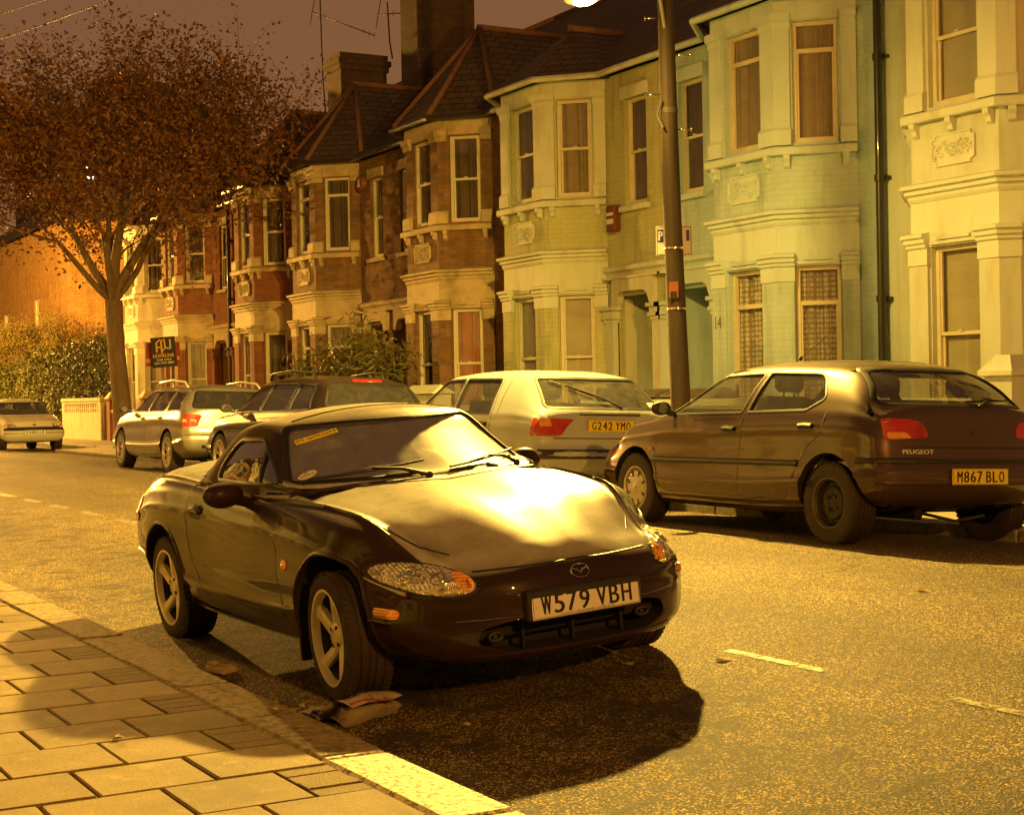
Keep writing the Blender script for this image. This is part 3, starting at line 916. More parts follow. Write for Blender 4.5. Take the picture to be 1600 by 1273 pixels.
def mirrored(l): return [(-a, b) for a, b in l]

# ---------------------------------------------------------------- the dark roadster
def build_roadster():
    P = paint('dark_roadster_paint', (.018, .005, .003), .0, .35, dust=(.70, .70, .58), amt=.85, cior=1.27)  # the pale dust colour paints a dew sheen on upward faces
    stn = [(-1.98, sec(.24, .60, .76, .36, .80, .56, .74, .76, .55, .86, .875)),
           (-1.80, sec(.21, .62, .79, .34, .825, .56, .765, .80, .58, .895, .91)),
           (-1.45, sec(.18, .66, .815, .32, .84, .56, .79, .84, .62, .915, .93)),
           (-1.13, sec(.17, .68, .82, .30, .845, .56, .80, .85, .64, .915, .93)),
           (-.75, sec(.16, .70, .805, .26, .835, .54, .79, .84, .66, .90, .90)),
           (-.30, sec(.16, .70, .79, .24, .82, .52, .785, .815, .68, .875, .88)),
           (.25, sec(.16, .70, .785, .24, .82, .50, .785, .80, .68, .865, .89)),
           (.55, sec(.16, .69, .79, .25, .825, .50, .775, .80, .64, .865, .89)),
           (.80, sec(.16, .68, .80, .27, .835, .50, .765, .80, .60, .845, .87)),
           (1.13, sec(.16, .66, .81, .30, .84, .50, .745, .785, .55, .805, .825)),
           (1.40, sec(.17, .63, .80, .31, .825, .49, .72, .74, .50, .755, .78)),
           (1.62, sec(.18, .60, .78, .31, .80, .48, .69, .67, .46, .695, .72)),
           (1.80, sec(.19, .58, .76, .31, .775, .47, .66, .60, .43, .63, .66)),
           (1.90, sec(.20, .56, .74, .32, .75, .46, .63, .555, .40, .59, .615)),
           (1.965, sec(.21, .54, .72, .32, .73, .45, .60, .515, .38, .535, .555))]
    rad = [0, .07, .14, .22, .09, .16, 0]
    bow = [0, .004, .012, .014, .014, .015]
    front = dict(prof=[(.18, -.10), (.26, -.02), (.34, -.02), (.42, -.03), (.48, -.035), (.53, -.05), (.62, -.10)], k=.50, p=2.6, L=.9)
    rear = dict(prof=[(.2, -.08), (.32, .0), (.45, .03), (.6, .03), (.75, .01), (.9, -.04)], k=.34, p=3.0, L=.8)
    t = thing('roadster', 'dark two-seat roadster with pale soft top parked nearest the camera', 'car')
    t.location = (-7.40, 3.45, .052)
    t.rotation_euler = (.066, 0, 0)
    me0 = loft(stn, rad, bow, front=front, rear=rear, step=.035)
    S = Surf(me0)
    WR = .280
    cut = []
    for x, r in ((1.133, .345), (-1.133, .345)):
        for s in (-1, 1): cut.append((cyl_mesh((x, WR+.015), r, s*.52, s*1.2, 56), M['under']))
    # cockpit
    cut.append((prism_mesh([(-.80, .35), (-.85, 1.2), (.62, 1.2), (.72, .80), (.70, .35)], 'y', -.66, .66), M['plastic']))
    # intake mouth
    mouth = rpoly([(-.46, .285), (-.30, .235), (.30, .235), (.46, .285), (.44, .345), (.30, .375), (-.30, .375), (-.44, .345)], .05)
    cut.append((prism_mesh(mouth, 'x', 1.70, 2.4), M['under']))
    body = link('body', carve(me0, cut, P, S), [], t)
    # wheel-arch lips
    for x in (1.133, -1.133):
        arc = [(x+.352*math.cos(a), WR+.015+.352*math.sin(a)) for a in np.linspace(math.radians(-22), math.radians(202), 30)]
        for md in 'LR': m = MB(); strip(m, S, arc, md, w=.022, off=.007, step=.05, round_=True); m.build('arch_lip', P, t)
    # panel gaps
    door = [(.58, .875), (.56, .70), (.585, .52), (.62, .36), (.60, .25), (.40, .225), (-.20, .235), (-.48, .30), (-.62, .45), (-.70, .62), (-.72, .80), (-.70, .895)]
    sl = [(ln, md) for md in 'LR' for ln in (door, [(1.36, .585), (1.5, .575), (1.66, .56)], [(-1.47, .52), (-1.6, .55), (-1.75, .56)], [(.66, .225), (.0, .195), (-.70, .225)])]
    sl += [([(.74, s*.70), (1.0, s*.665), (1.3, s*.60), (1.5, s*.52), (1.62, s*.44)], 'T') for s in (-1, 1)] + [([(y, .578-.02*abs(y)) for y in np.linspace(-.42, .42, 16)], 'F')]
    for ln, md in sl: m = MB(); strip(m, S, ln, md, w=.007, off=.001, step=.03); m.build('shut_line', M['black'], t, fix=False)
    # black cowl under the screen
    m = MB(); strip(m, S, [(.755-.35*(y/.72)**2, y) for y in np.linspace(-.66, .66, 20)], 'T', w=.10, off=.004); m.build('scuttle_panel', M['plastic'], t)
    # headlamps: oval, seen from the front
    for sg in (1, -1):
        o_ = [(.575+.140*math.cos(a), .548+.058*math.sin(a)+.020*math.cos(a)) for a in np.linspace(0, 2*PI, 40, endpoint=False)]
        o_ = [(p[0]*sg, p[1]) for p in o_]
        m = MB(); patch(m, S, [(.575*sg+(p[0]-.575*sg)*1.10, .548+(p[1]-.548)*1.14) for p in o_], 'F', off=.002, edge=-.01, rings=3, step=.02)
        h = m.build('headlight', M['black'], t)
        m = MB(); patch(m, S, o_, 'F', off=.006, edge=-.004, bulge=.010, rings=8, step=.015)
        m.build('reflector', M['clearlens'], h)
        am = [(.474+.032*math.cos(a), .536+.032*math.sin(a)+.006*math.cos(a)) for a in np.linspace(0, 2*PI, 26, endpoint=False)]
        m = MB(); patch(m, S, [(p[0]*sg, p[1]) for p in am], 'F', off=.0155, edge=.004, bulge=.008, rings=4, step=.015)
        m.build('turn_signal', M['amberlens'], h)
        pr = [(.61+.040*math.cos(a), .555+.040*math.sin(a)) for a in np.linspace(0, 2*PI, 26, endpoint=False)]
        for hy, hz, hr in ((.625, .556, .034), (.545, .545, .030)):
            l, n = S.proj(hy*sg, hz, 'F'); u = n.orthogonal().normalized(); w_ = n.cross(u); c = l+n*.018; m = MB()
            m.tube([c+(u*math.cos(a)+w_*math.sin(a))*hr for a in np.linspace(0, 2*PI, 24)], .004, 6, caps=False); m.ball(c-n*.004, .014, 12, 8)
            m.build('bulb', M['chrome'], h)
    # side markers and repeaters
    for md in 'LR':
        m = MB(); patch(m, S, rpoly([(1.50, .405), (1.63, .400), (1.63, .440), (1.50, .445)], .018), md, off=.008, bulge=.004, rings=4, step=.02)
        m.build('side_marker', M['amberlens'], t)
        m = MB(); patch(m, S, [(.69+.026*math.cos(a), .56+.026*math.sin(a)) for a in np.linspace(0, 2*PI, 18, endpoint=False)], md, off=.008, bulge=.006, rings=3, step=.02)
        m.build('side_repeater', M['amberlens'], t)
        handle(t, S, -.55, .735, P, modes=(md,), w=.12, h=.055)
        m = MB(); patch(m, S, rpoly([(-1.90, .60), (-1.66, .62), (-1.70, .76), (-1.93, .75)], .05), md, off=.006, bulge=.006, rings=4)
        m.build('tail_light', M['redlens'], t)
    # badge: a ring with a small wing shape
    l, n = S.proj(0, .530, 'F'); m = MB()
    up = Vector((0, 0, 1)); U = Vector((0, 1, 0)); V = n.cross(U).normalized()
    c = l+n*.006
    ring = [c+U*.042*math.cos(a)+V*.030*math.sin(a) for a in np.linspace(0, 2*PI, 28)]
    m.tube(ring, .0035, 6, caps=False)
    m.tube([c-U*.036+V*.012, c-U*.012+V*.004, c-V*.010, c+U*.012+V*.004, c+U*.036+V*.012], .0035, 6)
    m.build('badge', M['chrome'], t)
    # number plate
    plate_at(t, S, 0, .42, 'F', 'W579 VBH', False, out=.020, small='Mazda  020-8688-9922'.replace('Mazda  ', ''), tilt=.06)
    m = MB(); l, n = S.proj(0, .42, 'F'); m.box(l.x-.05, l.x+.022, -.275, .275, .358, .483, .008); m.build('plate_bracket', M['plastic'], t)
    # mouth: bars and towing eyes
    m = MB(); l, n = S.proj(0, .30, 'F')
    for y in (-.24, 0, .24): m.box(l.x-.14, l.x-.11, y-.006, y+.006, .24, .37)
    m.box(l.x-.20, l.x-.16, -.44, .44, .285, .335, .01); m.build('intake_grille', M['under'], t)
    for s in (-1, 1):
        m = MB(); c = Vector((l.x-.13, s*.36, .30))
        m.tube([c+Vector((0, .03*math.cos(a), .016*math.sin(a))) for a in np.linspace(0, 2*PI, 18)], .008, 6, caps=False)
        m.tube([c, c+Vector((-.1, 0, 0))], .012, 6); m.build('towing_eye', M['plastic'], t)
    m = MB(); strip(m, S, [(1.93, y) for y in (0,)] if False else [(y, .228) for y in np.linspace(-.5, .5, 24)], 'F', w=.03, off=.010, round_=True); m.build('bumper_lip', P, t)
    # wheels
    for x in (1.133, -1.133):
        for s in (-1, 1): wheel(t, x, s*(.708 if x > 0 else .716), WR, .205, .195, 'five', s, math.radians(-4.0) if x > 0 else 0)
    m = MB(); m.box(-1.2, 1.3, -.5, .5, .17, .30, .02); m.box(1.0, 1.7, -.5, .5, .18, .4, .02)
    for x in (1.133, -1.133): m.tube([(x, -.62, WR), (x, .62, WR)], .035, 8)
    m.build('underbody', M['under'], t)
    for s in (-1, 1): m = MB(); m.box(.765, .785, s*.66, s*.80, .13, .34, .006); m.build('mud_flap', P, t)
    # interior
    for s in (-1, 1):
        m = MB(); m.box(-.62, -.05, s*.34-.24, s*.34+.24, .26, .46, .06)
        m.prism(rpoly([(-.62, .42), (-.48, .42), (-.60, .98), (-.66, 1.03), (-.74, 1.02), (-.76, .9)], .03), 'y', s*.34-.20, s*.34+.20)
        m.build('seat', M['seat'], t)
    steering(t, .12, -.35, .72, .18)
    m = MB(); m.prism(rpoly([(.30, .60), (.28, .78), (.36, .83), (.75, .82), (.75, .60)], .04), 'y', -.655, .655)
    m.ball((.42, -.35, .81), .14, 14, 8, (.8, 1.1, .5)); m.build('dashboard', M['plastic'], t)
    # ---- greenhouse: windscreen frame and soft top from one shell
    g = lambda ys, yr, zr, zt, zb=.80: [(0, zb), (ys*.9, zb), (ys, zb+.03), (ys+.002, .845), (ys-.005, .875), (yr, zr), (0, zt)]
    gst = [(-1.16, g(.62, .50, .925, .935)),
           (-1.00, g(.655, .50, .985, 1.01)),
           (-.78, g(.685, .51, 1.075, 1.12)),
           (-.55, g(.70, .525, 1.145, 1.195)),
           (-.25, g(.71, .535, 1.175, 1.228)),
           (.00, g(.715, .535, 1.165, 1.218)),
           (.13, g(.717, .54, 1.135, 1.185)),
           (.30, g(.715, .575, 1.045, 1.090)),
           (.50, g(.705, .62, .945, .985)),
           (.66, g(.685, .62, .885, .905)),
           (.74, g(.66, .60, .865, .875))]
    gf = dict(prof=[(.8, 0), (1.3, 0)], k=.30, p=2.2, L=1.1)
    gr = dict(prof=[(.8, 0), (1.3, 0)], k=.22, p=2.4, L=.6)
    gme = loft(gst, [0, .02, .02, .02, .03, .075, 0], [0, 0, 0, 0, .010, .012], front=gf, rear=gr, step=.03, cap=3)
    G = Surf(gme)
    cab = [(-.95, .84), (-.72, 1.045), (-.50, 1.13), (-.1, 1.155), (.04, 1.13), (.40, .93), (.50, .86), (.50, .70), (-.95, .70)]
    def w1(z): return .62-(z-.83)*.40
    sidew = rpoly([(.36, .895), (-.60, .895), (-.50, 1.03), (-.40, 1.105), (-.30, 1.12), (-.03, 1.115)], .045)
    sidew = rpoly([(.335, .893, .02), (-.50, .893, .03), (-.52, .96, .06), (-.42, 1.095, .10), (-.05, 1.10, .06)], .05)
    wsc = rpoly([(-.635, .90, .04), (.635, .90, .04), (.505, 1.155, .05), (-.505, 1.155, .05)], .05)
    rwin = rpoly([(-.42, .975), (.42, .975), (.36, 1.10), (-.36, 1.10)], .04)
    cg = [(cabin_mesh(cab, w1), M['seat']), (prism_mesh(sidew, 'y', -1.2, 1.2), M['black'], probe(sidew, 'L')), (prism_mesh(wsc, 'x', -.05, 1.2), M['black'], probe(wsc, 'F')), (prism_mesh(rwin, 'x', -1.4, -.6), M['black'])]
    soft = paint('dewy_soft_top_fabric', (.060, .036, .022), .0, .9, dust=(.52, .49, .36), coat=0, amt=.85)  # pale tone on the upper side paints its dew sheen
    full = carve(gme, cg, P, G)
    def pick(me, keep, mat):
        m2 = me.copy(); bm = bmesh.new(); bm.from_mesh(m2)
        bmesh.ops.delete(bm, geom=[f for f in bm.faces if not keep(f.calc_center_median())], context='FACES')
        bm.to_mesh(m2); bm.free(); m2.materials[0] = mat; return m2
    def isframe(c):
        # in front of the header rail line, following the pillar down
        y = abs(c.y)
        hx = .085 - .30*(y/.72)**2.2*.55
        if c.z > 1.09: return c.x > hx
        return c.x > (hx + (1.09-c.z)*1.05)
    link('windscreen_frame', pick(full, isframe, P), [], t)
    so = link('soft_top', pick(full, lambda c: not isframe(c), soft), [], t)
    m = MB(); patch(m, G, wsc, 'F', off=-.008, edge=-.010, rings=10, step=.04)
    ws = m.build('windscreen', M['screen'], t)
    m = MB(); strip(m, G, wsc, 'F', w=.02, off=.003, closed=True, step=.04, round_=True); m.build('window_seal', M['black'], ws)
    # top tint band text and stickers on the glass
    m = MB(); l, n = G.proj(-.40, 1.105, 'F'); U = Vector((0, 1, 0)); V = n.cross(U)*-1
    if V.z < 0: V = -V
    U = V.cross(n)
    m.obox(l-n*.006, (.115, .019, .0008), (U, V, n)); st = m.build('sun_strip_sticker', M['plate_y'], t)
    m = MB(); text_on(m, 'Hassop Mazda'.replace('Mazda', 'M'), .20, .022, l-n*.004, -U, V*1, .0); m.v = [tuple(Vector(p)) for p in m.v]; m.build('lettering', M['ink'], st, fix=False)
    l, n = G.proj(-.545, .935, 'F'); U = Vector((0, 1, 0)); V = n.cross(U)
    if V.z < 0: V = -V
    U = V.cross(n)
    m = MB(); m.add([l+n*-.004+U*.052*math.cos(a)+V*.031*math.sin(a) for a in np.linspace(0, 2*PI, 28, endpoint=False)], [tuple(range(28))])
    st = m.build('dealer_sticker', M['plate_w'], t)
    m = MB(); text_on(m, 'Hassop', .07, .016, l-n*.002-V*.003, U, V, 0.0, bold=.02); m.tube([l-n*.002+V*.015-U*.01, l-n*.002+V*.022, l-n*.002+V*.015+U*.01], .002, 4); m.build('lettering', M['ink'], st, fix=False)
    for md in 'LR':
        m = MB(); patch(m, G, sidew, md, off=-.008, edge=-.012, rings=4, step=.05)
        gw = m.build('side_window', M['sideglass'], t)
        m = MB(); strip(m, G, sidew, md, w=.020, off=.004, closed=True, step=.04, round_=True)
        strip(m, G, [(.12, .895), (.02, 1.075)], md, w=.018, off=.002, step=.04)
        m.build('window_seal', M['black'], gw)
        m = MB(); strip(m, S, [(.55, .862), (.1, .853), (-.70, .868)], md, w=.016, off=.006, round_=True); m.build('waist_seal', M['black'], t)
    m = MB(); patch(m, G, rwin, 'B', off=-.006, edge=-.01, rings=4, step=.05); m.build('rear_window', M['darkglass'], so)
    for x in (-.02, -.55): m = MB(); strip(m, G, [(x, y) for y in np.linspace(-.44, .44, 14)], 'T', w=.012, off=.004, round_=True); m.build('roof_seam', soft, so)
    # sun visors and inner mirror
    m = MB(); m.box(.10, .16, -.10, .10, 1.07, 1.12, .02); m.tube([(.13, 0, 1.11), (.11, 0, 1.15)], .01, 6); m.build('inner_mirror', M['plastic'], t)
    m = MB()
    for s in (-1, 1): m.box(.01, .06, s*.14, s*.42, 1.075, 1.13, .02)
    m.build('sun_visor', M['seat'], t)
    wiper(t, G, (-.56, .905), (-.02, .945), 'F', (-.06, .885)); wiper(t, G, (.08, .905), (.60, .935), 'F', (.50, .880))
    for s in (-1, 1): mirror(t, (.12, s*(.76 if s < 0 else .68), .81), s, P, .92)
    m = MB(); m.tube([(-1.5, .6, .9), (-1.52, .6, 1.25)], .004, 6); m.build('aerial', M['black'], t)
    return t
def parked(xc, yc, near, far, face):
    """centre z and roll for a car standing on the cambered road"""
    z1, z2 = road_z(near), road_z(far)
    r = math.atan2(z2-z1, far-near)
    return (xc, yc, (z1+z2)/2), (r if face > 0 else -r)

def fleet():
    GRP = 'cars parked on the street'
    MD = {}
    # ---------------- brown five-door hatchback
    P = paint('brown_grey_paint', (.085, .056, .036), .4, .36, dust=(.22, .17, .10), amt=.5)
    rad = [0, .06, .12, .25, .05, .10, 0]; bow = [0, .004, .012, .014, .010, .02]
    stn = [(-1.88, sec(.30, .66, .80, .42, .82, .62, .76, .86, .60, .955, .965)),
           (-1.74, sec(.27, .68, .82, .40, .84, .62, .785, .90, .605, 1.03, 1.055)),
           (-1.50, sec(.24, .70, .83, .36, .845, .62, .80, .925, .60, 1.17, 1.215)),
           (-1.26, sec(.22, .71, .835, .34, .845, .62, .805, .93, .575, 1.275, 1.335)),
           (-1.0, sec(.20, .72, .835, .32, .845, .62, .805, .93, .56, 1.305, 1.365)),
           (-.3, sec(.18, .73, .835, .28, .845, .60, .805, .92, .555, 1.325, 1.385)),
           (.25, sec(.18, .73, .835, .28, .845, .58, .805, .905, .56, 1.30, 1.36)),
           (.40, sec(.18, .73, .835, .28, .845, .58, .80, .90, .575, 1.245, 1.295)),
           (.75, sec(.18, .73, .835, .28, .845, .58, .795, .885, .64, 1.05, 1.085)),
           (1.02, sec(.18, .72, .835, .29, .845, .57, .785, .87, .68, .915, .945)),
           (1.15, sec(.18, .71, .835, .30, .845, .57, .775, .86, .66, .885, .915)),
           (1.55, sec(.20, .69, .83, .32, .835, .56, .755, .81, .62, .83, .855)),
           (1.85, sec(.22, .66, .81, .34, .82, .54, .73, .735, .58, .755, .78)),
           (2.02, sec(.24, .64, .79, .36, .80, .50, .71, .655, .56, .675, .70))]
    fd = rpoly([(.90, .915, .03), (-.20, .935, .02), (-.24, 1.275, .05), (.36, 1.26, .10)], .05)
    rd = rpoly([(-.27, .938, .02), (-.98, .955, .03), (-1.15, 1.05, .05), (-.98, 1.255, .10), (-.30, 1.28, .04)], .05)
    rw = rpoly([(-.68, 1.00, .08), (.68, 1.00, .08), (.53, 1.285, .08), (-.53, 1.285, .08)], .06)
    ws = rpoly([(-.66, .965, .05), (.66, .965, .05), (.535, 1.275, .05), (-.535, 1.275, .05)], .05)
    cab = [([(-1.66, .93), (-1.25, 1.27), (.25, 1.31), (.85, .99), (.85, .93)], lambda z: .75-(z-.93)*.62),
           ([(-1.62, .45), (-1.62, .94), (.95, .94), (1.0, .45)], lambda z: .74)]
    loc, roll = parked(-9.84, 8.29, 7.55, 8.85, -1)
    sp = dict(sq=.92, paint=P, stn=stn, rad=rad, bow=bow, ax=(1.29, -1.29), arch=.345, wr=.292, rr=.178, hw=.845, tw=.725,
              styles=('cover', 'steel'), cab=cab, side=[fd, rd], scr=[(ws, 'F', M['carglass'], 'windscreen', .2, 1.4), (rw, 'B', M['carglass'], 'rear_window', -2.3, -1.22)],
              front=dict(prof=[(.2, -.12), (.3, -.01), (.42, .02), (.52, .0), (.62, -.05), (.72, -.12)], k=.22, p=2.6, L=.6),
              rear=dict(prof=[(.28, -.10), (.38, .03), (.52, .055), (.60, .02), (.70, .0), (.98, -.05)], k=.15, p=2.6, L=.5),
              seats=(.22, .34, .52, 0, -1.15), wheelpos=(.62, -.36, .86), dash=(.7, .98, .93),
              shut=[[(.98, .90), (.97, .6), (.92, .34), (.80, .29), (-.22, .29)], [(-.235, .92), (-.22, .6), (-.20, .30)], [(-.22, .29), (-.78, .29), (-.86, .42), (-1.02, .66), (-1.20, .80), (-1.22, .94)]],
              mould=[([(1.0, .545), (-.95, .565)], M['plastic'], .045, .010), ([(-1.60, .60), (-1.86, .605)], M['plastic'], .04, .010)],
              handles=[(-.08, .80), (-1.03, .83)], mirrors=[(.78, .79, .92)], mmat=M['plastic'],
              band=[([(y, .605) for y in np.linspace(-.78, .78, 24)], 'B', M['plastic'], .035, .010, 'bumper_moulding'),
                    ([(y, .70) for y in np.linspace(-.60, .60, 24)], 'B', M['black'], .010, .001, 'shut_line'),
                    ([(y, .455) for y in np.linspace(-.80, .80, 26)], 'B', P, .035, .012, 'bumper_crease'),
                    ([(y, 1.325) for y in np.linspace(-.50, .50, 12)], 'B', M['black'], .010, .002, 'shut_line')])
    t, S = build_car('hatchback', 'brown five-door hatchback with a bare steel rear wheel, nearest on the far kerb', GRP, loc, PI-.035, roll, sp)
    t['label'] = 'brown five-door hatchback with a bare steel rear wheel parked below the pale green house'
    rl = rpoly([(.40, .77, .03), (.735, .745, .02), (.745, .895, .04), (.56, .895, .04), (.44, .87, .04)], .04)
    for sg in (1, -1):
        m = MB(); patch(m, S, [(p[0]*sg, p[1]) for p in rl], 'B', off=.006, bulge=.008, rings=6, step=.03); q = m.build('tail_light', M['redlens'], t)
        lo = rpoly([(.54, .758), (.715, .752), (.715, .80), (.58, .80)], .02)
        m = MB(); patch(m, S, [(p[0]*sg, p[1]) for p in lo], 'B', off=.0145, edge=.002, bulge=.002, rings=3, step=.03); m.build('lower_lens', M['amberlens'], q)
    sd = rpoly([(-1.72, .77), (-1.52, .80), (-1.56, .885), (-1.80, .90)], .03)
    for md in 'LR':
        m = MB(); patch(m, S, rpoly([(.99+.02, .62), (1.07, .62), (1.07, .65), (1.01, .65)], .01), md, off=.005, rings=3); m.build('side_repeater', M['amberlens'], t)
    plate_at(t, S, 0.02, .50, 'B', 'M867 BLO', True, out=.014)
    for txt, y, w in (('PEUGEOT', -.50, .24), ('306 i', .60, .13)):
        m = MB(); text_surf(m, S, txt, w, .030, -y, .668, 'B', .007)
        if txt == 'PEUGEOT' or True:
            pass
        m.build('badge_lettering', M['plate_w'], t, fix=False)
    l, n = S.proj(0, .80, 'B'); m = MB(); m.obox(l+n*.004, (.022, .024, .004), (Vector((0, -1, 0)), Vector((0, 0, 1)), Vector((-1, 0, 0))), .003)
    m.tube([l+n*.009+Vector((0, .008, -.012)), l+n*.009+Vector((0, -.004, .0)), l+n*.009+Vector((0, .006, .013))], .003, 5); m.build('badge', M['steel'], t)
    wiper(t, S, (-.48, 1.03), (-.02, 1.015), 'B', (-.10, .985))
    m = MB(); c = Vector((-1.0, 0, 1.365)); m.tube([(.1, 0, 1.385), (-.35, 0, 1.62)], .0035, 5); m.ball((.1, 0, 1.385), .02, 8, 6); m.build('roof_aerial', M['black'], t)
    m = MB(); m.lathe([(.001, 0), (.016, 0), (.018, .05), (.014, .09), (.001, .10)], 10, (.66, .22, 1.09), 'z'); m.tube([(.66, .22, 1.19), (.60, .12, 1.27)], .002, 4)
    m.build('hanging_air_freshener', M['redlens'], t)
    m = MB(); m.tube([(-1.35, .0, .21), (-1.62, -.06, .17), (-1.8, -.16, .22)], .012, 6); m.build('exhaust_pipe', M['steel'], t)
    # ---------------- pale boxy hatchback
    P = paint('pale_hatch_paint', (.40, .46, .50), .1, .42, dust=(.46, .46, .40))
    rad = [0, .05, .08, .12, .04, .09, 0]; bow = [0, .003, .008, .010, .008, .016]
    stn = [(-1.90, sec(.32, .68, .80, .42, .815, .62, .775, .88, .62, .955, .96)),
           (-1.78, sec(.28, .69, .81, .40, .825, .62, .785, .90, .635, 1.055, 1.065)),
           (-1.50, sec(.25, .70, .815, .36, .83, .62, .795, .915, .61, 1.255, 1.28)),
           (-1.38, sec(.24, .70, .82, .35, .832, .62, .80, .92, .60, 1.325, 1.36)),
           (-1.15, sec(.22, .71, .82, .33, .832, .62, .80, .92, .595, 1.355, 1.395)),
           (-.3, sec(.20, .72, .82, .28, .832, .60, .80, .915, .59, 1.375, 1.415)),
           (.30, sec(.20, .72, .82, .28, .832, .58, .80, .905, .59, 1.34, 1.38)),
           (.45, sec(.20, .72, .82, .28, .832, .58, .80, .90, .60, 1.27, 1.31)),
           (.95, sec(.20, .72, .82, .29, .83, .57, .785, .885, .67, .95, .98)),
           (1.10, sec(.20, .71, .82, .30, .83, .56, .78, .88, .67, .905, .925)),
           (1.60, sec(.22, .69, .81, .32, .82, .55, .76, .85, .63, .865, .88)),
           (1.90, sec(.24, .66, .80, .34, .81, .54, .74, .80, .6, .815, .825)),
           (2.02, sec(.26, .65, .79, .36, .80, .52, .73, .74, .6, .755, .765))]
    fd = rpoly([(.90, .93, .02), (-.12, .93, .02), (-.12, 1.315, .03), (.33, 1.305, .06)], .03)
    rd = rpoly([(-.17, .93, .02), (-.93, .93, .03), (-.90, 1.30, .04), (-.17, 1.315, .03)], .03)
    rw = rpoly([(-.66, .99, .05), (.66, .99, .05), (.565, 1.31, .05), (-.565, 1.31, .05)], .05)
    ws = rpoly([(-.655, .955, .04), (.655, .955, .04), (.57, 1.305, .05), (-.57, 1.305, .05)], .05)
    cab = [([(-1.70, .93), (-1.36, 1.30), (.28, 1.34), (.88, .99), (.88, .93)], lambda z: .755-(z-.93)*.52), ([(-1.62, .45), (-1.62, .94), (.9, .94), (.95, .45)], lambda z: .74)]
    loc, roll = parked(-14.45, 8.17, 7.5, 8.85, -1)
    sp = dict(sq=.92, paint=P, stn=stn, rad=rad, bow=bow, ax=(1.24, -1.24), arch=.335, wr=.285, rr=.168, hw=.83, tw=.715,
              styles=('cover', 'cover'), cab=cab, side=[fd, rd], scr=[(ws, 'F', M['carglass'], 'windscreen', .2, 1.4), (rw, 'B', M['carglass'], 'rear_window', -2.3, -1.32)],
              front=dict(prof=[(.22, -.08), (.36, .02), (.5, .03), (.6, 0), (.75, -.03)], k=.10, p=3, L=.5),
              rear=dict(prof=[(.30, -.08), (.40, .05), (.55, .06), (.62, .01), (.75, .0), (.98, -.02)], k=.08, p=3, L=.45),
              seats=(.22, .34, .52, 0, -1.1), wheelpos=(.62, -.36, .86), dash=(.7, .95, .93),
              shut=[[(.93, .90), (.93, .5), (.85, .30), (-.145, .28)], [(-.145, 1.33), (-.145, .28)], [(-.145, .28), (-.74, .29), (-.98, .62), (-.98, .92), (-.94, 1.30)], [(-1.08, .92), (-1.10, 1.36)]],
              mould=[([(.90, .50), (-.92, .50)], M['plastic'], .05, .010)],
              handles=[(.0, .82), (-.83, .82)], mirrors=[(.80, .79, .92)], mmat=M['plastic'],
              band=[([(y, .55) for y in np.linspace(-.79, .79, 24)], 'B', M['plastic'], .10, .012, 'bumper_moulding'),
                    ([(y, .70) for y in np.linspace(-.62, .62, 24)], 'B', M['black'], .010, .001, 'shut_line'),
                    ([(y, .93) for y in np.linspace(-.34, .34, 12)], 'B', M['plastic'], .03, .018, 'tailgate_handle')])
    t, S = build_car('hatchback', 'pale boxy hatchback parked between the telegraph pole and the dark roadster', GRP, loc, PI, roll, sp)
    for sg in (1, -1):
        for poly, mt, of in ((rpoly([(.575, .72, .02), (.765, .72, .02), (.755, .885, .02), (.625, .885, .02)], .02), M['redlens'], .006),
                             (rpoly([(.635, .81, .01), (.75, .81, .01), (.745, .878, .01), (.65, .878, .01)], .01), M['amberlens'], .011)):
            m = MB(); patch(m, S, [(p[0]*sg, p[1]) for p in poly], 'B', off=of, edge=-.004 if of < .01 else .003, bulge=.003, rings=4, step=.03)
            if mt is M['redlens']: q = m.build('tail_light', mt, t)
            else: m.build('upper_lens', mt, q)
    for md in 'LR':
        m = MB(); patch(m, S, rpoly([(-1.88, .72), (-1.76, .72), (-1.77, .885), (-1.88, .885)], .015), md, off=.006, bulge=.002, rings=3, step=.03); m.build('tail_light', M['redlens'], t)
    plate_at(t, S, 0, .82, 'B', 'G242 YMO', True, out=.012, tilt=.0)
    l, n = S.proj(-.37, .66, 'B'); m = MB(); c = l+n*.006
    m.tube([c+Vector((0, .034*math.cos(a), .034*math.sin(a))) for a in np.linspace(0, 2*PI, 22)], .003, 5, caps=False)
    m.tube([c+Vector((0, .018, .026)), c+Vector((0, .008, -.004)), c+Vector((0, 0, .01)), c+Vector((0, -.008, -.004)), c+Vector((0, -.018, .026))], .0028, 5)
    m.tube([c+Vector((0, .028, .008)), c+Vector((0, .012, -.028)), c+Vector((0, 0, -.012)), c+Vector((0, -.012, -.028)), c+Vector((0, -.028, .008))], .0028, 5); m.build('badge', M['steel'], t)
    wiper(t, S, (.46, 1.24), (-.02, 1.05), 'B', (-.14, .995))
    l, n = S.proj(-.56, 1.035, 'B'); m = MB(); m.obox(l+n*-.004, (.035, .032, .001), (Vector((0, -1, 0)), n.cross(Vector((0, -1, 0))), n)); m.build('window_sticker', M['plate_w'], t)
    # ---------------- dark estate with roof rails
    P = paint('dark_estate_paint', (.022, .015, .014), .3, .30, dust=(.10, .07, .05))
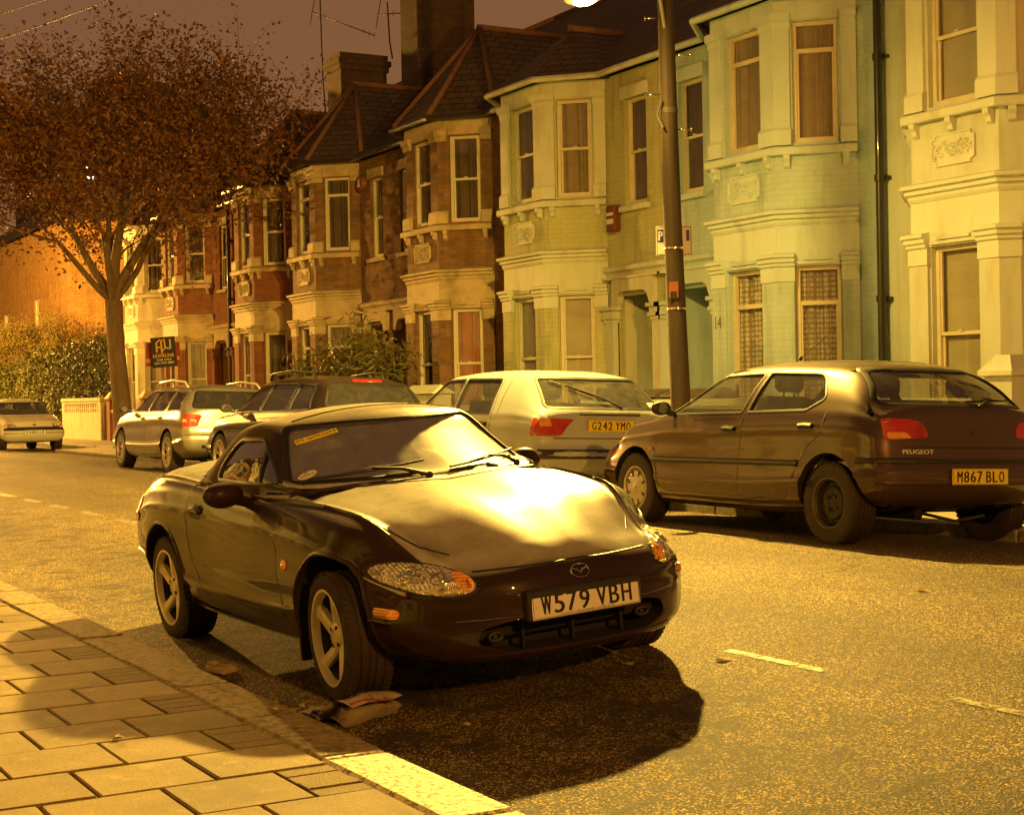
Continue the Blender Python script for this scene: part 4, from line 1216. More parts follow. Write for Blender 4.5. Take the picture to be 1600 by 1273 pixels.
    def estate(paintm, glass, loc, rz, roll, label, rails, style, L=0, railm=None, zs=0.0, k=1.0):
        rad = [0, .06, .12, .22, .05, .11, 0]; bow = [0, .004, .012, .014, .012, .02]
        q = lambda z: z+(zs if z > 1.0 else 0)
        stn = [(-2.12, sec(.30, .66, .81, .42, .83, .62, .79, .90, .62, q(.985), q(.99))),
               (-2.02, sec(.27, .68, .83, .40, .85, .62, .81, .93, .64, q(1.10), q(1.12))),
               (-1.86, sec(.25, .70, .845, .37, .86, .62, .82, .94, .62, q(1.27), q(1.30))),
               (-1.70, sec(.23, .71, .85, .35, .862, .62, .82, .94, .59, q(1.345), q(1.385))),
               (-1.3, sec(.21, .72, .85, .33, .862, .62, .82, .94, .575, q(1.375), q(1.42))),
               (-.4, sec(.18, .73, .85, .28, .862, .60, .82, .93, .565, q(1.40), q(1.445))),
               (.20, sec(.18, .73, .85, .28, .862, .58, .82, .915, .565, q(1.37), q(1.42))),
               (.42, sec(.18, .73, .85, .28, .862, .58, .815, .91, .585, q(1.30), q(1.345))),
               (.95, sec(.18, .73, .85, .29, .86, .57, .805, .90, .67, 1.00, 1.03)),
               (1.18, sec(.18, .72, .85, .30, .86, .56, .80, .89, .68, .925, .95)),
               (1.60, sec(.20, .70, .845, .32, .855, .56, .78, .85, .64, .875, .90)),
               (2.00, sec(.22, .66, .82, .34, .83, .54, .75, .76, .6, .785, .81)),
               (2.20, sec(.24, .64, .79, .36, .80, .50, .72, .67, .56, .695, .72))]
        fd = rpoly([(.95, .945, .03), (-.10, .955, .02), (-.14, 1.335, .04), (.34, 1.32, .10)], .05)
        rd = rpoly([(-.17, .957, .02), (-.98, .965, .03), (-1.08, 1.05, .05), (-1.02, 1.32, .05), (-.20, 1.335, .04)], .05)
        qw = rpoly([(-1.16, .97, .03), (-1.82, .985, .05), (-1.62, 1.29, .08), (-1.12, 1.315, .04)], .05)
        fd, rd, qw = [[(x, z+(zs if z > 1.2 else 0)) for x, z in w] for w in (fd, rd, qw)]
        rw = rpoly([(-.66, 1.02, .06), (.66, 1.02, .06), (.55, 1.30+zs, .07), (-.55, 1.30+zs, .07)], .05)
        ws = rpoly([(-.67, .985, .05), (.67, .985, .05), (.545, 1.32+zs, .05), (-.545, 1.32+zs, .05)], .05)
        cab = [([(-1.93, .96), (-1.70, 1.31+zs), (.18, 1.36+zs), (.9, 1.02), (.9, .96)], lambda z: .765-(z-.96)*.60), ([(-1.9, .45), (-1.9, .97), (.95, .97), (1.0, .45)], lambda z: .75)]
        sp = dict(sq=.92, paint=paintm, stn=stn, rad=rad, bow=bow, ax=(1.31, -1.31), arch=.35 if style != 'ten' else .362, wr=.30 if style != 'ten' else .32, rr=.19 if style != 'ten' else .235, hw=.862, tw=.74,
                  styles=(style, style), cab=cab, side=[fd, rd, qw], glass=glass, ww=.2,
                  scr=[(ws, 'F', glass, 'windscreen', .2, 1.5), (rw, 'B', M['darkglass'], 'rear_window', -2.5, -1.66)],
                  front=dict(prof=[(.2, -.12), (.3, -.01), (.42, .02), (.52, .0), (.62, -.05), (.72, -.12)], k=.24, p=2.6, L=.7),
                  rear=dict(prof=[(.28, -.10), (.40, .04), (.55, .06), (.66, .01), (.75, .0), (1.0, -.03)], k=.12, p=2.8, L=.5),
                  seats=(.25, .36, .55, 0, -1.1), wheelpos=(.65, -.37, .88), dash=(.75, 1.0, .96),
                  shut=[[(1.0, .93), (1.0, .6), (.95, .33), (.85, .28), (-.12, .28)], [(-.135, .95), (-.12, .28)], [(-.12, .28), (-.80, .28), (-.9, .45), (-1.05, .7), (-1.12, .96)]],
                  mould=[],
                  handles=[(.02, .83), (-.93, .85)], mirrors=[(.84, .81, .95)], mmat=M['plastic'], hmat=paintm,
                  band=[([(y, .60) for y in np.linspace(-.80, .80, 24)], 'B', M['black'], .010, .002, 'shut_line'), ([(y, .42) for y in np.linspace(-.55, .55, 20)], 'B', M['black'], .05, .004, 'bumper_vent')], step=.06)
        t, S = build_car('estate_car', label, GRP, loc, rz, roll, sp)
        for sg in (1, -1):
            m = MB()
            y = .60
            z0 = 1.385+zs
            m.tube([(.05, sg*y*.97, z0-.03), (-.05, sg*y*.96, z0+.045), (-.7, sg*y*.96, z0+.075), (-1.4, sg*y*.98, z0+.035), (-1.55, sg*y*.985, z0-.04)], .017, 8)
            m.tube([(-.7, sg*y*.95, z0-.03), (-.7, sg*y*.96, z0+.075)], .014, 6)
            m.build('roof_rail', railm or M['plastic'], t)
        rl = rpoly([(.64, .72, .03), (.80, .72, .02), (.79, .92, .03), (.68, .92, .03)], .03)
        for sg in (1, -1):
            m = MB(); patch(m, S, [(p[0]*sg, p[1]) for p in rl], 'B', off=.006, bulge=.006, rings=5, step=.03); o = m.build('tail_light', M['redlens'], t)
            md = 'L' if sg > 0 else 'R'
            m = MB(); patch(m, S, rpoly([(-2.08, .72), (-1.99, .72), (-2.0, .92), (-2.07, .92)], .03), md, off=.006, bulge=.003, rings=4, step=.03); m.build('side_lens', M['redlens'], o)
            m = MB(); patch(m, S, rpoly([(-2.07, .79), (-2.0, .79), (-2.0, .84), (-2.06, .84)], .01), md, off=.011, edge=.004, rings=3, step=.03); m.build('white_lens', M['clearlens'], o)
        return t, S
    loc, roll = parked(-20.0, 8.16, 7.5, 8.85, -1)
    t, S = estate(P, M['darkglass'], loc, PI+.01, roll, 'dark estate car with black roof rails, its tailgate behind the soft top of the roadster', True, 'ten', zs=.03)
    t['label'] = 'dark estate car with black roof rails, between the silver estate and the pale hatchback'
    m = MB(); strip(m, S, [(y, 1.352) for y in np.linspace(-.2, .2, 8)], 'B', w=.03, off=.01, round_=True); m.build('high_brake_light', M['redlens'], t)
    plate_at(t, S, 0, .80, 'B', 'T264 HGO'.replace('T264 HGO', ' . . .'), True) if False else None
    P = paint('silver_paint', (.40, .37, .30), .6, .32, dust=(.3, .26, .2))
    loc, roll = parked(-25.4, 8.25, 7.5, 8.9, -1)
    t, S = estate(P, M['carglass'], loc, PI, roll, 'silver estate car with multi-spoke alloy wheels parked in front of the tree trunk', True, 'ten', railm=M['alloy_bright'])
    pl = MB(); l, n = S.proj(0, .84, 'B'); pl.box(l.x-.012, l.x, -.26, .26, .785, .896, .003); pl.build('number_plate', M['plate_y'], t)
    m = MB(); text_surf(m, S, 'avant', .14, .03, .50, .72, 'B', .006); m.build('badge_lettering', M['redlens'], t, fix=False)
    # ---------------- small white hatchback facing the camera
    P = paint('white_small_car_paint', (.60, .58, .46), .05, .45, dust=(.42, .37, .25))
    rad = [0, .05, .10, .18, .05, .09, 0]; bow = [0, .003, .010, .012, .010, .018]
    stn = [(-1.75, sec(.30, .64, .76, .42, .79, .62, .75, .88, .60, .96, .97)),
           (-1.60, sec(.26, .66, .78, .38, .80, .62, .765, .90, .60, 1.10, 1.13)),
           (-1.35, sec(.24, .68, .79, .36, .803, .62, .77, .91, .57, 1.27, 1.31)),
           (-.9, sec(.22, .69, .79, .33, .803, .62, .77, .91, .56, 1.32, 1.36)),
           (-.2, sec(.20, .70, .79, .28, .803, .60, .77, .905, .555, 1.33, 1.37)),
           (.22, sec(.20, .70, .79, .28, .803, .58, .77, .895, .56, 1.29, 1.33)),
           (.36, sec(.20, .70, .79, .28, .803, .58, .765, .89, .575, 1.22, 1.26)),
           (.90, sec(.20, .69, .79, .29, .80, .57, .755, .875, .65, .93, .96)),
           (1.05, sec(.20, .68, .79, .30, .80, .56, .75, .865, .64, .89, .915)),
           (1.50, sec(.22, .66, .785, .32, .79, .55, .73, .81, .60, .825, .84)),
           (1.82, sec(.24, .64, .77, .34, .78, .53, .71, .735, .58, .745, .755))]
    fd = rpoly([(.82, .92, .02), (-.22, .93, .02), (-.26, 1.28, .04), (.26, 1.265, .07)], .03)
    rd = rpoly([(-.34, .93, .02), (-1.15, .96, .05), (-1.10, 1.24, .06), (-.38, 1.28, .04)], .03)
    ws = rpoly([(-.63, .945, .04), (.63, .945, .04), (.535, 1.255, .05), (-.535, 1.255, .05)], .05)
    rw = rpoly([(-.58, 1.0, .05), (.58, 1.0, .05), (.5, 1.24, .05), (-.5, 1.24, .05)], .05)
    cab = [([(-1.45, .93), (-1.25, 1.25), (.2, 1.29), (.80, .98), (.80, .93)], lambda z: .725-(z-.93)*.55), ([(-1.4, .45), (-1.4, .94), (.85, .94), (.9, .45)], lambda z: .71)]
    loc, roll = ((-42.3, 9.0, .14), 0.0)
    sp = dict(sq=.92, paint=P, stn=stn, rad=rad, bow=bow, ax=(1.22, -1.22), arch=.325, wr=.275, rr=.165, hw=.80, tw=.70, styles=('cover', 'cover'), cab=cab,
              side=[fd, rd], scr=[(ws, 'F', M['carglass'], 'windscreen', .15, 1.3), (rw, 'B', M['carglass'], 'rear_window', -2.1, -1.24)],
              front=dict(prof=[(.22, -.10), (.30, .0), (.40, .05), (.50, .05), (.56, .0), (.74, -.04)], k=.14, p=2.8, L=.5),
              rear=dict(prof=[(.30, -.08), (.40, .04), (.62, .01), (.98, -.02)], k=.10, p=3, L=.45),
              seats=(.15, .33, .52, 0, -1.1), wheelpos=(.55, -.34, .90), dash=(.62, .86, .91),
              shut=[[(.86, .90), (.86, .5), (.78, .30), (-.30, .29), (-.32, .92)]], mould=[([(.84, .53), (-.9, .53)], M['plastic'], .045, .010)],
              handles=[(-.2, .82)], mirrors=[(.74, .76, .92)], mmat=M['plastic'],
              hood=[[(.98, s*.60), (1.5, s*.575), (1.80, s*.55)] for s in (1, -1)],
              band=[([(y, .515) for y in np.linspace(-.74, .74, 24)], 'F', M['plastic'], .15, .012, 'front_bumper'),
                    ([(y, .60) for y in np.linspace(-.66, .66, 24)], 'F', M['plastic'], .035, .003, 'grille')])
    t, S = build_car('hatchback', 'small white hatchback facing the camera, in front of the tall hedge', GRP, loc, .035, roll, sp)
    for sg in (1, -1):
        hl = rpoly([(.44, .615, .02), (.72, .625, .03), (.70, .705, .03), (.45, .70, .03)], .02)
        m = MB(); patch(m, S, [(p[0]*sg, p[1]) for p in hl], 'F', off=.006, bulge=.008, rings=5, step=.03); q = m.build('headlight', M['clearlens'], t)
        am = rpoly([(.66, .62), (.735, .625), (.72, .70), (.665, .70)], .02)
        m = MB(); patch(m, S, [(p[0]*sg, p[1]) for p in am], 'F', off=.012, edge=.002, bulge=.004, rings=3, step=.02); m.build('turn_signal', M['amberlens'], q)
    l, n = S.proj(0, .67, 'F'); m = MB(); m.ball(l+n*.003, .05, 14, 6, (.15, 1, .42)); m.build('badge', M['steel'], t)
    plate_at(t, S, .0, .48, 'F', 'P448 LLW', False, out=.02)
    m = MB(); m.box(.35, .40, -.1, .1, 1.20, 1.25, .015); m.build('inner_mirror', M['plastic'], t)
    m = MB(); m.tube([(.2, .0, 1.33), (.15, 0, 1.45)], .004, 5); m.build('roof_aerial', M['black'], t)
# ------------------------------------------------------------------ street
KN0, KN1 = 2.01, 2.25      # near kerbstone
KF0, KF1 = 8.98, 9.14      # far kerbstone
def road_z(y):
    return float(pchip([0, 2.25, 2.64, 4.22, 5.9, 7.5, 8.6, 8.98, 12], [-.02, -.02, 0, .105, .185, .205, .175, .15, .15], y))

def road_material():
    m, nt, out = nodes('asphalt'); L = nt.links.new
    b = N(nt, 'ShaderNodeBsdfPrincipled')
    tc = N(nt, 'ShaderNodeTexCoord')
    agg = N(nt, 'ShaderNodeTexVoronoi', Scale=110.0); L(tc.outputs['Object'], agg.inputs['Vector'])
    sp = N(nt, 'ShaderNodeTexNoise', Scale=160.0, Detail=3.0); L(tc.outputs['Object'], sp.inputs['Vector'])
    big = N(nt, 'ShaderNodeTexNoise', Scale=.55, Detail=7.0, Roughness=.6); L(tc.outputs['Object'], big.inputs['Vector'])
    mp = N(nt, 'ShaderNodeMapping'); mp.inputs['Scale'].default_value = (.35, 1.6, 1); L(tc.outputs['Object'], mp.inputs['Vector'])
    wear = N(nt, 'ShaderNodeTexNoise', Scale=1.3, Detail=5.0, Roughness=.6); L(mp.outputs[0], wear.inputs['Vector'])
    st = N(nt, 'ShaderNodeTexNoise', Scale=3.2, Detail=6.0, Roughness=.7); L(tc.outputs['Object'], st.inputs['Vector'])
    cr = N(nt, 'ShaderNodeValToRGB'); cr.color_ramp.elements[0].color = (.010, .007, .003, 1); cr.color_ramp.elements[1].color = (.62, .45, .15, 1)
    cr.color_ramp.elements[0].position = .05; cr.color_ramp.elements[1].position = 1.0
    k_ = cr.color_ramp.elements.new(.72); k_.color = (.070, .049, .016, 1)
    ch = N(nt, 'ShaderNodeTexVoronoi', Scale=150.0); L(tc.outputs['Object'], ch.inputs['Vector'])
    sc_ = N(nt, 'ShaderNodeSeparateColor'); L(ch.outputs['Color'], sc_.inputs[0]); L(sc_.outputs[0], cr.inputs[0])
    m1 = N(nt, 'ShaderNodeMix', data_type='RGBA', blend_type='MULTIPLY'); m1.inputs['Factor'].default_value = 1
    r = N(nt, 'ShaderNodeMapRange'); r.inputs['From Min'].default_value = .3; r.inputs['From Max'].default_value = .7; r.inputs['To Min'].default_value = .50; r.inputs['To Max'].default_value = 1.4
    ad = N(nt, 'ShaderNodeMath', operation='ADD'); hf = N(nt, 'ShaderNodeMath', operation='MULTIPLY'); hf.inputs[1].default_value = .5
    L(big.outputs['Fac'], ad.inputs[0]); L(wear.outputs['Fac'], ad.inputs[1]); L(ad.outputs[0], hf.inputs[0]); L(hf.outputs[0], r.inputs['Value'])
    cc = N(nt, 'ShaderNodeCombineColor')
    for k in range(3): L(r.outputs[0], cc.inputs[k])
    L(cr.outputs[0], m1.inputs['A']); L(cc.outputs[0], m1.inputs['B'])
    # oil stains where cars stand, along the near kerb
    sx = N(nt, 'ShaderNodeSeparateXYZ'); L(tc.outputs['Object'], sx.inputs[0])
    band = N(nt, 'ShaderNodeMapRange'); band.inputs['From Min'].default_value = 4.6; band.inputs['From Max'].default_value = 3.6; L(sx.outputs[1], band.inputs['Value'])
    r2 = N(nt, 'ShaderNodeMapRange'); r2.inputs['From Min'].default_value = .50; r2.inputs['From Max'].default_value = .60; L(st.outputs['Fac'], r2.inputs['Value'])
    mm = N(nt, 'ShaderNodeMath', operation='MULTIPLY'); L(band.outputs[0], mm.inputs[0]); L(r2.outputs[0], mm.inputs[1])
    mm2 = N(nt, 'ShaderNodeMath', operation='MULTIPLY'); mm2.inputs[1].default_value = .85; L(mm.outputs[0], mm2.inputs[0])
    m2 = N(nt, 'ShaderNodeMix', data_type='RGBA'); m2.inputs['B'].default_value = (.022, .014, .008, 1)
    L(mm2.outputs[0], m2.inputs['Factor']); L(m1.outputs['Result'], m2.inputs['A'])
    # fine cracks and tar seams
    wn = N(nt, 'ShaderNodeTexNoise', Scale=2.0, Detail=4.0); L(tc.outputs['Object'], wn.inputs['Vector'])
    wa = N(nt, 'ShaderNodeVectorMath', operation='MULTIPLY_ADD'); wa.inputs[1].default_value = (.9, .9, .9); L(wn.outputs['Color'], wa.inputs[0]); L(tc.outputs['Object'], wa.inputs[2])
    vc = N(nt, 'ShaderNodeTexVoronoi', Scale=.42, feature='DISTANCE_TO_EDGE'); L(wa.outputs[0], vc.inputs['Vector'])
    ck = N(nt, 'ShaderNodeMapRange'); ck.inputs['From Min'].default_value = .006; ck.inputs['From Max'].default_value = .0015; L(vc.outputs['Distance'], ck.inputs['Value'])
    cm_ = N(nt, 'ShaderNodeMapRange'); cm_.inputs['From Min'].default_value = .50; cm_.inputs['From Max'].default_value = .60; L(big.outputs['Fac'], cm_.inputs['Value'])
    cx_ = N(nt, 'ShaderNodeMath', operation='MULTIPLY'); L(ck.outputs[0], cx_.inputs[0]); L(cm_.outputs[0], cx_.inputs[1])
    m3 = N(nt, 'ShaderNodeMix', data_type='RGBA'); m3.inputs['B'].default_value = (.010, .007, .004, 1); L(cx_.outputs[0], m3.inputs['Factor']); L(m2.outputs['Result'], m3.inputs['A'])
    wv = N(nt, 'ShaderNodeTexWave', Scale=.19, Distortion=.35); wv.bands_direction = 'Y'; wv.inputs['Detail'].default_value = 1; L(tc.outputs['Object'], wv.inputs['Vector'])
    pr_ = N(nt, 'ShaderNodeMapRange'); pr_.inputs['To Min'].default_value = .80; pr_.inputs['To Max'].default_value = 1.15; L(wv.outputs['Fac'], pr_.inputs['Value'])
    pc_ = N(nt, 'ShaderNodeCombineColor')
    for k in range(3): L(pr_.outputs[0], pc_.inputs[k])
    m4 = N(nt, 'ShaderNodeMix', data_type='RGBA', blend_type='MULTIPLY'); m4.inputs['Factor'].default_value = 1; L(m3.outputs['Result'], m4.inputs['A']); L(pc_.outputs[0], m4.inputs['B'])
    L(m4.outputs['Result'], b.inputs['Base Color'])
    b.inputs['Roughness'].default_value = .8; b.inputs['Specular IOR Level'].default_value = .35
    ma = N(nt, 'ShaderNodeMath', operation='ADD'); L(agg.outputs['Distance'], ma.inputs[0]); L(sp.outputs['Fac'], ma.inputs[1])
    bp = N(nt, 'ShaderNodeBump'); bp.inputs['Strength'].default_value = .9; bp.inputs['Distance'].default_value = .008
    L(ma.outputs[0], bp.inputs['Height']); L(bp.outputs[0], b.inputs['Normal'])
    L(b.outputs[0], out.inputs[0]); return m

def street():
    asp = road_material()
    # ground under everything
    m = MB(); m.add([(-400, -200, -.06), (100, -200, -.06), (100, 300, -.06), (-400, 300, -.06)], [(0, 1, 2, 3)])
    tag(m.build('ground', pm('dark_ground', (.06, .05, .03), .9), fix=False), kind='structure')
    m = MB(); m.add([(-140, 8.95, .138), (-38.0, 8.95, .138), (-39.15, 10.40, .138), (-140, 10.40, .138)], [(0, 1, 2, 3)]); tag(m.build('parking_bay', asp, fix=False), kind='structure')
    ys = [KN1] + list(np.linspace(2.35, 8.9, 26)) + [KF0]
    xs = [-300, -120, -80, -62, -56] + list(np.arange(-50, 12.1, 2.0)) + [40]
    vs = [(x, y, road_z(y)) for x in xs for y in ys]; n = len(ys)
    fs = [(i*n+j, (i+1)*n+j, (i+1)*n+j+1, i*n+j+1) for i in range(len(xs)-1) for j in range(n-1)]
    m = MB(); m.add(vs, fs, True)
    tag(m.build('road', asp, fix=False), kind='structure')
    # near kerb: granite stones
    rnd = random.Random(3)
    m = MB(); x = -70.0
    while x < 8:
        L_ = rnd.uniform(.72, .98)
        dz = rnd.uniform(-.004, .004)
        m.cur = 1 if -4.95 < x+L_*.5 < -2.0 else 0  # stones in this stretch take the whiter of two colours
        if x < -4.86 < x+L_: L_ = -4.86-x
        m.box(x+.004, x+L_-.004, KN0+.004, KN1+rnd.uniform(-.004, .004), -.05, .102+dz, .012); x += L_
    ker = [pm('granite_kerbstone', (.25, .19, .075), .85, var=.4, scale=30, bump=1.6, bscale=70, col2=(.10, .075, .03), c2scale=22, c2lo=.48, c2hi=.62), pm('whitish_kerbstone', (.72, .70, .52), .7, var=.25, scale=45, bump=2.0, bscale=60, col2=(.10, .075, .035), c2scale=38, c2lo=.50, c2hi=.60, streak=1)]
    tag(m.build('near_kerb', ker), kind='structure')
    m = MB()
    m.prism([(-38.0, KF0), (-37.9, KF1), (-38.95, 10.42), (-39.2, 10.28)], 'z', -.05, .115)
    x = -90.0
    while x < -39.6: m.box(x+.004, x+.896, 10.28, 10.42, -.05, .113, .015); x += .9
    x = -38.0
    while x < 8:
        L_ = rnd.uniform(.8, 1.0); m.box(x+.004, x+L_-.004, KF0, KF1, -.05, .115+rnd.uniform(-.004, .004), .015); x += L_
    tag(m.build('far_kerb', pm('far_kerbstone', (.24, .21, .14), .8, var=.4, scale=20, bump=1.2)), kind='structure')
    # near pavement: bed and slabs
    m = MB(); m.add([(-70, -1.9, .082), (10, -1.9, .082), (10, KN0+.01, .082), (-70, KN0+.01, .082)], [(0, 1, 2, 3)])
    tag(m.build('pavement_bed', pm('dark_jointing', (.03, .024, .012), .9), fix=False), kind='structure')
    def slabm(name, col):
        m, nt, out = nodes(name); L = nt.links.new
        b = N(nt, 'ShaderNodeBsdfPrincipled', Roughness=.8); tc = N(nt, 'ShaderNodeTexCoord'); V = tc.outputs['Object']
        def noise(sc, d=6.0): n = N(nt, 'ShaderNodeTexNoise', Scale=sc, Detail=d, Roughness=.68); L(V, n.inputs['Vector']); return n.outputs['Fac']
        def rng(x, a, c, lo=0.0, hi=1.0):
            r = N(nt, 'ShaderNodeMapRange'); r.inputs['From Min'].default_value = a; r.inputs['From Max'].default_value = c; r.inputs['To Min'].default_value = lo; r.inputs['To Max'].default_value = hi; L(x, r.inputs['Value']); return r.outputs[0]
        cur = None
        def mix(a, colb, f):
            x = N(nt, 'ShaderNodeMix', data_type='RGBA'); x.inputs['B'].default_value = c4(colb); L(f, x.inputs['Factor'])
            if isinstance(a, tuple): x.inputs['A'].default_value = c4(a)
            else: L(a, x.inputs['A'])
            return x.outputs['Result']
        c = mix(col, tuple(k*.62 for k in col), rng(noise(2.2), .40, .66))
        c = mix(c, tuple(k*1.35 for k in col), rng(noise(9.0), .56, .72))
        c = mix(c, tuple(k*.45 for k in col), rng(noise(70.0, 3.0), .55, .70, 0, .75))
        vo = N(nt, 'ShaderNodeTexVoronoi', Scale=2.6); L(V, vo.inputs['Vector']); c = mix(c, tuple(k*.28 for k in col), rng(vo.outputs['Distance'], .055, .040, 0, .75))
        v2 = N(nt, 'ShaderNodeTexVoronoi', Scale=55.0); L(V, v2.inputs['Vector']); c = mix(c, tuple(min(.8, k*2.1) for k in col), rng(v2.outputs['Distance'], .13, .08, 0, .6))
        L(c, b.inputs['Base Color'])
        bp = N(nt, 'ShaderNodeBump'); bp.inputs['Strength'].default_value = .6; bp.inputs['Distance'].default_value = .006; L(noise(110.0), bp.inputs['Height']); L(bp.outputs[0], b.inputs['Normal'])
        L(b.outputs[0], out.inputs[0]); return m
    slab = slabm('concrete_paving_slab', (.225, .158, .050))
    rough = pm('gritty_paver', (.15, .10, .034), .9, var=.5, scale=90, bump=1.5, bscale=110)
    mats = [slab, rough, slabm('worn_paving_slab', (.19, .132, .042)), slabm('pale_paving_slab', (.26, .185, .060))]
    m = MB(); px, py, g = .378, .377, .0035; k = 0; x = -3.62
    for k in range(150):
        x1 = -1.796-k*px; x0 = x1-px
        if x1 < -56: break
        if x1 < -30: pass
        yy = KN0
        if k % 2 == 1:
            for q in range(4):
                m.cur = 1; w = px/4
                m.box(x0+q*w+g, x0+(q+1)*w-g, yy-.19+g, yy-g, .06, .1005+rnd.uniform(-.002, .002), .003)
            yy -= .19
        while yy > -1.9:
            m.cur = rnd.choice([0, 0, 0, 2, 3]); dz = rnd.uniform(-.0025, .0025)
            m.box(x0+g+rnd.uniform(0, .002), x1-g-rnd.uniform(0, .002), yy-py+g, yy-g-rnd.uniform(0, .003), .06, .101+dz, .004+rnd.uniform(0, .004)); yy -= py
    m.cur = 0
    for q in range(6): m.box(-1.79+q*2, .2+q*2-.01, -1.9, KN0-.01, .06, .101, .004)
    tag(m.build('near_pavement', mats, fix=False), kind='structure')
    # far pavement with expansion joints
    m = MB(); 
    for i in range(108):
        x0 = -90.0+i*.9
        for j in range(2):
            if x0 < -37.4 and j == 0: continue
            m.box(x0+.004, x0+.896, (KF1+.005+j*.86) if x0 > -37.4 else 10.43, KF1+.005+(j+1)*.86-.008, .04, .118+rnd.uniform(-.002, .002), .004)
    tag(m.build('far_pavement', pm('far_paving', (.33, .28, .16), .8, var=.2, scale=1.5, bump=.5), fix=False), kind='structure')
    m = MB(); m.prism([(-38.0, KF1), (-36.6, KF1), (-36.6, 10.43), (-39.0, 10.43)], 'z', .04, .1165); tag(m.build('pavement_corner', pm('corner_paving', (.33, .26, .12), .8, var=.2, scale=1.5, bump=.5)), kind='structure')
    m = MB(); m.add([(-140, 10.85, .10), (8, 10.85, .10), (8, 16, .14), (-140, 16, .14)], [(0, 1, 2, 3)])
    m.add([(-140, 16, .139), (8, 16, .139), (8, 60, .139), (-140, 60, .139)], [(0, 1, 2, 3)])
    tag(m.build('front_garden_paving', pm('garden_paving', (.18, .15, .09), .85, var=.3, scale=2), fix=False), kind='structure')
    # thermoplastic markings, worn
    mk, nt, out = nodes('worn_road_paint'); L = nt.links.new
    b = N(nt, 'ShaderNodeBsdfPrincipled'); b.inputs['Base Color'].default_value = (.26, .22, .11, 1); b.inputs['Roughness'].default_value = .6
    tr = N(nt, 'ShaderNodeBsdfTransparent'); tc = N(nt, 'ShaderNodeTexCoord')
    nz = N(nt, 'ShaderNodeTexNoise', Scale=38.0, Detail=6.0, Roughness=.7); L(tc.outputs['Object'], nz.inputs['Vector'])
    rr = N(nt, 'ShaderNodeMapRange'); rr.inputs['From Min'].default_value = .40; rr.inputs['From Max'].default_value = .56; L(nz.outputs['Fac'], rr.inputs['Value'])
    mx = N(nt, 'ShaderNodeMixShader'); L(rr.outputs[0], mx.inputs[0]); L(tr.outputs[0], mx.inputs[1]); L(b.outputs[0], mx.inputs[2]); L(mx.outputs[0], out.inputs[0])
    m = MB()
    def dash(x0, x1, y0, y1):
        nseg = max(1, int((x1-x0)/1.0))
        for i in range(nseg):
            a = x0+(x1-x0)*i/nseg; c = x0+(x1-x0)*(i+1)/nseg
            m.add([(a, y0, road_z(y0)+.004), (c, y0, road_z(y0)+.004), (c, y1, road_z(y1)+.004), (a, y1, road_z(y1)+.004)], [(0, 1, 2, 3)])
    E_ = CL_Y
    for x0, x1 in CL_DASH: dash(x0, x1, E_-(.028 if x1 > -10 else .05), E_+(.028 if x1 > -10 else .05))
    dash(-40, -1.5, BAY_Y-.028, BAY_Y+.028)
    tag(m.build('road_markings', mk, fix=False), kind='structure')
# ------------------------------------------------------------------ terrace
W_H = 4.80
def wallmesh(mb, O, U, L, z0, z1, ops, depth=.14):
    """vertical wall from O along unit U with window openings and reveals; inward normal = (-U.y, U.x) rotated"""
    O = Vector(O); U = Vector(U).normalized(); Nin = Vector((-U.y, U.x, 0))
    us = sorted(set([0, L] + [a for o in ops for a in o[:2]])); zs = sorted(set([z0, z1] + [a for o in ops for a in o[2:]]))
    P = lambda u, z, d=0: tuple(O + U*u + Nin*d + Vector((0, 0, z)))
    for i in range(len(us)-1):
        for j in range(len(zs)-1):
            uc, zc = (us[i]+us[i+1])/2, (zs[j]+zs[j+1])/2
            if any(o[0] < uc < o[1] and o[2] < zc < o[3] for o in ops): continue
            mb.add([P(us[i], zs[j]), P(us[i+1], zs[j]), P(us[i+1], zs[j+1]), P(us[i], zs[j+1])], [(0, 1, 2, 3)], False)
    for a, b, c, d in ops:
        for q in (((a, c), (a, d)), ((b, d), (b, c)), ((a, d), (b, d)), ((b, c), (a, c))):
            (u0, v0), (u1, v1) = q
            mb.add([P(u0, v0), P(u0, v0, depth), P(u1, v1, depth), P(u1, v1)], [(0, 1, 2, 3)], False)

def offs(poly, d):
    """offset an open polyline outwards (to its right) with mitres"""
    out = []; n = len(poly)
    for i in range(n):
        p = Vector(poly[i])
        ns = []
        if i > 0: t = (p-Vector(poly[i-1])).normalized(); ns.append(Vector((t.y, -t.x)))
        if i < n-1: t = (Vector(poly[i+1])-p).normalized(); ns.append(Vector((t.y, -t.x)))
        m = sum(ns, Vector((0, 0))); m = m.normalized(); k = d/max(.3, m.dot(ns[0]))
        out.append((p.x+m.x*k, p.y+m.y*k))
    return out

def band(mb, poly, prof):
    """moulding swept along a polyline: prof = [(offset, z)...]"""
    rows = [offs(poly, d) for d, z in prof]; n = len(poly)
    vs = [(p[0], p[1], prof[i][1]) for i, r in enumerate(rows) for p in r]
    fs = [(i*n+j, i*n+j+1, (i+1)*n+j+1, (i+1)*n+j) for i in range(len(prof)-1) for j in range(n-1)]
    fs += [tuple(i*n for i in range(len(prof))), tuple(i*n+n-1 for i in range(len(prof)))[::-1]]
    mb.add(vs, fs, False)

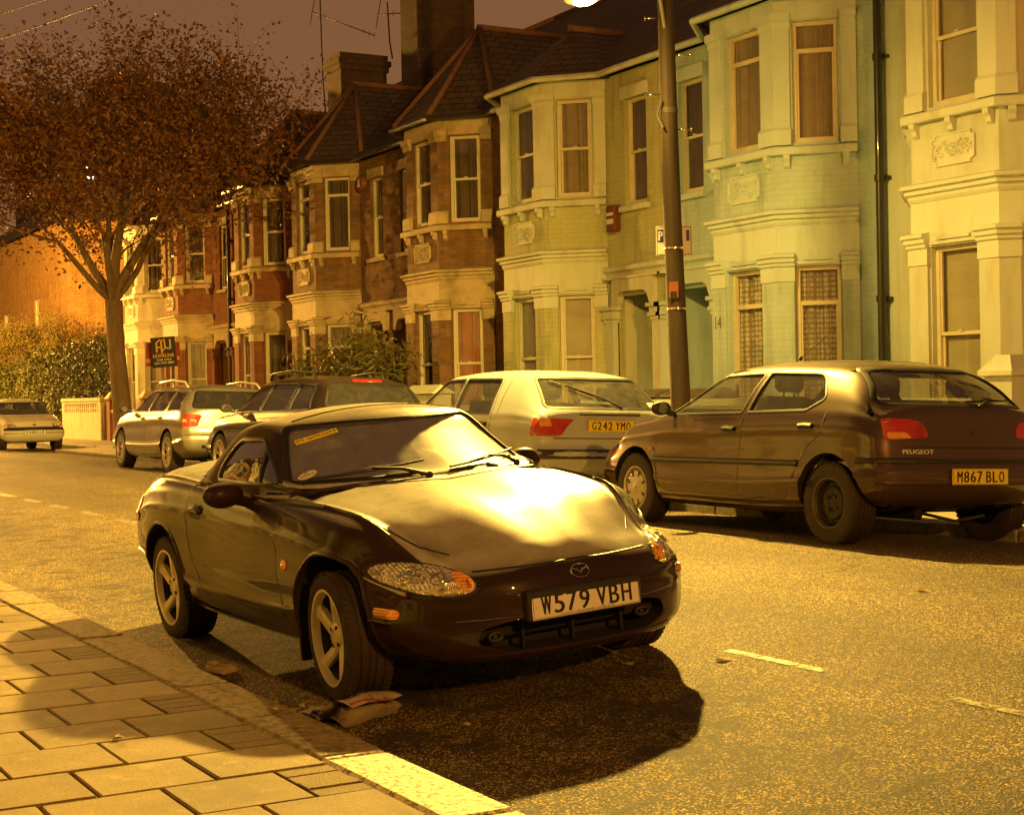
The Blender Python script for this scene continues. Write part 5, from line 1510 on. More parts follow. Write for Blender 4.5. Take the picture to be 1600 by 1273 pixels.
def sash(parent, O, U, w, h, kind, fm, cm, cur, name='window'):
    """window set in the reveal: O = lower left corner, U = along, frame > pane, curtain"""
    O = Vector(O); U = Vector(U).normalized(); Z = Vector((0, 0, 1)); Nin = Vector((-U.y, U.x, 0))
    A = (U, Nin, Z); f = .055
    m = MB()
    def bar(u0, u1, v0, v1, d, t): m.obox(O+U*(u0+u1)/2+Z*(v0+v1)/2+Nin*d, ((u1-u0)/2, t, (v1-v0)/2), A, .004)
    bar(0, f, 0, h, .03, .035); bar(w-f, w, 0, h, .03, .035); bar(f, w-f, h-f, h, .03, .035); bar(f, w-f, 0, f*1.3, .03, .04)
    if kind == 'sash':
        bar(f, w-f, h*.5-.022, h*.5+.022, .035, .028)
        bar(f, f+.03, f*1.3, h*.5-.022, .05, .016); bar(w-f-.03, w-f, f*1.3, h*.5-.022, .05, .016)
        bar(f, f+.028, h*.5+.022, h-f, .022, .016); bar(w-f-.028, w-f, h*.5+.022, h-f, .022, .016)
        m.obox(O+U*w*.5+Z*(h*.5+.03)+Nin*.0, (.03, .012, .008), A)
    else:
        v = h*.76; bar(f, w-f, v-.03, v+.03, .03, .032)
        bar(f, f+.025, f*1.3, v-.03, .03, .02); bar(w-f-.025, w-f, f*1.3, v-.03, .03, .02)
    fr = m.build(name, fm, parent)
    m = MB(); m.obox(O+U*w/2+Z*h/2+Nin*.045, (w/2-.03, .002, h/2-.03), A); m.build('pane', M['glass'], fr)
    if cur:
        m = MB(); n = 64 if cur != 'blind' else 1; vs = []; fs = []
        gap = .0 if cur != 'open' else .34
        ranges = [(0.02, .98)] if cur != 'open' else [(.02, .28), (.74, .98)]
        for a, b in ranges:
            vs = []; fs = []
            for i in range(n+1):
                u = a+(b-a)*i/n
                for v in (0.02, .5, .98):
                    amp = (.018 + .010*(1-v))*(1.0 if cur != 'blind' else 0)
                    d = .085 + amp*math.sin(u*w*52+math.sin(u*9)*2.2+v*.8) + amp*.5*math.sin(u*w*23+1.3)
                    vs.append(O+U*(u*w)+Z*(v*h)+Nin*d)
            for i in range(n):
                for j in range(2): fs.append((i*3+j, (i+1)*3+j, (i+1)*3+j+1, i*3+j+1))
            m.add(vs, fs, True)
        m.build('curtain' if cur != 'blind' else 'blind', cm, fr, fix=False)
    return fr

HM = {}
def house_mats():
    HM['brick'] = brick_mat('orange_brown_brick', (.27, .135, .045), (.17, .08, .03), (.15, .12, .07))
    HM['sooty'] = brick_mat('sooty_chimney_brick', (.10, .055, .03), (.07, .04, .022), (.06, .045, .03))
    HM['redbrick'] = brick_mat('red_brick', (.28, .095, .034), (.21, .07, .026), (.18, .10, .055))
    HM['trim'] = pm('cream_painted_stone', (.50, .40, .22), .75, var=.16, scale=4, bump=.5, bscale=30, col2=(.33, .25, .13), c2scale=1.5)
    HM['mint'] = brick_mat('pale_green_painted_brick', (.46, .61, .61), (.445, .59, .59), (.42, .56, .56), bump=.35, var=.09)
    HM['minttrim'] = pm('pale_green_painted_render', (.54, .67, .66), .7, var=.08, scale=3, bump=.3, bscale=25, col2=(.36, .46, .44), c2scale=2.2, c2lo=.52, c2hi=.75, streak=.25)
    HM['lime'] = brick_mat('yellow_green_painted_brick', (.47, .48, .24), (.45, .46, .23), (.42, .43, .21), bump=.35, var=.09)
    HM['limetrim'] = pm('yellow_green_painted_render', (.56, .60, .46), .7, var=.08, scale=3, bump=.3, bscale=25, col2=(.40, .35, .20), c2scale=2.2, c2lo=.50, c2hi=.75, streak=.25)
    HM['cream'] = pm('warm_cream_render', (.54, .60, .52), .75, var=.08, scale=2.5, bump=.4, bscale=30, col2=(.42, .36, .2), c2scale=1.8, c2lo=.50, c2hi=.75, streak=.25)
    HM['creamtrim'] = pm('cream_moulding_paint', (.60, .66, .58), .7, var=.06, scale=3, bump=.3, bscale=25, col2=(.46, .40, .26), c2scale=2.2, c2lo=.52, c2hi=.78, streak=.25)
    HM['white'] = brick_mat('white_painted_brick', (.66, .60, .40), (.63, .57, .38), (.60, .54, .36), bump=.35, var=.10)
    HM['whitetrim'] = pm('white_moulding_paint', (.68, .62, .42), .7, var=.08)
    HM['roof'] = roof_mat()
    HM['ridge'] = pm('clay_ridge_tile', (.16, .075, .035), .8, var=.3, scale=5, bump=.6)
    HM['frame'] = pm('white_window_paint', (.62, .58, .42), .55, var=.08, scale=8)
    HM['sheer'] = lace('patterned_net_curtain', (.66, .64, .55), (.27, .23, .16))
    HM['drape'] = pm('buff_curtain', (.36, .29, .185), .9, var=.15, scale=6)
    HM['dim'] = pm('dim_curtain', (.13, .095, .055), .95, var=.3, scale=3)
    HM['blind'] = pm('pale_blind', (.47, .44, .33), .9, var=.10, scale=3)
    HM['orange'] = pm('orange_curtain', (.36, .10, .025), .9, var=.2, scale=4)
    HM['white_blind'] = pm('white_blind', (.62, .58, .55), .9, var=.05)
    HM['door'] = pm('brown_front_door', (.13, .075, .030), .45, var=.2, scale=3, coat=.5)
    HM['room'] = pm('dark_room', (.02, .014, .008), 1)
    HM['pipe'] = pm('black_cast_iron_pipe', (.018, .012, .008), .4, var=.2, coat=.6)

def roof_mat():
    m, nt, out = nodes('slate_roof_tiles'); L = nt.links.new
    b = N(nt, 'ShaderNodeBsdfPrincipled'); b.inputs['Roughness'].default_value = .7
    geo = N(nt, 'ShaderNodeNewGeometry'); sp = N(nt, 'ShaderNodeSeparateXYZ'); L(geo.outputs['Position'], sp.inputs[0])
    cv = N(nt, 'ShaderNodeCombineXYZ'); ad = N(nt, 'ShaderNodeMath', operation='ADD'); L(sp.outputs[0], ad.inputs[0])
    sn = N(nt, 'ShaderNodeSeparateXYZ'); L(geo.outputs['True Normal'], sn.inputs[0])
    mu = N(nt, 'ShaderNodeMath', operation='MULTIPLY'); L(sn.outputs[0], mu.inputs[0]); L(sp.outputs[1], mu.inputs[1]); L(mu.outputs[0], ad.inputs[1])
    L(ad.outputs[0], cv.inputs[0]); L(sp.outputs[2], cv.inputs[1])
    br = N(nt, 'ShaderNodeTexBrick'); L(cv.outputs[0], br.inputs['Vector'])
    br.inputs['Scale'].default_value = 1; br.inputs['Brick Width'].default_value = .26; br.inputs['Row Height'].default_value = .125; br.inputs['Mortar Size'].default_value = .012
    br.inputs['Color1'].default_value = (.085, .052, .032, 1); br.inputs['Color2'].default_value = (.052, .034, .022, 1); br.inputs['Mortar'].default_value = (.015, .010, .007, 1)
    L(br.outputs['Color'], b.inputs['Base Color'])
    bp = N(nt, 'ShaderNodeBump'); bp.inputs['Strength'].default_value = .7; bp.inputs['Distance'].default_value = .02; bp.invert = True
    L(br.outputs['Fac'], bp.inputs['Height']); L(bp.outputs[0], b.inputs['Normal']); L(b.outputs[0], out.inputs[0]); return m

def lace(name, c1, c2):
    m, nt, out = nodes(name); L = nt.links.new
    b = N(nt, 'ShaderNodeBsdfPrincipled'); b.inputs['Roughness'].default_value = .9
    geo = N(nt, 'ShaderNodeNewGeometry')
    vo = N(nt, 'ShaderNodeTexVoronoi', Scale=15.0); vo.inputs['Randomness'].default_value = .15
    L(geo.outputs['Position'], vo.inputs['Vector'])
    cr = N(nt, 'ShaderNodeValToRGB'); cr.color_ramp.elements[0].color = c4(c1); cr.color_ramp.elements[1].color = c4(c2)
    cr.color_ramp.elements[0].position = .30; cr.color_ramp.elements[1].position = .55
    L(vo.outputs['Distance'], cr.inputs[0]); L(cr.outputs[0], b.inputs['Base Color']); L(b.outputs[0], out.inputs[0]); return m

def plaque(parent, O, U, w, h, mat, seed=1, notch=True):
    """raised ornament panel with curling leaf work"""
    O = Vector(O); U = Vector(U).normalized(); Z = Vector((0, 0, 1)); Nout = Vector((U.y, -U.x, 0))
    a, b, c = w/2, h/2, min(w, h)*.17
    pl = [(-a+c, -b), (a-c, -b), (a-c, -b+c*.6), (a, -b+c), (a, b-c), (a-c, b-c*.6), (a-c, b), (-a+c, b), (-a+c, b-c*.6), (-a, b-c), (-a, -b+c), (-a+c, -b+c*.6)] if notch else [(-a, -b), (a, -b), (a, b), (-a, b)]
    m = MB(); n = len(pl)
    vs = [O+U*x+Z*z-Nout*.01 for x, z in pl]+[O+U*x+Z*z+Nout*.03 for x, z in pl]+[O+U*x*.93+Z*z*.90+Nout*.03 for x, z in pl]+[O+U*x*.92+Z*z*.88+Nout*.016 for x, z in pl]
    fs = []
    for k in range(3): fs += [(k*n+i, k*n+(i+1) % n, (k+1)*n+(i+1) % n, (k+1)*n+i) for i in range(n)]
    fs.append(tuple(range(3*n, 4*n))); m.add(vs, fs, False)
    rnd = random.Random(seed)
    for s in (-1, 1):
        for k in range(9):
            cx = s*(.04+.10*k)*w*.5; cz = rnd.uniform(-.28, .28)*h
            r0 = rnd.uniform(.05, .12)*h; ph = rnd.uniform(0, 6)
            pts = [O+U*(cx+r0*(1-t*.75)*math.cos(ph+t*5)*s)+Z*(cz+r0*(1-t*.75)*math.sin(ph+t*5))+Nout*.022 for t in np.linspace(0, 1, 9)]
            m.tube(pts, [.012-.006*t for t in np.linspace(0, 1, 9)], 5)
            m.ball(pts[-1], .018, 6, 4); m.ball(O+U*(cx+s*.01)-Z*cz*.8+Nout*.014, .022, 6, 4)
    m.ball(O+Nout*.02, .03, 8, 5)
    m.build('plaque', mat, parent)

def chimney(parent, x, y, z0, z1, wx, wy, mat, pots=0):
    m = MB(); m.box(x-wx/2, x+wx/2, y-wy/2, y+wy/2, z0, z1-.45)
    m.box(x-wx/2-.05, x+wx/2+.05, y-wy/2-.05, y+wy/2+.05, z1-.45, z1-.30); m.box(x-wx/2-.10, x+wx/2+.10, y-wy/2-.10, y+wy/2+.10, z1-.30, z1-.16)
    m.box(x-wx/2-.03, x+wx/2+.03, y-wy/2-.03, y+wy/2+.03, z1-.16, z1)
    c = m.build('chimney', mat, parent)
    for k in range(pots):
        m = MB(); yy = y-wy/2+(k+.5)*wy/pots
        m.lathe([(.13, z1-.02), (.12, z1+.10), (.10, z1+.30), (.12, z1+.34), (.12, z1+.38), (.08, z1+.38)], 14, (x, yy, 0), 'z'); m.build('chimney_pot', HM['ridge'], c)
    return c

def build_house(label, xr, mir, sty, yw=13.75, rot=0.0, base=.14, group='terraced houses along the street', ch=None, simple=False):
    """xr = world x of the left party line; mir False = bay on the right"""
    h = thing('terraced_house', label, 'house', (xr, yw, 0), rot, group)
    F = (lambda x: x) if not mir else (lambda x: W_H-x)
    wm, tm = HM[sty['wall']], HM[sty['trim']]
    gm = HM[sty.get('gtrim', sty['trim'])]; fm = HM[sty.get('frame', 'frame')]
    pil = HM[sty.get('pil', sty['wall'])]
    ZE = 6.22
    A, B, C, D = (1.56, 0), (2.26, -.75), (3.58, -.75), (4.29, 0)
    pts = [A, B, C, D]
    if mir: pts = [(W_H-p[0], p[1]) for p in pts][::-1]
    G0, G1, F0, F1 = .80, 2.78, 4.36, 5.92
    # main wall with porch opening and stair window
    wins = []
    m = MB()
    sx0, sx1 = sorted((F(.42), F(1.02))); dx0, dx1 = sorted((F(.22), F(1.30)))
    x_left = (0, min(p[0] for p in pts)); x_right = (max(p[0] for p in pts), W_H)
    for a, b in (x_left, x_right):
        ops = []
        for (u0, u1, v0, v1) in ((sx0, sx1, 4.12, 5.78), (dx0, dx1, base, 2.72)):
            if a < (u0+u1)/2 < b: ops.append((u0-a, u1-a, v0, v1))
        wallmesh(m, (a, 0, 0), (1, 0, 0), b-a, 0, ZE, ops, .14)
    walls = []
    for i in range(3):
        p, q = Vector(pts[i]), Vector(pts[i+1]); Lh = (q-p).length; U = (q-p)/Lh
        ww = .74 if i == 1 else .58
        c0 = (Lh-ww)/2
        wallmesh(m, (p.x, p.y, 0), (U.x, U.y, 0), Lh, 0, ZE, [(c0, c0+ww, G0, G1), (c0, c0+ww, F0, F1)], .13)
        walls.append((p, q, U, Lh, c0, ww))
    # closed sides and back so that no light leaks through
    m.add([(0, 0, 0), (0, 8, 0), (0, 8, ZE), (0, 4.05, 9.2), (0, 0, ZE)], [(0, 1, 2, 3, 4)]); m.add([(W_H, 0, 0), (W_H, 8, 0), (W_H, 8, ZE), (W_H, 4.05, 9.2), (W_H, 0, ZE)], [(4, 3, 2, 1, 0)])
    m.add([(0, 8, 0), (W_H, 8, 0), (W_H, 8, ZE), (0, 8, ZE)], [(0, 1, 2, 3)])
    m.build('wall', wm, h, fix=False)
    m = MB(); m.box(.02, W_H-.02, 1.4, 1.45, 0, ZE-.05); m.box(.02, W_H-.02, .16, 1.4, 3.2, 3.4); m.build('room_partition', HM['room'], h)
    # lintel zone of the ground-floor bay in trim (brick houses) or the wall colour
    m = MB()
    for (p, q, U, Lh, c0, ww) in walls:
        Nout = Vector((U.y, -U.x, 0)); Z = Vector((0, 0, 1)); U3 = Vector((U.x, U.y, 0)); P = Vector((p.x, p.y, 0))
        # area above the window, from its head up to the cornice
        def slab_(u0, u1, z0, z1, o=.02):
            m.add([P+U3*u0+Nout*o+Z*z0, P+U3*u1+Nout*o+Z*z0, P+U3*u1+Nout*o+Z*z1, P+U3*u0+Nout*o+Z*z1,
                   P+U3*u0-Nout*.01+Z*z0, P+U3*u1-Nout*.01+Z*z0], [(0, 1, 2, 3), (4, 5, 1, 0)], False)
        m = MB(); slab_(-.008, Lh+.008, G1, 3.42); m.build('bay_lintel', gm, h, fix=False)
        m = MB(); slab_(-.008, Lh+.008, F1+.02, ZE); m.build('upper_lintel', gm, h, fix=False)
    # mouldings
    m = MB()
    endp = pts
    band(m, endp, [(.0, 3.30), (.03, 3.30), (.05, 3.34), (.05, 3.37), (.09, 3.39), (.09, 3.43), (.14, 3.45), (.14, 3.49), (.0, 3.53)])
    m.build('cornice', gm, h); m = MB()
    for a, b in (x_left, x_right):
        if b-a > .8: band(m, [(a, 0), (b, 0)], [(.0, 3.02), (.03, 3.02), (.05, 3.08), (.10, 3.12), (.10, 3.18), (.0, 3.22)])
    m.build('porch_cornice', gm, h)
    m = MB()
    band(m, endp, [(.0, 4.20), (.11, 4.20), (.12, 4.22), (.12, 4.29), (.09, 4.31), (.0, 4.33)])
    sl = m.build('sill_ledge', tm, h)
    for (p, q, U, Lh, c0, ww) in walls:
        U3 = Vector((U.x, U.y, 0)); Nout = Vector((U.y, -U.x, 0))
        for u in ((.10, Lh*.5, Lh-.10) if Lh > 1.2 else (.14, Lh-.14)):
            P = Vector((p.x, p.y, 0))+U3*u
            prf = [(-.02, 4.20), (.10, 4.20), (.095, 4.15), (.06, 4.11), (.05, 4.06), (.0, 4.03), (-.02, 4.03)]
            vs = [P+U3*s*.04+Nout*o+Vector((0, 0, z)) for s in (-1, 1) for o, z in prf]; n = len(prf); m = MB()
            m.add(vs, [tuple(range(n)), tuple(range(n, 2*n))[::-1]]+[(i, (i+1) % n, (i+1) % n+n, i+n) for i in range(n)], False); m.build('bracket', tm, sl)
    # pilasters (corner wraps) ground and first floor
    def pilaster(mm, i, z0, z1, o, frac=1.0):
        """around vertex i of the bay outline"""
        seg = []
        v = Vector(pts[i])
        if i > 0:
            p, q, U, Lh, c0, ww = walls[i-1]; seg.append(v-U*(Lh-c0-ww)*frac)
        seg.append(v)
        if i < 3:
            p, q, U, Lh, c0, ww = walls[i]; seg.append(v+U*c0*frac)
        return [(s.x, s.y) for s in seg]
    for i in range(4):
        m = MB(); band(m, pilaster(m, i, 0, 0, 0, .93), [(-.01, base), (.045, base), (.045, G1-.12), (-.01, G1-.12)]); m.build('pilaster', pil, h)
    for i in range(4):
        m = MB(); sg = pilaster(m, i, 0, 0, 0, .97)
        band(m, sg, [(-.01, G1-.20), (.06, G1-.20), (.06, G1-.02), (.085, G1), (.085, G1+.03), (.11, G1+.05), (.11, G1+.09), (.14, G1+.11), (.14, G1+.15), (-.01, G1+.18)]); m.build('capital', gm, h)
    for i in range(4):
        m = MB(); sg = pilaster(m, i, 0, 0, 0, .90)
        band(m, sg, [(-.01, 4.33), (.075, 4.33), (.075, 4.52), (.05, 4.56), (-.01, 4.56)])
        m.build('upper_pilaster_base', tm, h); m = MB()
        band(m, sg, [(-.01, F1-.10), (.05, F1-.10), (.055, F1-.02), (.09, F1+.01), (.09, F1+.10), (-.01, F1+.12)])
        if sty.get('fpil'): band(m, pilaster(m, i, 0, 0, 0, .85), [(-.01, 4.56), (.04, 4.56), (.04, F1-.10), (-.01, F1-.10)])
        m.build('upper_capital', tm, h)
    # label moulds over the ground-floor windows
    for (p, q, U, Lh, c0, ww) in walls:
        m = MB(); a = Vector(p)+U*(c0+.02); b = Vector(p)+U*(c0+ww-.02)
        a2 = Vector(p)+U*(c0+.12); b2 = Vector(p)+U*(c0+ww-.12)
        band(m, [(a.x, a.y), (b.x, b.y)], [(.0, G1+.02), (.055, G1+.02), (.055, G1+.055), (.0, G1+.07)])
        band(m, [(a2.x, a2.y), (b2.x, b2.y)], [(.0, G1+.072), (.05, G1+.072), (.05, G1+.10), (.0, G1+.115)])
        m.build('window_head', gm, h)
    # windows
    for wi, (p, q, U, Lh, c0, ww) in enumerate(walls):
        U3 = Vector((U.x, U.y, 0)); Nin = Vector((-U.y, U.x, 0)); P = Vector((p.x, p.y, 0))+U3*c0+Nin*.07
        vis = sty.get('gcur', ['dim', 'dim', 'dim'])[wi]; fv = sty.get('fcur', ['dim', 'dim', 'dim'])[wi]
        gk = sty.get('gk', 'sash'); fk = sty.get('fk', 'sash')
        def ck(c): return {'blind': 'blind', 'white_blind': 'blind', 'none': None}.get(c, 'drape')
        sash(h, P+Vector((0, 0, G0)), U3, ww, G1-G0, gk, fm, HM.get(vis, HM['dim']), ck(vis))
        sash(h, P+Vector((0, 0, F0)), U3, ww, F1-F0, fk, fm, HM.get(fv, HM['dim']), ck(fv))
    sash(h, Vector((sx0, .07, 4.12)), Vector((1, 0, 0)), sx1-sx0, 1.66, 'sash', fm, HM[sty.get('scur', 'dim')], 'drape')
    m = MB(); m.box(sx0-.08, sx1+.08, -.09, .02, 4.02, 4.11, .01); m.build('window_sill', tm, h); m = MB()
    m.box(sx0-.07, sx1+.07, -.045, .02, 5.78, 5.98, .01); m.build('window_lintel', tm, h)
    # porch: pilasters, arched head, tiled step, side wall and door
    jx = F(.11), F(1.41)
    for j in jx:
        m = MB(); m.box(j-.11, j+.11, -.10, .02, base, 2.30); 
        for k, (e, z0, z1) in enumerate(((.02, 2.30, 2.36), (.05, 2.36, 2.41), (.03, 2.41, 2.50), (.07, 2.50, 2.56))):
            m.box(j-.11-e, j+.11+e, -.10-e, .02, z0, z1)
        m.build('porch_pilaster', pil if not sty.get('fpil') else gm, h)
    m = MB()
    # shouldered flat arch
    a, b = dx0, dx1; zt = 2.98
    prof = [(a-.02, 2.56), (a-.02, zt), (b+.02, zt), (b+.02, 2.56), (b-.05, 2.56), (b-.09, 2.62), (b-.13, 2.72), (b-.22, 2.78), (a+.22, 2.78), (a+.13, 2.72), (a+.09, 2.62), (a+.05, 2.56)]
    m.prism(prof[::-1], 'y', -.10, .04); m.box(a-.25, b+.25, -.12, .02, 2.98, 3.02)
    m.build('porch_arch', gm, h)
    m = MB(); m.box(a-.04, a, .14, 1.1, base, 2.95); m.box(b, b+.04, .14, 1.1, base, 2.95); m.box(a, b, .14, 1.1, 2.95, 3.0); m.box(a, b, .0, 1.1, .10, .20)
    m.build('porch_lining', gm, h)
    m = MB(); m.box(a, a+.07, 1.0, 1.08, .2, 2.9); m.box(b-.07, b, 1.0, 1.08, .2, 2.9); m.box(a+.07, b-.07, 1.0, 1.08, 2.18, 2.26); m.box(a+.07, b-.07, 1.0, 1.08, 2.84, 2.9)
    d0, d1 = a+.075, b-.075
    m.box(d0, d0+.10, 1.03, 1.07, .2, 2.18); m.box(d1-.10, d1, 1.03, 1.07, .2, 2.18); m.box(d0+.1, d1-.1, 1.03, 1.07, .2, .40); m.box(d0+.1, d1-.1, 1.03, 1.07, 1.0, 1.14); m.box(d0+.1, d1-.1, 1.03, 1.07, 2.05, 2.18)
    m.box(d0+.1, d1-.1, 1.045, 1.06, .40, 1.0)
    dr = m.build('front_door', HM[sty.get('door', 'door')], h)
    m = MB(); m.box(d0+.1, d1-.1, 1.046, 1.05, 1.14, 2.05); m.box(a+.07, b-.07, 1.046, 1.05, 2.26, 2.84); m.build('door_glass', M['glass'], dr)
    m = MB(); m.ball((F(.42), 1.01, 1.15), .028, 8, 6); m.box(min(d0, d1)+.3, min(d0, d1)+.52, 1.02, 1.03, 1.05, 1.09); m.build('door_handle', M['chrome'], dr)
    # plaques on the bay between the floors
    p, q, U, Lh, c0, ww = walls[1]
    if sty.get('plq', True):
        plaque(h, Vector((p.x, p.y, 0))+Vector((U.x, U.y, 0))*Lh*.5+Vector((0, 0, 3.85)), (U.x, U.y, 0), .66, .36, tm, seed=int(abs(xr)*7))
    # roofs
    m = MB(); yr = 4.05; zr = 9.25
    m.add([(0, -.22, ZE-.02), (W_H, -.22, ZE-.02), (W_H, yr, zr), (0, yr, zr), (0, 8.3, ZE), (W_H, 8.3, ZE), (0, -.22, ZE+.05), (W_H, -.22, ZE+.05), (0, yr, zr+.08), (W_H, yr, zr+.08), (0, 8.3, ZE+.06), (W_H, 8.3, ZE+.06)],
          [(0, 1, 2, 3), (3, 2, 5, 4), (6, 8, 9, 7), (8, 10, 11, 9), (0, 6, 7, 1), (1, 7, 9, 2), (0, 3, 8, 6), (2, 9, 11, 5), (3, 4, 10, 8)], False)
    rf = m.build('roof', HM['roof'], h, fix=False)
    op = offs(pts, .20); op[0] = (op[0][0], -.0); op[3] = (op[3][0], -.0)
    cx = (pts[1][0]+pts[2][0])/2; zap = 8.15; ya = .55
    if sty.get('lowroof'): zap = 7.3; ya = .25
    yb = (zap-ZE)/(zr-ZE)*(yr+.22)-.22
    z0 = ZE+.06; V = [(p[0], p[1], z0) for p in op]+[(cx, ya, zap), (cx, yb, zap), (op[0][0]-.25, .5, z0+.45), (op[3][0]+.25, .5, z0+.45)]
    m = MB(); m.add(V, [(1, 2, 4), (0, 1, 4), (2, 3, 4), (0, 4, 5), (3, 5, 4), (6, 0, 5), (3, 7, 5)], False)
    m.add([(p[0], p[1], z0) for p in op]+[(p[0], p[1], z0-.09) for p in op], [(0, 4, 5, 1), (1, 5, 6, 2), (2, 6, 7, 3)], False)
    m.build('bay_roof', HM['roof'], h, fix=False)
    m = MB()
    for i in (range(4) if not sty.get('lowroof') else ()): 
        m.tube([(V[i][0], V[i][1], z0+.02), (cx, ya, zap+.02)], .055, 6)
    m.tube([(cx, ya-.05, zap+.03), (cx, yb+.1, zap+.03)], .065, 6); m.tube([(0, yr, zr+.09), (W_H, yr, zr+.09)], .075, 6)
    m.build('ridge_tiles', HM['ridge'], rf)
    m = MB()
    gp = offs(pts, .24); gp[0] = (gp[0][0], -.26); gp[3] = (gp[3][0], -.26)
    m.tube([(x, y, ZE+.0) for x, y in ([(0, -.27)] + gp + [(W_H, -.27)])], .05, 6); m.build('gutter', HM['pipe'] if sty['wall'] in ('brick', 'redbrick') else gm, h)
    if ch: 
        for (cxx, z1, wx, wy, pots) in ch: chimney(h, cxx, 3.6, 7.6, z1, wx, wy, HM['sooty'], pots)
    return h
# ------------------------------------------------------------------ trees, poles, lamps, small things
def leaf_cloud(mb, pts, size, rnd, droop=.3, aspect=.5):
    for p in pts:
        s = size*rnd.uniform(.6, 1.35)
        d = Vector((rnd.gauss(0, 1), rnd.gauss(0, 1), rnd.gauss(-droop, .7))).normalized()
        w = d.orthogonal().normalized(); w.rotate(Matrix.Rotation(rnd.uniform(0, 6.28), 3, d))
        n = d.cross(w); p = Vector(p)
        a = s*aspect
        mb.add([p, p+d*s*.45+w*a*.5+n*a*.12, p+d*s, p+d*s*.45-w*a*.5+n*a*.12], [(0, 1, 2), (0, 2, 3)], False)

def tree(loc, label, seed=5, k_=1.0, leafc=(.22, .095, .028)):
    t = thing('street_tree', label, 'tree', loc)
    rnd = random.Random(seed)
    m = MB(); tips = []
    def grow(p, d, r, L, lvl):
        n = 4; pts = [p]; rs = [r]; q = p
        for i in range(n):
            d = (d+Vector((rnd.gauss(0, .10), rnd.gauss(0, .10), rnd.gauss(.03, .06)))).normalized()
            q = q+d*L/n; pts.append(q); rs.append(r*(1-.35*(i+1)/n))
            if lvl >= 2: tips.append((q, lvl))
        m.tube(pts, rs, 9 if lvl < 2 else 5, caps=False)
        if lvl >= 5: return
        k = 3 if lvl < 4 else 2
        for j in range(k):
            ax = d.orthogonal().normalized(); ax.rotate(Matrix.Rotation(rnd.uniform(0, 6.28)+j*6.28/k, 3, d))
            a = rnd.uniform(.30, .80); nd = (d*math.cos(a)+ax*math.sin(a)); nd.z = nd.z*.85+(.12 if lvl < 3 else -.02)
            grow(q, nd.normalized(), rs[-1]*rnd.uniform(.6, .78), L*rnd.uniform(.66, .96), lvl+1)
    trunk = [(0.10, .10, -.05), (.08, .08, .5), (.0, .02, 1.6), (-.06, -.04, 2.6), (-.10, -.06, 3.55)]
    m.tube(trunk, [.30, .235, .21, .20, .215], 16, caps=False)
    f = Vector(trunk[-1])
    R_ = Vector((.49, .87, 0))   # limbs fan out roughly across the street's line of sight
    for d, r, L in ((R_*-.38+Vector((0, 0, 1)), .12, 1.9), (R_*.02+Vector((-.1, .1, 1)), .14, 2.0), (R_*.42+Vector((.1, 0, 1)), .13, 1.9), (Vector((.35, -.3, .9)), .10, 1.7), (Vector((-.4, .2, .9)), .10, 1.7), (R_*-.85+Vector((0, 0, .85)), .085, 1.9), (R_*.85+Vector((0, 0, .85)), .085, 1.9), (Vector((.7, -.5, .8)), .08, 1.7), (Vector((-.8, .3, .8)), .08, 1.7)):
        grow(f-Vector((0, 0, .05)), d.normalized(), r, L, 1)
    m.build('trunk', pm('tree_bark', (.15, .095, .045), .85, var=.35, scale=9, bump=1.5, bscale=30, streak=.3), t)
    m = MB(); pts = []
    C = Vector((-.1, 0, 7.0))
    for q, lvl in tips:
        if rnd.random() < .26 or math.sin(q.x*2.6+1)*math.sin(q.y*2.3)*math.sin(q.z*2.2) > .5: continue
        if lvl > 2 and rnd.random() < .35:
            dz = rnd.uniform(.4, 1.3)
            for k in range(15): pts.append(q+Vector((rnd.gauss(0, .25), rnd.gauss(0, .25), -dz+rnd.gauss(0, .22))))
        for k in range(13 if lvl > 3 else 5):
            p = q+Vector((rnd.gauss(0, .27), rnd.gauss(0, .27), rnd.gauss(-.06, .2)))
            pts.append(p)
    leaf_cloud(m, pts, .125, rnd)
    m.build('crown', pm('tree_foliage', leafc, .7, var=.5, scale=1.2, col2=tuple(c*.5 for c in leafc), c2scale=4), t, fix=False)
    t.scale = (k_, k_, k_)
    return t

def shrub(name, label, loc, rx, ry, h, n, size, col, seed, aspect=.18, cat='shrub'):
    t = thing(name, label, cat, loc); rnd = random.Random(seed)
    m = MB(); pts = []
    for k in range(26):
        a = rnd.uniform(0, 6.28); q = rnd.uniform(.1, 1)
        tip = Vector((rx*q*math.cos(a), ry*q*math.sin(a), h*rnd.uniform(.6, 1.0)*(1-.25*q)))
        mid = Vector((tip.x*.35, tip.y*.35, tip.z*.6)); m.tube([(tip.x*.1, tip.y*.1, 0), mid, tip], [.014, .010, .004], 5)
        for j in range(n//26):
            u = rnd.uniform(.15, 1.05); b = (Vector((tip.x*.1, tip.y*.1, 0)).lerp(mid, u*2) if u < .5 else mid.lerp(tip, (u-.5)*2))
            pts.append(b+Vector((rnd.gauss(0, .17), rnd.gauss(0, .17), rnd.gauss(0, .15))))
    m.build('stem', pm('shrub_stem', (.08, .06, .03), .9), t)
    m = MB(); leaf_cloud(m, pts, size, rnd, aspect=aspect)
    m.build('foliage', pm(name+'_leaves', col, .6, var=.5, scale=2.5), t, fix=False)
    return t

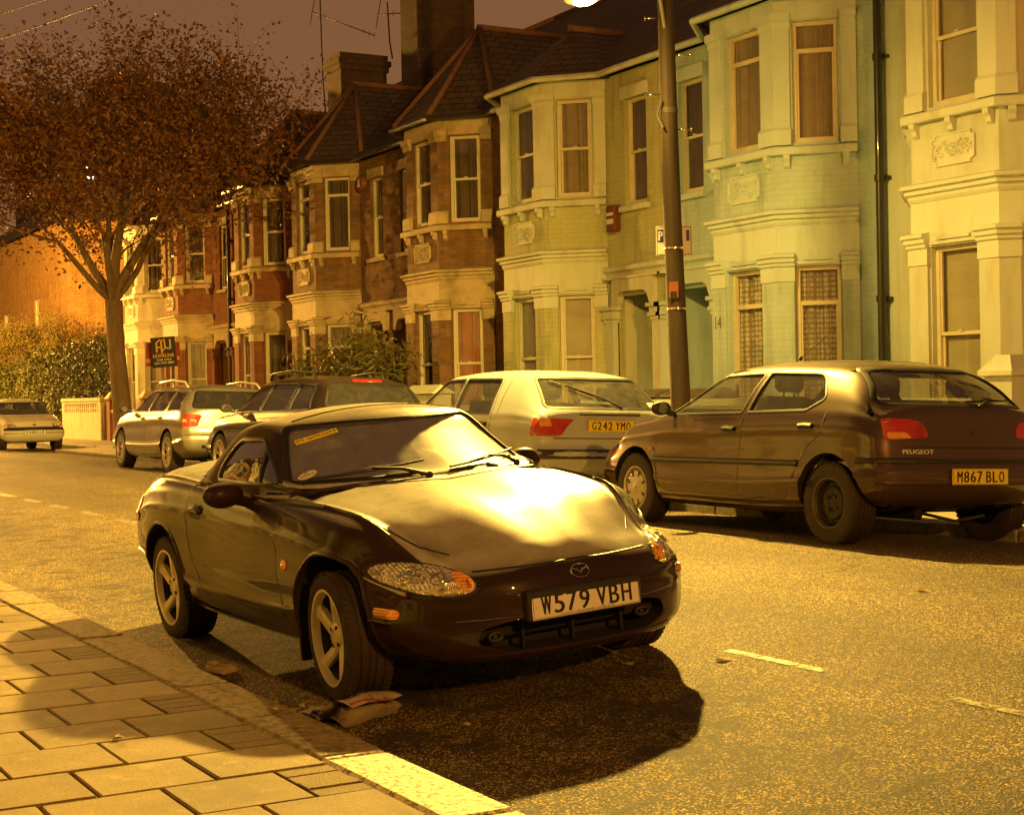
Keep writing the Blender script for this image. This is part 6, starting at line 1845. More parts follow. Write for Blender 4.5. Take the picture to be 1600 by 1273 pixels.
def pole():
    x, y = -13.86, 9.86
    t = thing('telegraph_pole', 'tall dark wooden telegraph pole with climbing steps on the far pavement', 'pole', (x, y, .235))
    m = MB(); m.tube([(0.16, 0, -.1), (.14, 0, 1), (.05, 0, 3), (-.0, 0, 5), (-.06, 0, 8.4)], [.112, .108, .098, .088, .075], 24); m.build('shaft', pm('tarred_timber', (.040, .024, .011), .7, var=.5, scale=14, bump=1.6, bscale=22, streak=.06, col2=(.03, .018, .008), c2scale=6, c2lo=.45, c2hi=.62), t)
    for k, z in enumerate((3.90, 4.28, 4.70, 5.1, 5.5, 5.9)):
        s = 1 if k % 2 == 0 else -1
        m = MB(); d = Vector((.49, .87, 0))*s
        c = Vector((0.02, 0, z)); m.tube([c+d*.09, c+d*.24], .009, 6); m.tube([c+d*.235, c+d*.245], [.028, .028], 8); m.build('climbing_step', M['chrome'], t)
    m = MB(); m.lathe([(.094, -.03), (.100, -.03), (.100, .03), (.094, .03)], 20, (.02, 0, 4.1), 'z', closed=True); m.tube([(.06, -.12, 4.2), (.02, -.15, 4.05), (.10, -.13, 3.9)], .014, 6)
    m.build('pole_band', M['steel'], t)
    m = MB(); m.lathe([(.103, -.01), (.109, -.01), (.109, .01), (.103, .01)], 20, (.10, 0, 1.97), 'z', closed=True); m.build('pole_band', M['chrome'], t)
    m = MB(); d = Vector((.82, -.57, 0)); s = Vector((.57, .82, 0))
    m.obox(Vector((.10, 0, 2.17))+d*.107-s*.03, (.05, .004, .085), (s, d, Vector((0, 0, 1)))); q = m.build('warning_notice', pm('orange_notice', (.24, .07, .025), .6), t)
    m = MB(); m.obox(Vector((.10, 0, 2.12))+d*.112-s*.03, (.035, .002, .03), (s, d, Vector((0, 0, 1)))); m.build('notice_print', M['ink'], q)
    # sign plate strapped behind the pole
    g = thing('parking_sign', 'white parking sign with a blue P strapped behind the telegraph pole', 'sign', (x-.05, y+.16, .235))
    U = Vector((.50, .866, 0)); Z = Vector((0, 0, 1)); Nn = U.cross(Z)
    c = Vector((-.03, -.05, 2.72)); m = MB(); m.obox(c, (.195, .16, .006), (U, Z, Nn), .004); pl = m.build('sign_plate', M['plate_w'], g)
    m = MB()
    for a in (-1, 1):
        m.obox(c+U*a*.184+Nn*.0075, (.003, .150, .001), (U, Z, Nn)); m.obox(c+Z*a*.149+Nn*.0075, (.184, .003, .001), (U, Z, Nn))
    m.build('sign_border', M['ink'], pl)
    blue = pm('sign_blue', (.02, .035, .22), .5)
    m = MB(); m.obox(c-U*.145+Z*.055+Nn*.0075, (.032, .07, .001), (U, Z, Nn)); m.obox(c+U*.150+Z*.055+Nn*.0075, (.018, .06, .001), (U, Z, Nn)); m.build('sign_symbol', blue, pl)
    m = MB(); text_on(m, 'P', .04, .10, c-U*.145+Z*.055, U, Z, .010, bold=.03); m.build('lettering', M['plate_w'], pl, fix=False)
    m = MB(); m.lathe([(.102, -.010), (.107, -.010), (.107, .010), (.102, .010)], 20, (.12, -.16, 2.62), 'z', closed=True)
    m.build('sign_clip', M['chrome'], g)

def street_lamp(loc, label, power, col, arm=(0, 0), on_pole=False, directional=True, r=.10, falloff='Linear', group='street lamps'):
    """lantern at loc, arm reaching back to the column at loc+arm"""
    t = thing('street_lamp', label, 'street lamp', loc, 0, group)
    ax, ay = arm
    mt = pm('lamp_metal', (.20, .20, .17), .5, .5)
    m = MB(); m.ball((0, 0, .10), .30, 20, 10, (1.0, .62, .42))
    for i, v in enumerate(m.v):
        if v[2] < .04: m.v[i] = (v[0], v[1], .04)
    m.build('lantern_hood', mt, t)
    m = MB(); m.ball((0, 0, .04), .16, 16, 8, (1.1, .65, .35))
    for i, v in enumerate(m.v):
        if v[2] > .035: m.v[i] = (v[0], v[1], .035)
    m.build('lamp_bowl', emit_mat('lit_lamp_bowl', col, 60), t)
    m = MB(); m.tube([(0.0, 0, .16), (ax*.4, ay*.4, .34), (ax*.8, ay*.8, .42), (ax, ay, .42)], .028, 10)
    if on_pole: m.tube([(ax*.93, ay*.93, .38), (ax, ay, -.02)], .02, 8)
    m.build('bracket_arm', mt, t)
    if not on_pole:
        m = MB(); m.tube([(ax, ay, -loc[2]), (ax, ay, -loc[2]+1.2), (ax, ay, -loc[2]+1.25), (ax, ay, .5)], [.09, .085, .06, .05], 14); m.build('column', mt, t)
    ld = bpy.data.lights.new('street_lamp_light', 'POINT'); ld.energy = power; ld.color = col; ld.shadow_soft_size = r
    ld.use_nodes = True; nt = ld.node_tree; nt.nodes.clear(); L = nt.links.new
    out = nt.nodes.new('ShaderNodeOutputLight'); em = nt.nodes.new('ShaderNodeEmission'); fo = nt.nodes.new('ShaderNodeLightFalloff')
    em.inputs[0].default_value = (1, 1, 1, 1)
    fo.inputs['Strength'].default_value = 1.0
    src = fo.outputs[falloff]
    if directional:
        tc = nt.nodes.new('ShaderNodeTexCoord'); sp = nt.nodes.new('ShaderNodeSeparateXYZ'); L(tc.outputs['Normal'], sp.inputs[0])
        cr = nt.nodes.new('ShaderNodeMapRange'); cr.inputs['From Min'].default_value = HOUSE_SIDE[0]; cr.inputs['From Max'].default_value = HOUSE_SIDE[1]; cr.inputs['To Min'].default_value = HOUSE_SIDE[2]; cr.inputs['To Max'].default_value = HOUSE_SIDE[3]
        L(sp.outputs[1], cr.inputs['Value']); mu = nt.nodes.new('ShaderNodeMath'); mu.operation = 'MULTIPLY'
        L(src, mu.inputs[0]); L(cr.outputs[0], mu.inputs[1]); src = mu.outputs[0]
        c2 = nt.nodes.new('ShaderNodeMapRange'); c2.inputs['From Min'].default_value = -.42; c2.inputs['From Max'].default_value = .12; c2.inputs['To Min'].default_value = 1; c2.inputs['To Max'].default_value = .20
        L(sp.outputs[2], c2.inputs['Value']); m3 = nt.nodes.new('ShaderNodeMath'); m3.operation = 'MULTIPLY'; L(src, m3.inputs[0]); L(c2.outputs[0], m3.inputs[1]); src = m3.outputs[0]
    L(src, em.inputs['Strength']); L(em.outputs[0], out.inputs[0])
    lo = bpy.data.objects.new('lamp_light', ld); COL.objects.link(lo); lo.parent = t; lo.location = (0, 0, -.12)
    return t

def garden_walls():
    W1 = HM['mint'];
    def wall(nm, label, x0, x1, y, z1, wmat, cmat, piers=(), zc=.09, th=.2, pcap='pyramid', base=.1, pz=.3):
        t = thing(nm, label, 'wall', (x0, y, 0)); L = x1-x0
        m = MB(); m.box(0, L, 0, th, base-.05, z1-zc); m.build('wall', wmat, t, fix=False)
        m = MB(); m.box(-.01, L+.01, -.04, th+.04, z1-zc, z1, .012); m.build('coping', cmat, t)
        for px in piers:
            m = MB(); m.box(px-.17, px+.17, -.07, th+.07, base-.05, z1+pz-.12); p = m.build('pier', wmat, t, fix=False)
            m = MB(); zz = z1+pz-.12
            m.box(px-.215, px+.215, -.115, th+.115, zz, zz+.06, .008)
            if pcap == 'pyramid':
                m.add([(px-.20, -.10, zz+.06), (px+.20, -.10, zz+.06), (px+.20, th+.10, zz+.06), (px-.20, th+.10, zz+.06), (px-.09, .0, zz+.20), (px+.09, .0, zz+.20), (px+.09, th, zz+.20), (px-.09, th, zz+.20)], [(0, 1, 5, 4), (1, 2, 6, 5), (2, 3, 7, 6), (3, 0, 4, 7), (4, 5, 6, 7)], False)
            else:
                pr = [(px-.2, zz+.06), (px-.2, zz+.14)]+[(px-.14*math.cos(a), zz+.14+.14*math.sin(a)) for a in np.linspace(0, PI, 9)]+[(px+.2, zz+.14), (px+.2, zz+.06)]
                m.prism(pr[::-1], 'y', -.1, th+.1)
            m.build('pier_cap', cmat, p)
        return t
    wall('garden_wall', 'low cream wall with a capped pier in front of the warm cream house', -13.5, -10.5, 11.3, 1.08, HM['cream'], HM['creamtrim'], (2.95,), pz=.32)
    wall('garden_wall', 'low pale coped wall in front of the pale green house number 14', -18.0, -13.8, 11.3, 1.10, HM['cream'], HM['minttrim'], ())
    wall('garden_wall', 'low ochre wall with pale coping in front of the yellow-green house', -24.0, -20.2, 11.3, 1.05, HM['lime'], HM['limetrim'], ())
    wall('garden_wall', 'low brick wall before the brick house with the orange curtain', -28.4, -24.8, 11.3, 1.0, HM['brick'], HM['trim'], (.2, 3.5))
    wall('garden_wall', 'low brick wall behind the leafy bamboo-like shrub', -33.2, -29.2, 11.3, 1.0, HM['brick'], HM['trim'], (.2, 3.9))
    wall('garden_wall', 'red brick wall with pale capped piers beside the tree trunk', -45.1, -39.2, 12.2, 1.0, HM['redbrick'], HM['trim'], (.2, 3.6, 5.7), pz=.42)
    # white wall
    t = thing('garden_wall', 'white rendered wall with a row of small pierced arches, below the tall hedge', 'wall', (-50.6, 12.2, 0))
    m = MB(); m.box(0, 4.6, 0, .16, .05, .92); m.box(0, .30, 0, .16, .92, 1.26); m.box(4.3, 4.6, 0, .16, .92, 1.26); m.box(.3, 4.3, 0, .16, 1.19, 1.26)
    for k in range(16):
        x = .30+4.0*k/16; m.box(x, x+.09, 0.02, .14, .92, 1.19)
        m.box(x+.09, x+.25, .03, .13, 1.04, 1.07)
    m.box(-.04, 4.64, -.03, .19, 1.26, 1.36, .01); m.box(4.44, 4.6, .16, 1.3, .05, 1.26)
    m.build('wall', HM['white'], t, fix=False)
    g = thing('garden_gate', 'narrow dark boarded gate between the white wall and the red brick pier', 'gate', (-45.95, 12.3, 0))
    m = MB()
    for k in range(6): m.box(.02+k*.13, .14+k*.13, 0, .03, .13, 1.15, .004)
    m.box(0, .8, .03, .06, .3, .4); m.box(0, .8, .03, .06, .9, 1.0); m.build('gate_boards', pm('dark_stained_timber', (.06, .028, .012), .7, var=.3), g)
    m = MB(); m.box(.70, .76, -.03, 0, .75, .80); m.build('latch', M['steel'], g)

def for_sale_board():
    t = thing('for_sale_board', 'black and yellow estate agent board on a post in front of the white house', 'sign', (-37.75, 11.6, .1))
    U = Vector((.50, .866, 0)); Z = Vector((0, 0, 1)); tl = math.radians(4)
    U2 = (U*math.cos(tl)+Z*math.sin(tl)*1).normalized(); Z2 = (Z*math.cos(tl)-U*math.sin(tl)).normalized()
    Nn = U2.cross(Z2)
    c = Vector((0, 0, 2.32))
    m = MB(); m.obox(Vector((0, 0, 1.2))-Nn*.03, (.03, .03, 1.35), (U2, Z2.cross(U2), Z2)); m.v = [tuple(Vector(v)) for v in m.v]
    m.build('post', pm('board_post', (.30, .20, .10), .8), t)
    m = MB(); m.obox(c, (.30, .37, .008), (U2, Z2, Nn)); bd = m.build('board', pm('board_brown_black', (.030, .018, .012), .5), t)
    ye = pm('board_yellow', (.70, .42, .03), .5)
    m = MB(); text_on(m, 'HOMELINK', .52, .085, c-Z2*.085, U2, Z2, .012, bold=.03); m.build('lettering', ye, bd, fix=False)
    m = MB()
    def ln(pts, w=.045):
        for a, b in zip(pts, pts[1:]):
            A = c+U2*a[0]+Z2*a[1]+Nn*.010; B = c+U2*b[0]+Z2*b[1]+Nn*.010; d = (B-A).normalized(); m.obox((A+B)/2, ((B-A).length/2+.015, w/2, .002), (d, Nn.cross(d), Nn))
    ln([(-.16, .02), (-.16, .24)]); ln([(-.16, .24), (-.07, .31)], .03); ln([(-.04, -.01), (-.04, .28)]); ln([(-.16, .13), (-.04, .12)], .035); ln([(-.04, .28), (.04, .31)], .03); ln([(.04, .31), (.05, .10)], .035)
    m.build('emblem', ye, bd, fix=False)
    m = MB(); 
    def ln2(pts, w=.04):
        for a, b in zip(pts, pts[1:]):
            A = c+U2*a[0]+Z2*a[1]+Nn*.011; B = c+U2*b[0]+Z2*b[1]+Nn*.011; d = (B-A).normalized(); m.obox((A+B)/2, ((B-A).length/2+.012, w/2, .002), (d, Nn.cross(d), Nn))
    ln2([(.05, .10), (.18, .08), (.18, .29)]); ln2([(.05, .10), (-.04, .02)], .03)
    m.build('emblem', pm('board_white', (.5, .5, .42), .5), bd, fix=False)
    m = MB(); text_on(m, 'FOR SALE', .36, .05, c-Z2*.185, U2, Z2, .012, bold=.01); text_on(m, '020 7372 8882', .48, .048, c-Z2*.265, U2, Z2, .012, bold=.02); m.build('lettering', M['plate_w'], bd, fix=False)
    s = thing('letting_board', 'red estate agent board half hidden behind the black and yellow board', 'sign', (-38.1, 11.68, .1))
    m = MB(); m.obox(Vector((0, 0, 1.1)), (.03, .03, 1.3), (U, Z.cross(U), Z)); m.build('post', pm('board_post_red', (.30, .20, .10), .8), s)
    m = MB(); c = Vector((.02, 0, 2.28)); m.obox(c, (.42, .30, .008), (U, Z, U.cross(Z))); b2 = m.build('board', pm('board_red', (.30, .035, .015), .5), s)
    m = MB(); Z = Vector((0, 0, 1)); text_on(m, '02', .11, .09, c-U*.35-Z*.16, U, Z, .012, bold=.01); text_on(m, '0', .05, .09, c+U*.385-Z*.10, U, Z, .012, bold=.01); m.build('lettering', M['plate_w'], b2, fix=False)

def magazine():
    t = thing('magazine', 'crumpled open magazine lying in the gutter by the front wheel of the roadster', 'magazine', (-5.98, 2.56, road_z(2.56)+.004), math.radians(18))
    paper = pm('magazine_paper', (.34, .29, .20), .6, var=.15, scale=40, col2=(.12, .10, .09), c2scale=25, c2lo=.55, c2hi=.6)
    m = MB(); n = 12; vs = []; fs = []
    def sheet(mb, w, l, z0, curl, fan, lift, sgn, nx=10):
        vs = []; fs = []
        for i in range(nx+1):
            for j in range(5):
                u = i/nx; v = j/4
                vs.append((sgn*u*w + .01*math.sin(v*5), (v-.5)*l*(1+.1*u)+fan*u*.05, z0+lift*u+curl*math.sin(u*PI)+.008*math.sin(v*7+u*4+lift*30)))
        for i in range(nx):
            for j in range(4): fs.append((i*5+j, (i+1)*5+j, (i+1)*5+j+1, i*5+j+1))
        mb.add(vs, fs, True)
    m = MB()
    for k in range(7): sheet(m, .17, .25, .003+k*.002, .012+.004*k, k*.2, .004*k, 1)
    for k in range(4): sheet(m, .16, .25, .003+k*.002, .010, -k*.3, .002*k, -1)
    m.build('pages', paper, t, fix=False)
    m = MB(); sheet(m, .19, .26, .024, .045, .6, .055, 1); cv = m.build('loose_page', pm('printed_page', (.42, .37, .26), .5, col2=(.10, .08, .12), c2scale=30, c2lo=.56, c2hi=.60), t, fix=False)
    m = MB(); vs = []
    sheet(m, .05, .26, .026, .02, 0, -.02, -1, 4); m.build('cover', pm('blue_cover', (.035, .04, .16), .4, col2=(.30, .26, .2), c2scale=20, c2lo=.6, c2hi=.63), t, fix=False)
    m = MB(); tv, tf = text_geo('1,99!', .12, .05, bold=.02)
    def surf(x, y): u = x/.19; return .026+.055*u+.045*math.sin(u*PI)+.008*math.sin((y/.26+.5)*7+u*4+1.65)+.003
    m.add([(.09-b*1.0, .0+a, surf(.09-b, a)) for a, b in tv], tf, False); m.build('lettering', M['redlens'], cv, fix=False)
    m = MB()
    for i in range(7): m.ball((.175+.005*i, -.10+.03*i, surf(.18, -.1+.03*i)), .012, 6, 4, (1, 1.4, .3))
    m.build('red_print', M['redlens'], cv, fix=False)

def litter():
    t = thing('brick_fragment', 'broken block of stone lying in the gutter between the wheels of the roadster', 'brick', (-7.32, 2.50, road_z(2.50)), .35)
    m = MB(); m.box(-.075, .075, -.045, .045, 0, .035, .008); m.box(-.07, -.03, -.03, .02, .035, .05, .004); m.build('stone', pm('broken_brick', (.32, .24, .12), .9, var=.4, scale=30, bump=1), t)
    leafm = pm('dry_leaf', (.42, .32, .14), .7, var=.3, scale=30)
    rnd = random.Random(4)
    spots = [(-5.62, 4.25, 1), (-5.89, 3.91, .9), (-5.59, 1.52, .8), (-6.30, 2.50, .6), (-6.25, 2.45, .6), (-6.20, 2.52, .6), (-6.42, 2.44, .5), (-5.75, 2.17, .5), (-5.45, 2.85, .6), (-6.35, 6.17, .9), (-5.2, 3.1, .4), (-6.39, 4.1, .7)]
    for k, (x, y, s) in enumerate(spots):
        a = rnd.uniform(0, 6); m = MB(); L_ = .05*s; 
        vs = []; n = 10
        for i in range(n):
            th = 2*PI*i/n; r = L_*(1 if i % 2 else .66); vs.append((r*math.cos(th), r*.6*math.sin(th), .006+.006*math.sin(th*2)))
        vs.append((0, 0, .001)); m.add(vs, [(i, (i+1) % n, n) for i in range(n)], False)
        z = .102 if y < KN1 else road_z(y)
        o = m.build('fallen_leaf', leafm, loc=(x, y, z+.003), rot=(0, 0, a), fix=False)
        tag(o, LEAF_LABELS[k], 'leaf', 'fallen leaves on the road and pavement')
LEAF_LABELS = ['dry leaf on the lit edge of the roadster shadow, right of the front bumper', 'small dry leaf on the shaded road in front of the number plate', 'dry leaf lying on a lamplit paving slab below the car shadow',
 'dry leaf left of the magazine, nearest its spine', 'dry leaf left of the magazine, the one nearest the kerbstone', 'dry leaf left of the magazine, touching the gutter line', 'dry leaf left of the magazine, farthest from it',
 'tiny dry leaf on the kerbstone below the magazine', 'tiny dry leaf on the road right of the magazine', 'dry leaf out in the lit carriageway near the centre line', 'tiny dry leaf on the shaded road below the bumper', 'dry leaf on the shaded road under the number plate']

def bins():
    mt = pm('grey_bin_plastic', (.16, .14, .10), .5, var=.1)
    for k, (x, y, rz, lab) in enumerate(((-17.1, 11.95, .12, 'grey wheeled bin behind the low wall left of the telegraph pole'), (-16.2, 11.9, -.05, 'grey wheeled bin behind the low wall right of the telegraph pole'))):
        t = thing('wheeled_bin', lab, 'bin', (x, y, .12), rz, 'wheeled bins')
        m = MB()
        m.add([(-.22, -.24, .05), (.22, -.24, .05), (.22, .24, .05), (-.22, .24, .05), (-.28, -.30, .98), (.28, -.30, .98), (.28, .34, .98), (-.28, .34, .98)], [(3, 2, 1, 0), (0, 1, 5, 4), (1, 2, 6, 5), (2, 3, 7, 6), (3, 0, 4, 7)], False)
        m.box(-.31, .31, -.33, .37, .95, 1.0, .01); m.build('bin_body', mt, t)
        m = MB(); m.prism(rpoly([(-.36, 1.0), (-.36, 1.04), (-.2, 1.10), (.25, 1.12), (.40, 1.06), (.40, 1.0)], .03), 'x', -.31, .31)
        for q in (-.2, .2): m.tube([(q-.07, .40, 1.05), (q-.07, .46, 1.0), (q+.07, .46, 1.0), (q+.07, .40, 1.05)], .015, 6)
        m.build('bin_lid', mt, t)
        for s in (-1, 1):
            m = MB(); m.lathe([(.001, 0), (.09, 0), (.10, .02), (.10, .05), (.001, .05)], 16, (s*.25, .30, .02), 'x'); m.build('bin_wheel', M['black'], t)
    t = thing('wall_pier', 'pale utility cabinet on the far pavement behind the pale hatchback', 'cabinet', (-22.1, 11.0, .1))  # garden wall pier in two halves, modelled as a cabinet
    m = MB(); m.box(-.55, .55, -.16, .16, 0, 1.14, .02); m.build('cabinet_body', HM['limetrim'], t)
    m = MB(); m.add([(-.6, -.21, 1.14), (.6, -.21, 1.14), (.6, .21, 1.14), (-.6, .21, 1.14), (-.5, 0, 1.28), (.5, 0, 1.28)], [(0, 1, 5, 4), (1, 2, 5), (2, 3, 4, 5), (3, 0, 4), (3, 2, 1, 0)], False); m.build('cabinet_cap', HM['limetrim'], t)
    m = MB(); m.box(-.003, .003, -.164, -.158, .05, 1.1); m.box(-.48, .48, -.164, -.158, 1.04, 1.046); m.build('door_gap', M['black'], t)

def backdrop():
    # lit brick block beyond the hedge, its darker wing, and a distant tower
    t = thing('brick_block', 'orange brick building lit from the left, beyond the tall hedge', 'building', (-63.4, 15.6, 0))
    m = MB(); ops = [(16.2, 17.2, 4.5, 5.7), (10.0, 11.2, 4.2, 5.4)]
    wallmesh(m, (-22, 0, 0), (1, 0, 0), 22, 0, 8.6, [(o[0], o[1], o[2], o[3]) for o in ops], .12)
    m.add([(0, 0, 0), (0, 9, 0), (0, 9, 8.6), (0, 0, 8.6)], [(0, 1, 2, 3)]); m.build('wall', brick_mat('lit_yellow_brick', (.46, .25, .07), (.36, .19, .05), (.20, .13, .05), bw=.24, bh=.085), t, fix=False)
    for o in ops: sash(t, Vector((-22+o[0], .06, o[2])), Vector((1, 0, 0)), o[1]-o[0], o[3]-o[2], 'sash', HM['frame'], HM['white_blind'], 'blind')
    m = MB(); m.add([(-22.3, -.3, 8.6), (.3, -.3, 8.6), (.3, 9.3, 8.6), (-22.3, 9.3, 8.6), (-18, 4.5, 12), (-4, 4.5, 12)], [(0, 1, 5, 4), (1, 2, 5), (2, 3, 4, 5), (3, 0, 4)], False); m.build('roof', HM['roof'], t, fix=False)
    t = thing('brick_wing', 'dark red brick wing with a wide window, between the lit block and the tree trunk', 'building', (-75.0, 18.2, 0))
    m = MB(); wallmesh(m, (.0, 0, 0), (1, 0, 0), 24, 0, 6.9, [(4.7, 9.1, 4.65, 5.85), (14.0, 16.6, 4.6, 6.0)], .1); m.add([(24, 0, 0), (24, 7, 0), (24, 7, 6.9), (24, 0, 6.9)], [(0, 1, 2, 3)]); m.build('wall', HM['redbrick'], t, fix=False)
    for a, b in ((4.7, 9.1), (14.0, 16.6)): sash(t, Vector((a, .05, 4.65 if a < 5 else 4.6)), Vector((1, 0, 0)), b-a, 1.2 if a < 5 else 1.4, 'case', HM['frame'], HM['dim'], 'drape')
    m = MB(); m.add([(-.0, -.3, 6.9), (24.3, -.3, 6.9), (24.3, 7.3, 6.9), (0, 7.3, 6.9), (0, 3.5, 9.4), (21, 3.5, 9.4)], [(0, 1, 5, 4), (1, 2, 5), (2, 3, 4, 5), (3, 0, 4)], False); m.build('roof', HM['roof'], t, fix=False)
    t = thing('tower_block', 'distant tower block with a few lit stairwell windows seen through the tree', 'building', (-150, 43.6, 0), .5)
    m = MB(); m.box(-10, 9, -6, 6, 0, 29); m.box(-3, 3, -3, 3, 30, 32); m.build('wall', pm('dark_concrete', (.07, .05, .04), .9), t)
    fl = emit_mat('lit_window', (1, .80, .50), 9)
    for k in range(5):
        for j in range(3):
            if (k*3+j) in (4, 9): continue
            m = MB(); z = 20.2+k*.95; x = -1.0+j*.8
            m.add([(x, -6.03, z), (x+.5, -6.03, z), (x+.5, -6.03, z+.34), (x, -6.03, z+.34)], [(0, 1, 2, 3)]); m.build('window', fl, t, fix=False)
    for x, z in ((-4.4, 22.6), (-8.2, 21.2)):
        m = MB(); m.add([(x, -6.03, z), (x+.6, -6.03, z), (x+.6, -6.03, z+.6), (x, -6.03, z+.6)], [(0, 1, 2, 3)]); m.build('window', fl, t, fix=False)
    # hedge
    rnd = random.Random(11)
    def hedge(nm, label, x0, x1, y0, y1, h0, h1, n, size, col):
        t = thing(nm, label, 'hedge', (x0, y0, .05)); m = MB(); L = x1-x0; D = y1-y0; pts = []
        def H(x): return (h0+(h1-h0)*x/L)*(1+.06*math.sin(x*2.1)+.05*math.sin(x*5.3+1))
        for i in range(n):
            x = rnd.uniform(0, L); f = rnd.random()
            if f < .62: y = rnd.gauss(.10, .10); z = rnd.uniform(.15, 1)*H(x)
            elif f < .85: y = rnd.uniform(0, D); z = H(x)+rnd.gauss(-.04, .10)
            else: x = L+rnd.gauss(-.1, .1); y = rnd.uniform(0, D); z = rnd.uniform(.1, 1)*H(L)
            bul = .16*math.sin(x*1.7+z*1.3)+.10*math.sin(x*4.1-z*3)
            pts.append((x, y+bul*(.6), z))
        leaf_cloud(m, pts, size, rnd, aspect=.55)
        m.build('foliage', pm(nm+'_leaves', col, .55, var=.55, scale=1.6), t, fix=False)
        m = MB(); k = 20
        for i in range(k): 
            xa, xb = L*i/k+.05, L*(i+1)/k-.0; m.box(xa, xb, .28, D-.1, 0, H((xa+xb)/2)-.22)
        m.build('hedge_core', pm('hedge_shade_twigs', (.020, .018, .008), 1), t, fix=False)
    hedge('hedge', 'tall dark green hedge rising behind the white wall and the small white car', -68, -46.9, 13.0, 14.6, 2.5, 3.1, 24000, .115, (.085, .085, .018))
    shrub('wall_climber', 'spiky climbing plant standing up above the hedge against the dark wing', (-56.5, 15.2, .1), .5, .4, 4.4, 800, .22, (.085, .08, .02), 8)

def wires():
    cab = pm('wire', (.03, .02, .015), .6)
    lab = ['uppermost of the three overhead wires at the top left', 'middle one of the three overhead wires at the top left', 'lowest of the three overhead wires at the top left']
    ends = [(-70, 8.6, 17.6), (-70, 8.8, 16.2), (-70, 9.1, 15.2)]
    for k, e in enumerate(ends):
        a = Vector((-13.7, 9.86, 8.3-.15*k)); b = Vector(e); pts = []
        for i in range(31):
            t = i/30; p = a.lerp(b, t); p.z -= 1.2*4*t*(1-t)*.5; pts.append(p)
        m = MB(); m.tube(pts, .012, 5); tag(m.build('overhead_wire', cab, fix=False), lab[k], 'wire', 'overhead wires')
def aerials():
    mt = pm('aerial_metal', (.06, .04, .03), .5)
    for k, (x, y, z, h, L_, lab) in enumerate(((-40.3, 17.0, 9.0, 3.5, 1.7, 'television aerial left of the stubby chimney, the taller mast'), (-36.8, 17.4, 9.9, 1.5, 1.1, 'short television aerial rising behind the stubby chimney'))):
        t = thing('television_aerial', lab, 'aerial', (x, y, z), 0, 'television aerials')
        m = MB(); m.tube([(0.25, 0, 0), (.1, 0, h*.3), (0, 0, h)], .022, 6); m.build('mast', mt, t)
        m = MB(); d = Vector((.55, .6, -.35 if k == 0 else 0)).normalized(); c = Vector((0, 0, h*.80)); m.tube([c-d*.3, c+d*L_], .016, 6)
        w = Vector((-.3, .3, .9)).normalized()
        for q in (0, .15, L_*.8, L_*.9, L_): m.tube([c+d*q-w*.09, c+d*q+w*.09], .008, 5)
        m.tube([c-d*.25-w*.45, c-d*.25+w*.45], .012, 5)
        m.build('antenna_arm', mt, t)
def alarms():
    t = thing('alarm_box', 'red rectangular alarm box on the wall between the yellow-green bay and its porch window', 'alarm box', (-20.75, 13.70, 3.74))
    m = MB(); m.box(-.12, .12, -.09, .04, 0, .42, .015); b = m.build('alarm_housing', pm('alarm_red', (.15, .04, .02), .5), t)
    m = MB(); m.box(-.09, .09, -.094, -.088, .25, .30); m.box(-.09, .09, -.094, -.088, .12, .2); m.build('alarm_print', M['plate_w'], b)
    t = thing('alarm_box', 'small round red alarm with a white bell on the brick wall under the eaves', 'alarm box', (-30.37, 13.70, 5.72))
    m = MB(); m.lathe([(.001, -.09), (.15, -.09), (.18, -.05), (.18, .03)], 24, (0, 0, 0), 'y'); b = m.build('alarm_housing', pm('alarm_dull_red', (.17, .06, .03), .5), t)
    m = MB(); m.prism([(-.07, -.08), (.07, -.08), (.03, .0), (.02, .08), (-.02, .08), (-.03, .0)], 'y', -.10, -.088); m.build('bell_emblem', M['plate_w'], b)
# ------------------------------------------------------------------ the scene
CL_Y = 4.40; BAY_Y = 7.30; ZF = .125
CL_DASH = [(-5.79, -5.12), (-4.40, -3.72), (-3.0, -2.35)] + [(-16.02-1.42*k, -15.27-1.42*k) for k in range(12)]
HOUSE_SIDE = (-.25, .55, 1.0, .135)
def house_number():
    m = MB(); text_on(m, '14', .13, .17, (0, 0, 0), (1, 0, 0), (0, 0, 1), .004)
    return m

def world():
    w = bpy.data.worlds.new('World'); SC.world = w; w.use_nodes = True
    nt = w.node_tree; nt.nodes.clear(); L = nt.links.new
    out = nt.nodes.new('ShaderNodeOutputWorld'); bg = nt.nodes.new('ShaderNodeBackground')
    tc = nt.nodes.new('ShaderNodeTexCoord'); sp = nt.nodes.new('ShaderNodeSeparateXYZ'); L(tc.outputs['Generated'], sp.inputs[0])
    nz = nt.nodes.new('ShaderNodeTexNoise'); nz.inputs['Scale'].default_value = 2.2; nz.inputs['Detail'].default_value = 7; L(tc.outputs['Generated'], nz.inputs['Vector'])
    ad = nt.nodes.new('ShaderNodeMath'); ad.operation = 'MULTIPLY_ADD'; ad.inputs[1].default_value = .34; L(nz.outputs['Fac'], ad.inputs[0]); L(sp.outputs[2], ad.inputs[2])
    cr = nt.nodes.new('ShaderNodeValToRGB'); e = cr.color_ramp.elements
    e[0].position = .20; e[0].color = (.260, .112, .036, 1); e[1].position = .75; e[1].color = (.112, .050, .025, 1)
    k = cr.color_ramp.elements.new(.48); k.color = (.172, .078, .036, 1)
    L(ad.outputs[0], cr.inputs[0]); L(cr.outputs[0], bg.inputs[0]); bg.inputs[1].default_value = 1.12
    L(bg.outputs[0], out.inputs[0])

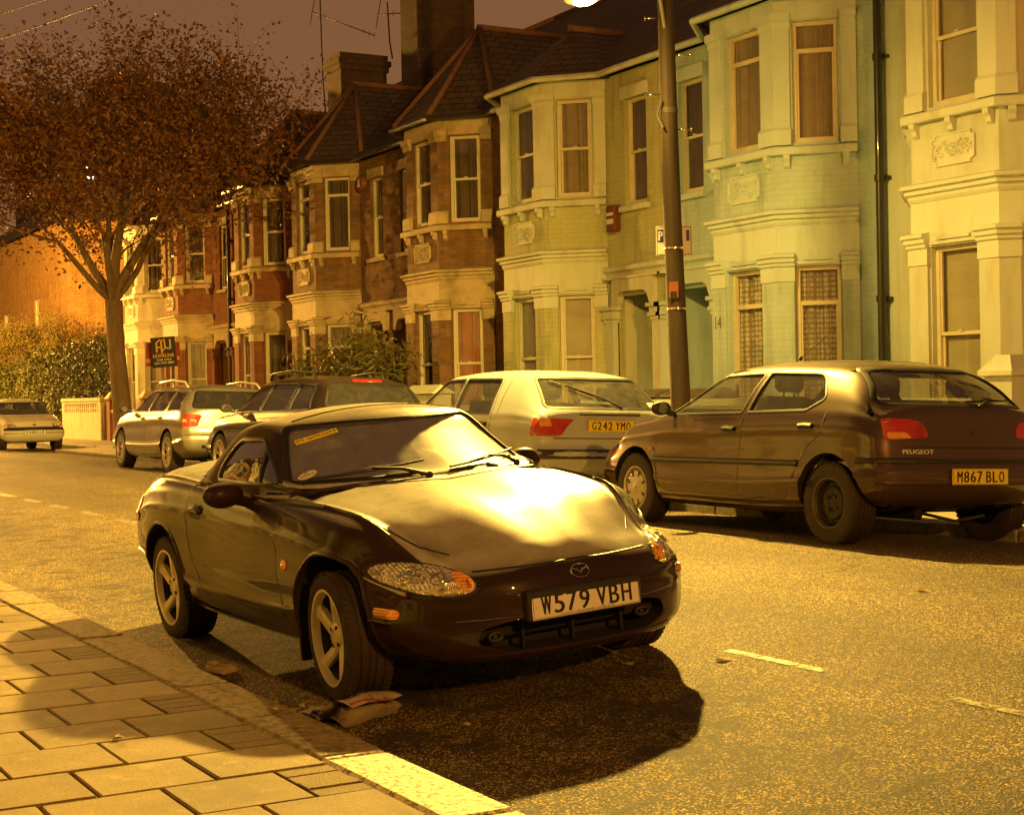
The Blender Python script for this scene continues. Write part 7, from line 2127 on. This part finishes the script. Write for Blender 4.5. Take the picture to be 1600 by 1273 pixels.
def camera():
    cd = bpy.data.cameras.new('camera'); c = bpy.data.objects.new('camera', cd); COL.objects.link(c); SC.camera = c
    cd.sensor_width = 36; cd.sensor_fit = 'HORIZONTAL'; f = 2450.; cd.lens = f/1600*36; cd.clip_end = 2000; cd.clip_start = .05
    rho = .019; vp = (-590., 645.)
    d = Vector(((vp[0]-800)/f, (vp[1]-636.5)/f, 1)).normalized()
    up = Vector((-math.sin(rho), -math.cos(rho), 0)); up.z = -(up.x*d.x+up.y*d.y)/d.z; up.normalize()
    X = -d; Y = up.cross(X)
    # rows: world axes in cam coords (right, down, fwd)
    right = Vector((X.x, Y.x, up.x)); down = Vector((X.y, Y.y, up.y)); fwd = Vector((X.z, Y.z, up.z))
    mt = Matrix((right, -down, -fwd)).transposed().to_4x4(); mt.translation = Vector((0, 0, 1.305))
    c.matrix_world = mt

def copy_tree(o, parent=None):
    c = o.copy(); COL.objects.link(c)
    if parent: c.parent = parent
    for ch in o.children: copy_tree(ch, c)
    return c

def haze():
    if HAZE <= 0: return
    m, nt, out = nodes('night_mist'); v = nt.nodes.new('ShaderNodeVolumePrincipled')
    v.inputs['Color'].default_value = (.9, .85, .75, 1); v.inputs['Density'].default_value = HAZE; v.inputs['Anisotropy'].default_value = .35
    nt.links.new(v.outputs[0], out.inputs['Volume'])
    b = MB(); b.box(-175, 30, -14, 62, -1.2, 34); o = b.build('haze', m, fix=False); tag(o, kind='stuff')

def far_up():
    """the far side of the street lies a little higher than the near gutter"""
    for o in COL.objects:
        if o.parent or o.type in ('CAMERA', 'LIGHT'): continue
        n = o.name.split('.')[0]
        if n in ('far_kerb', 'far_pavement', 'front_garden_paving', 'pavement_corner', 'overhead_wire'): o.location.z += ZF
        elif n in ('terraced_house', 'drainpipe') and o.location.y > 5: o.location.z += ZF
        elif o.location.y > 9: o.location.z += ZF

def main():
    house_mats(); world(); camera(); street()
    P = [-14.68-W_H*k-W_H for k in range(8)]
    P = [-14.68-W_H*k for k in range(8)]
    st14 = dict(lowroof=True, wall='mint', trim='minttrim', gk='case', fk='case', gcur=['sheer', 'sheer', 'sheer'], fcur=['drape', 'drape', 'drape'], pil='mint', fpil=True, scur='dim')
    st0 = dict(lowroof=True, wall='cream', trim='creamtrim', gcur=['blind', 'blind', 'blind'], fcur=['blind', 'blind', 'blind'], pil='cream', fpil=True)
    st16 = dict(lowroof=True, wall='lime', trim='limetrim', gcur=['drape', 'blind', 'blind'], fcur=['dim', 'dim', 'drape'], pil='lime', fpil=True)
    br = dict(wall='brick', trim='trim', gcur=['dim', 'dim', 'orange'], fcur=['dim', 'dim', 'dim'])
    br2 = dict(wall='brick', trim='trim', gcur=['dim', 'dim', 'dim'], gk='case', fk='case')
    rd = dict(wall='redbrick', trim='trim', gcur=['dim', 'drape', 'dim'])
    rd2 = dict(wall='redbrick', trim='trim', gcur=['dim', 'dim', 'drape'])
    wh = dict(wall='white', trim='whitetrim', gcur=['white_blind', 'white_blind', 'white_blind'])
    h = build_house('warm cream rendered bay-fronted house, nearest at the right edge', P[0], True, st0)
    h14 = build_house('pale green painted bay-fronted house numbered 14, behind the brown hatchback', P[1], False, st14)
    m = house_number(); m.v = [(x+2.37, y-.80, z+2.12) for x, y, z in m.v]; m.v = [(x-.0, y, z) for x, y, z in m.v]; 
    m.build('house_number', M['ink'], h14, fix=False)
    build_house('yellow-green painted bay-fronted house directly left of the telegraph pole', P[2], True, st16)
    build_house('brown brick house with an orange curtain, next to the yellow-green house', P[3], False, br)
    build_house('brown brick house behind the leafy shrub, with the small round alarm', P[4], True, br2, ch=[(0.0, 11.6, .9, 1.55, 0)])
    build_house('red brick house with a pale ground-floor lintel, right of the black drainpipe', P[5], False, rd, ch=[(0.0, 10.35, .9, 1.33, 0)])
    build_house('red brick house just right of the for sale board, left of the black drainpipe', P[6], True, rd2)
    build_house('white painted brick house seen behind the tree trunk', P[7], False, wh)
    for x, lab in ((P[0], 'black drainpipe between the pale green house and the cream house'), (P[5], 'black drainpipe between the two red brick houses')):
        t = thing('drainpipe', lab, 'drainpipe', (x+.0, 13.64, 0)); m = MB(); m.tube([(0, 0, .12), (0, 0, 6.25)], .052, 12)
        m.build('pipe', HM['pipe'], t)
        for z in (.8, 2.3, 3.8, 5.3): m = MB(); m.lathe([(.052, -.04), (.068, -.04), (.068, .04), (.052, .04)], 14, (0, 0, z), 'z', closed=True); m.box(-.10, .10, .03, .10, z-.02, z+.02); m.build('pipe_collar', HM['pipe'], t)
    # terrace on the camera's own side of the street (seen mirrored in the cars)
    protos = []
    for k, (x, s, lab) in enumerate(((-2.60, wh, 'white house on the near side of the street, mirrored in the roadster door'), (-7.40, rd, 'red brick house on the near side of the street'), (-12.20, st0, 'cream house on the near side of the street'), (-17.0, br, 'brown brick house on the near side of the street beyond the cream one'))):
        protos.append(build_house(lab, x, k % 2 == 0, s, yw=-3.1, rot=PI, group='terraced houses on the near side'))
    for k, lab in enumerate(('farther white house on the near side of the street', 'farther red brick house on the near side of the street', 'farther cream house on the near side of the street', 'farthest brown brick house on the near side of the street')):
        c = copy_tree(protos[k]); c.location.x = -21.8-4.8*k; c['label'] = lab
    garden_walls(); for_sale_board(); bins(); backdrop(); wires(); aerials(); alarms(); magazine(); litter()
    far_up()
    tree((-37.3, 10.35, .22), 'leafy street tree with a forked trunk standing on the far pavement at the left')
    tree((-63.0, 14.3, .2), 'small yellow-lit tree growing out of the hedge at the left edge', 9, .50, (.20, .15, .03))
    shrub('garden_shrub', 'leafy bamboo-like shrub in the front garden of the brown brick house', (-26.7, 12.1, .24), 1.8, .55, 2.75, 7500, .20, (.12, .11, .02), 5)
    shrub('garden_shrub', 'smaller leafy shrub spilling left in front of the next brick house', (-29.6, 12.0, .24), 1.3, .5, 2.1, 2600, .18, (.12, .11, .02), 6)
    pole()
    street_lamp((-13.34, 8.50, 5.23), 'glaring street lamp bracketed from the telegraph pole', KEY, (1.0, .61, .10), arm=(-.46, 1.30), on_pole=True)
    street_lamp((-57.0, 9.3, 5.6), 'lit street lamp left of the picture beside the hedge', 1500, (1.0, .50, .08), arm=(0, .6), directional=False)
    street_lamp((-45.0, 2.1, 5.6), 'lit street lamp on the near pavement down the street', 500, (1.0, .50, .08), arm=(0, -.7), directional=False)
    street_lamp((9.0, 1.7, 5.6), 'lit street lamp on the near pavement behind the camera', 350, (1.0, .41, .055), arm=(0, -.7), directional=False)
    build_roadster(); fleet(); haze()
    SC.view_settings.view_transform = 'Standard'; SC.view_settings.look = 'None'; SC.view_settings.exposure = 0; SC.view_settings.gamma = 1
    SC.render.engine = 'CYCLES'; cy = SC.cycles
    cy.use_denoising = True; cy.max_bounces = 8; cy.transparent_max_bounces = 16; cy.diffuse_bounces = 4; cy.glossy_bounces = 4; cy.sample_clamp_indirect = 6
    cy.caustics_reflective = False; cy.caustics_refractive = False
KEY = 1700
HAZE = 0.0
main()
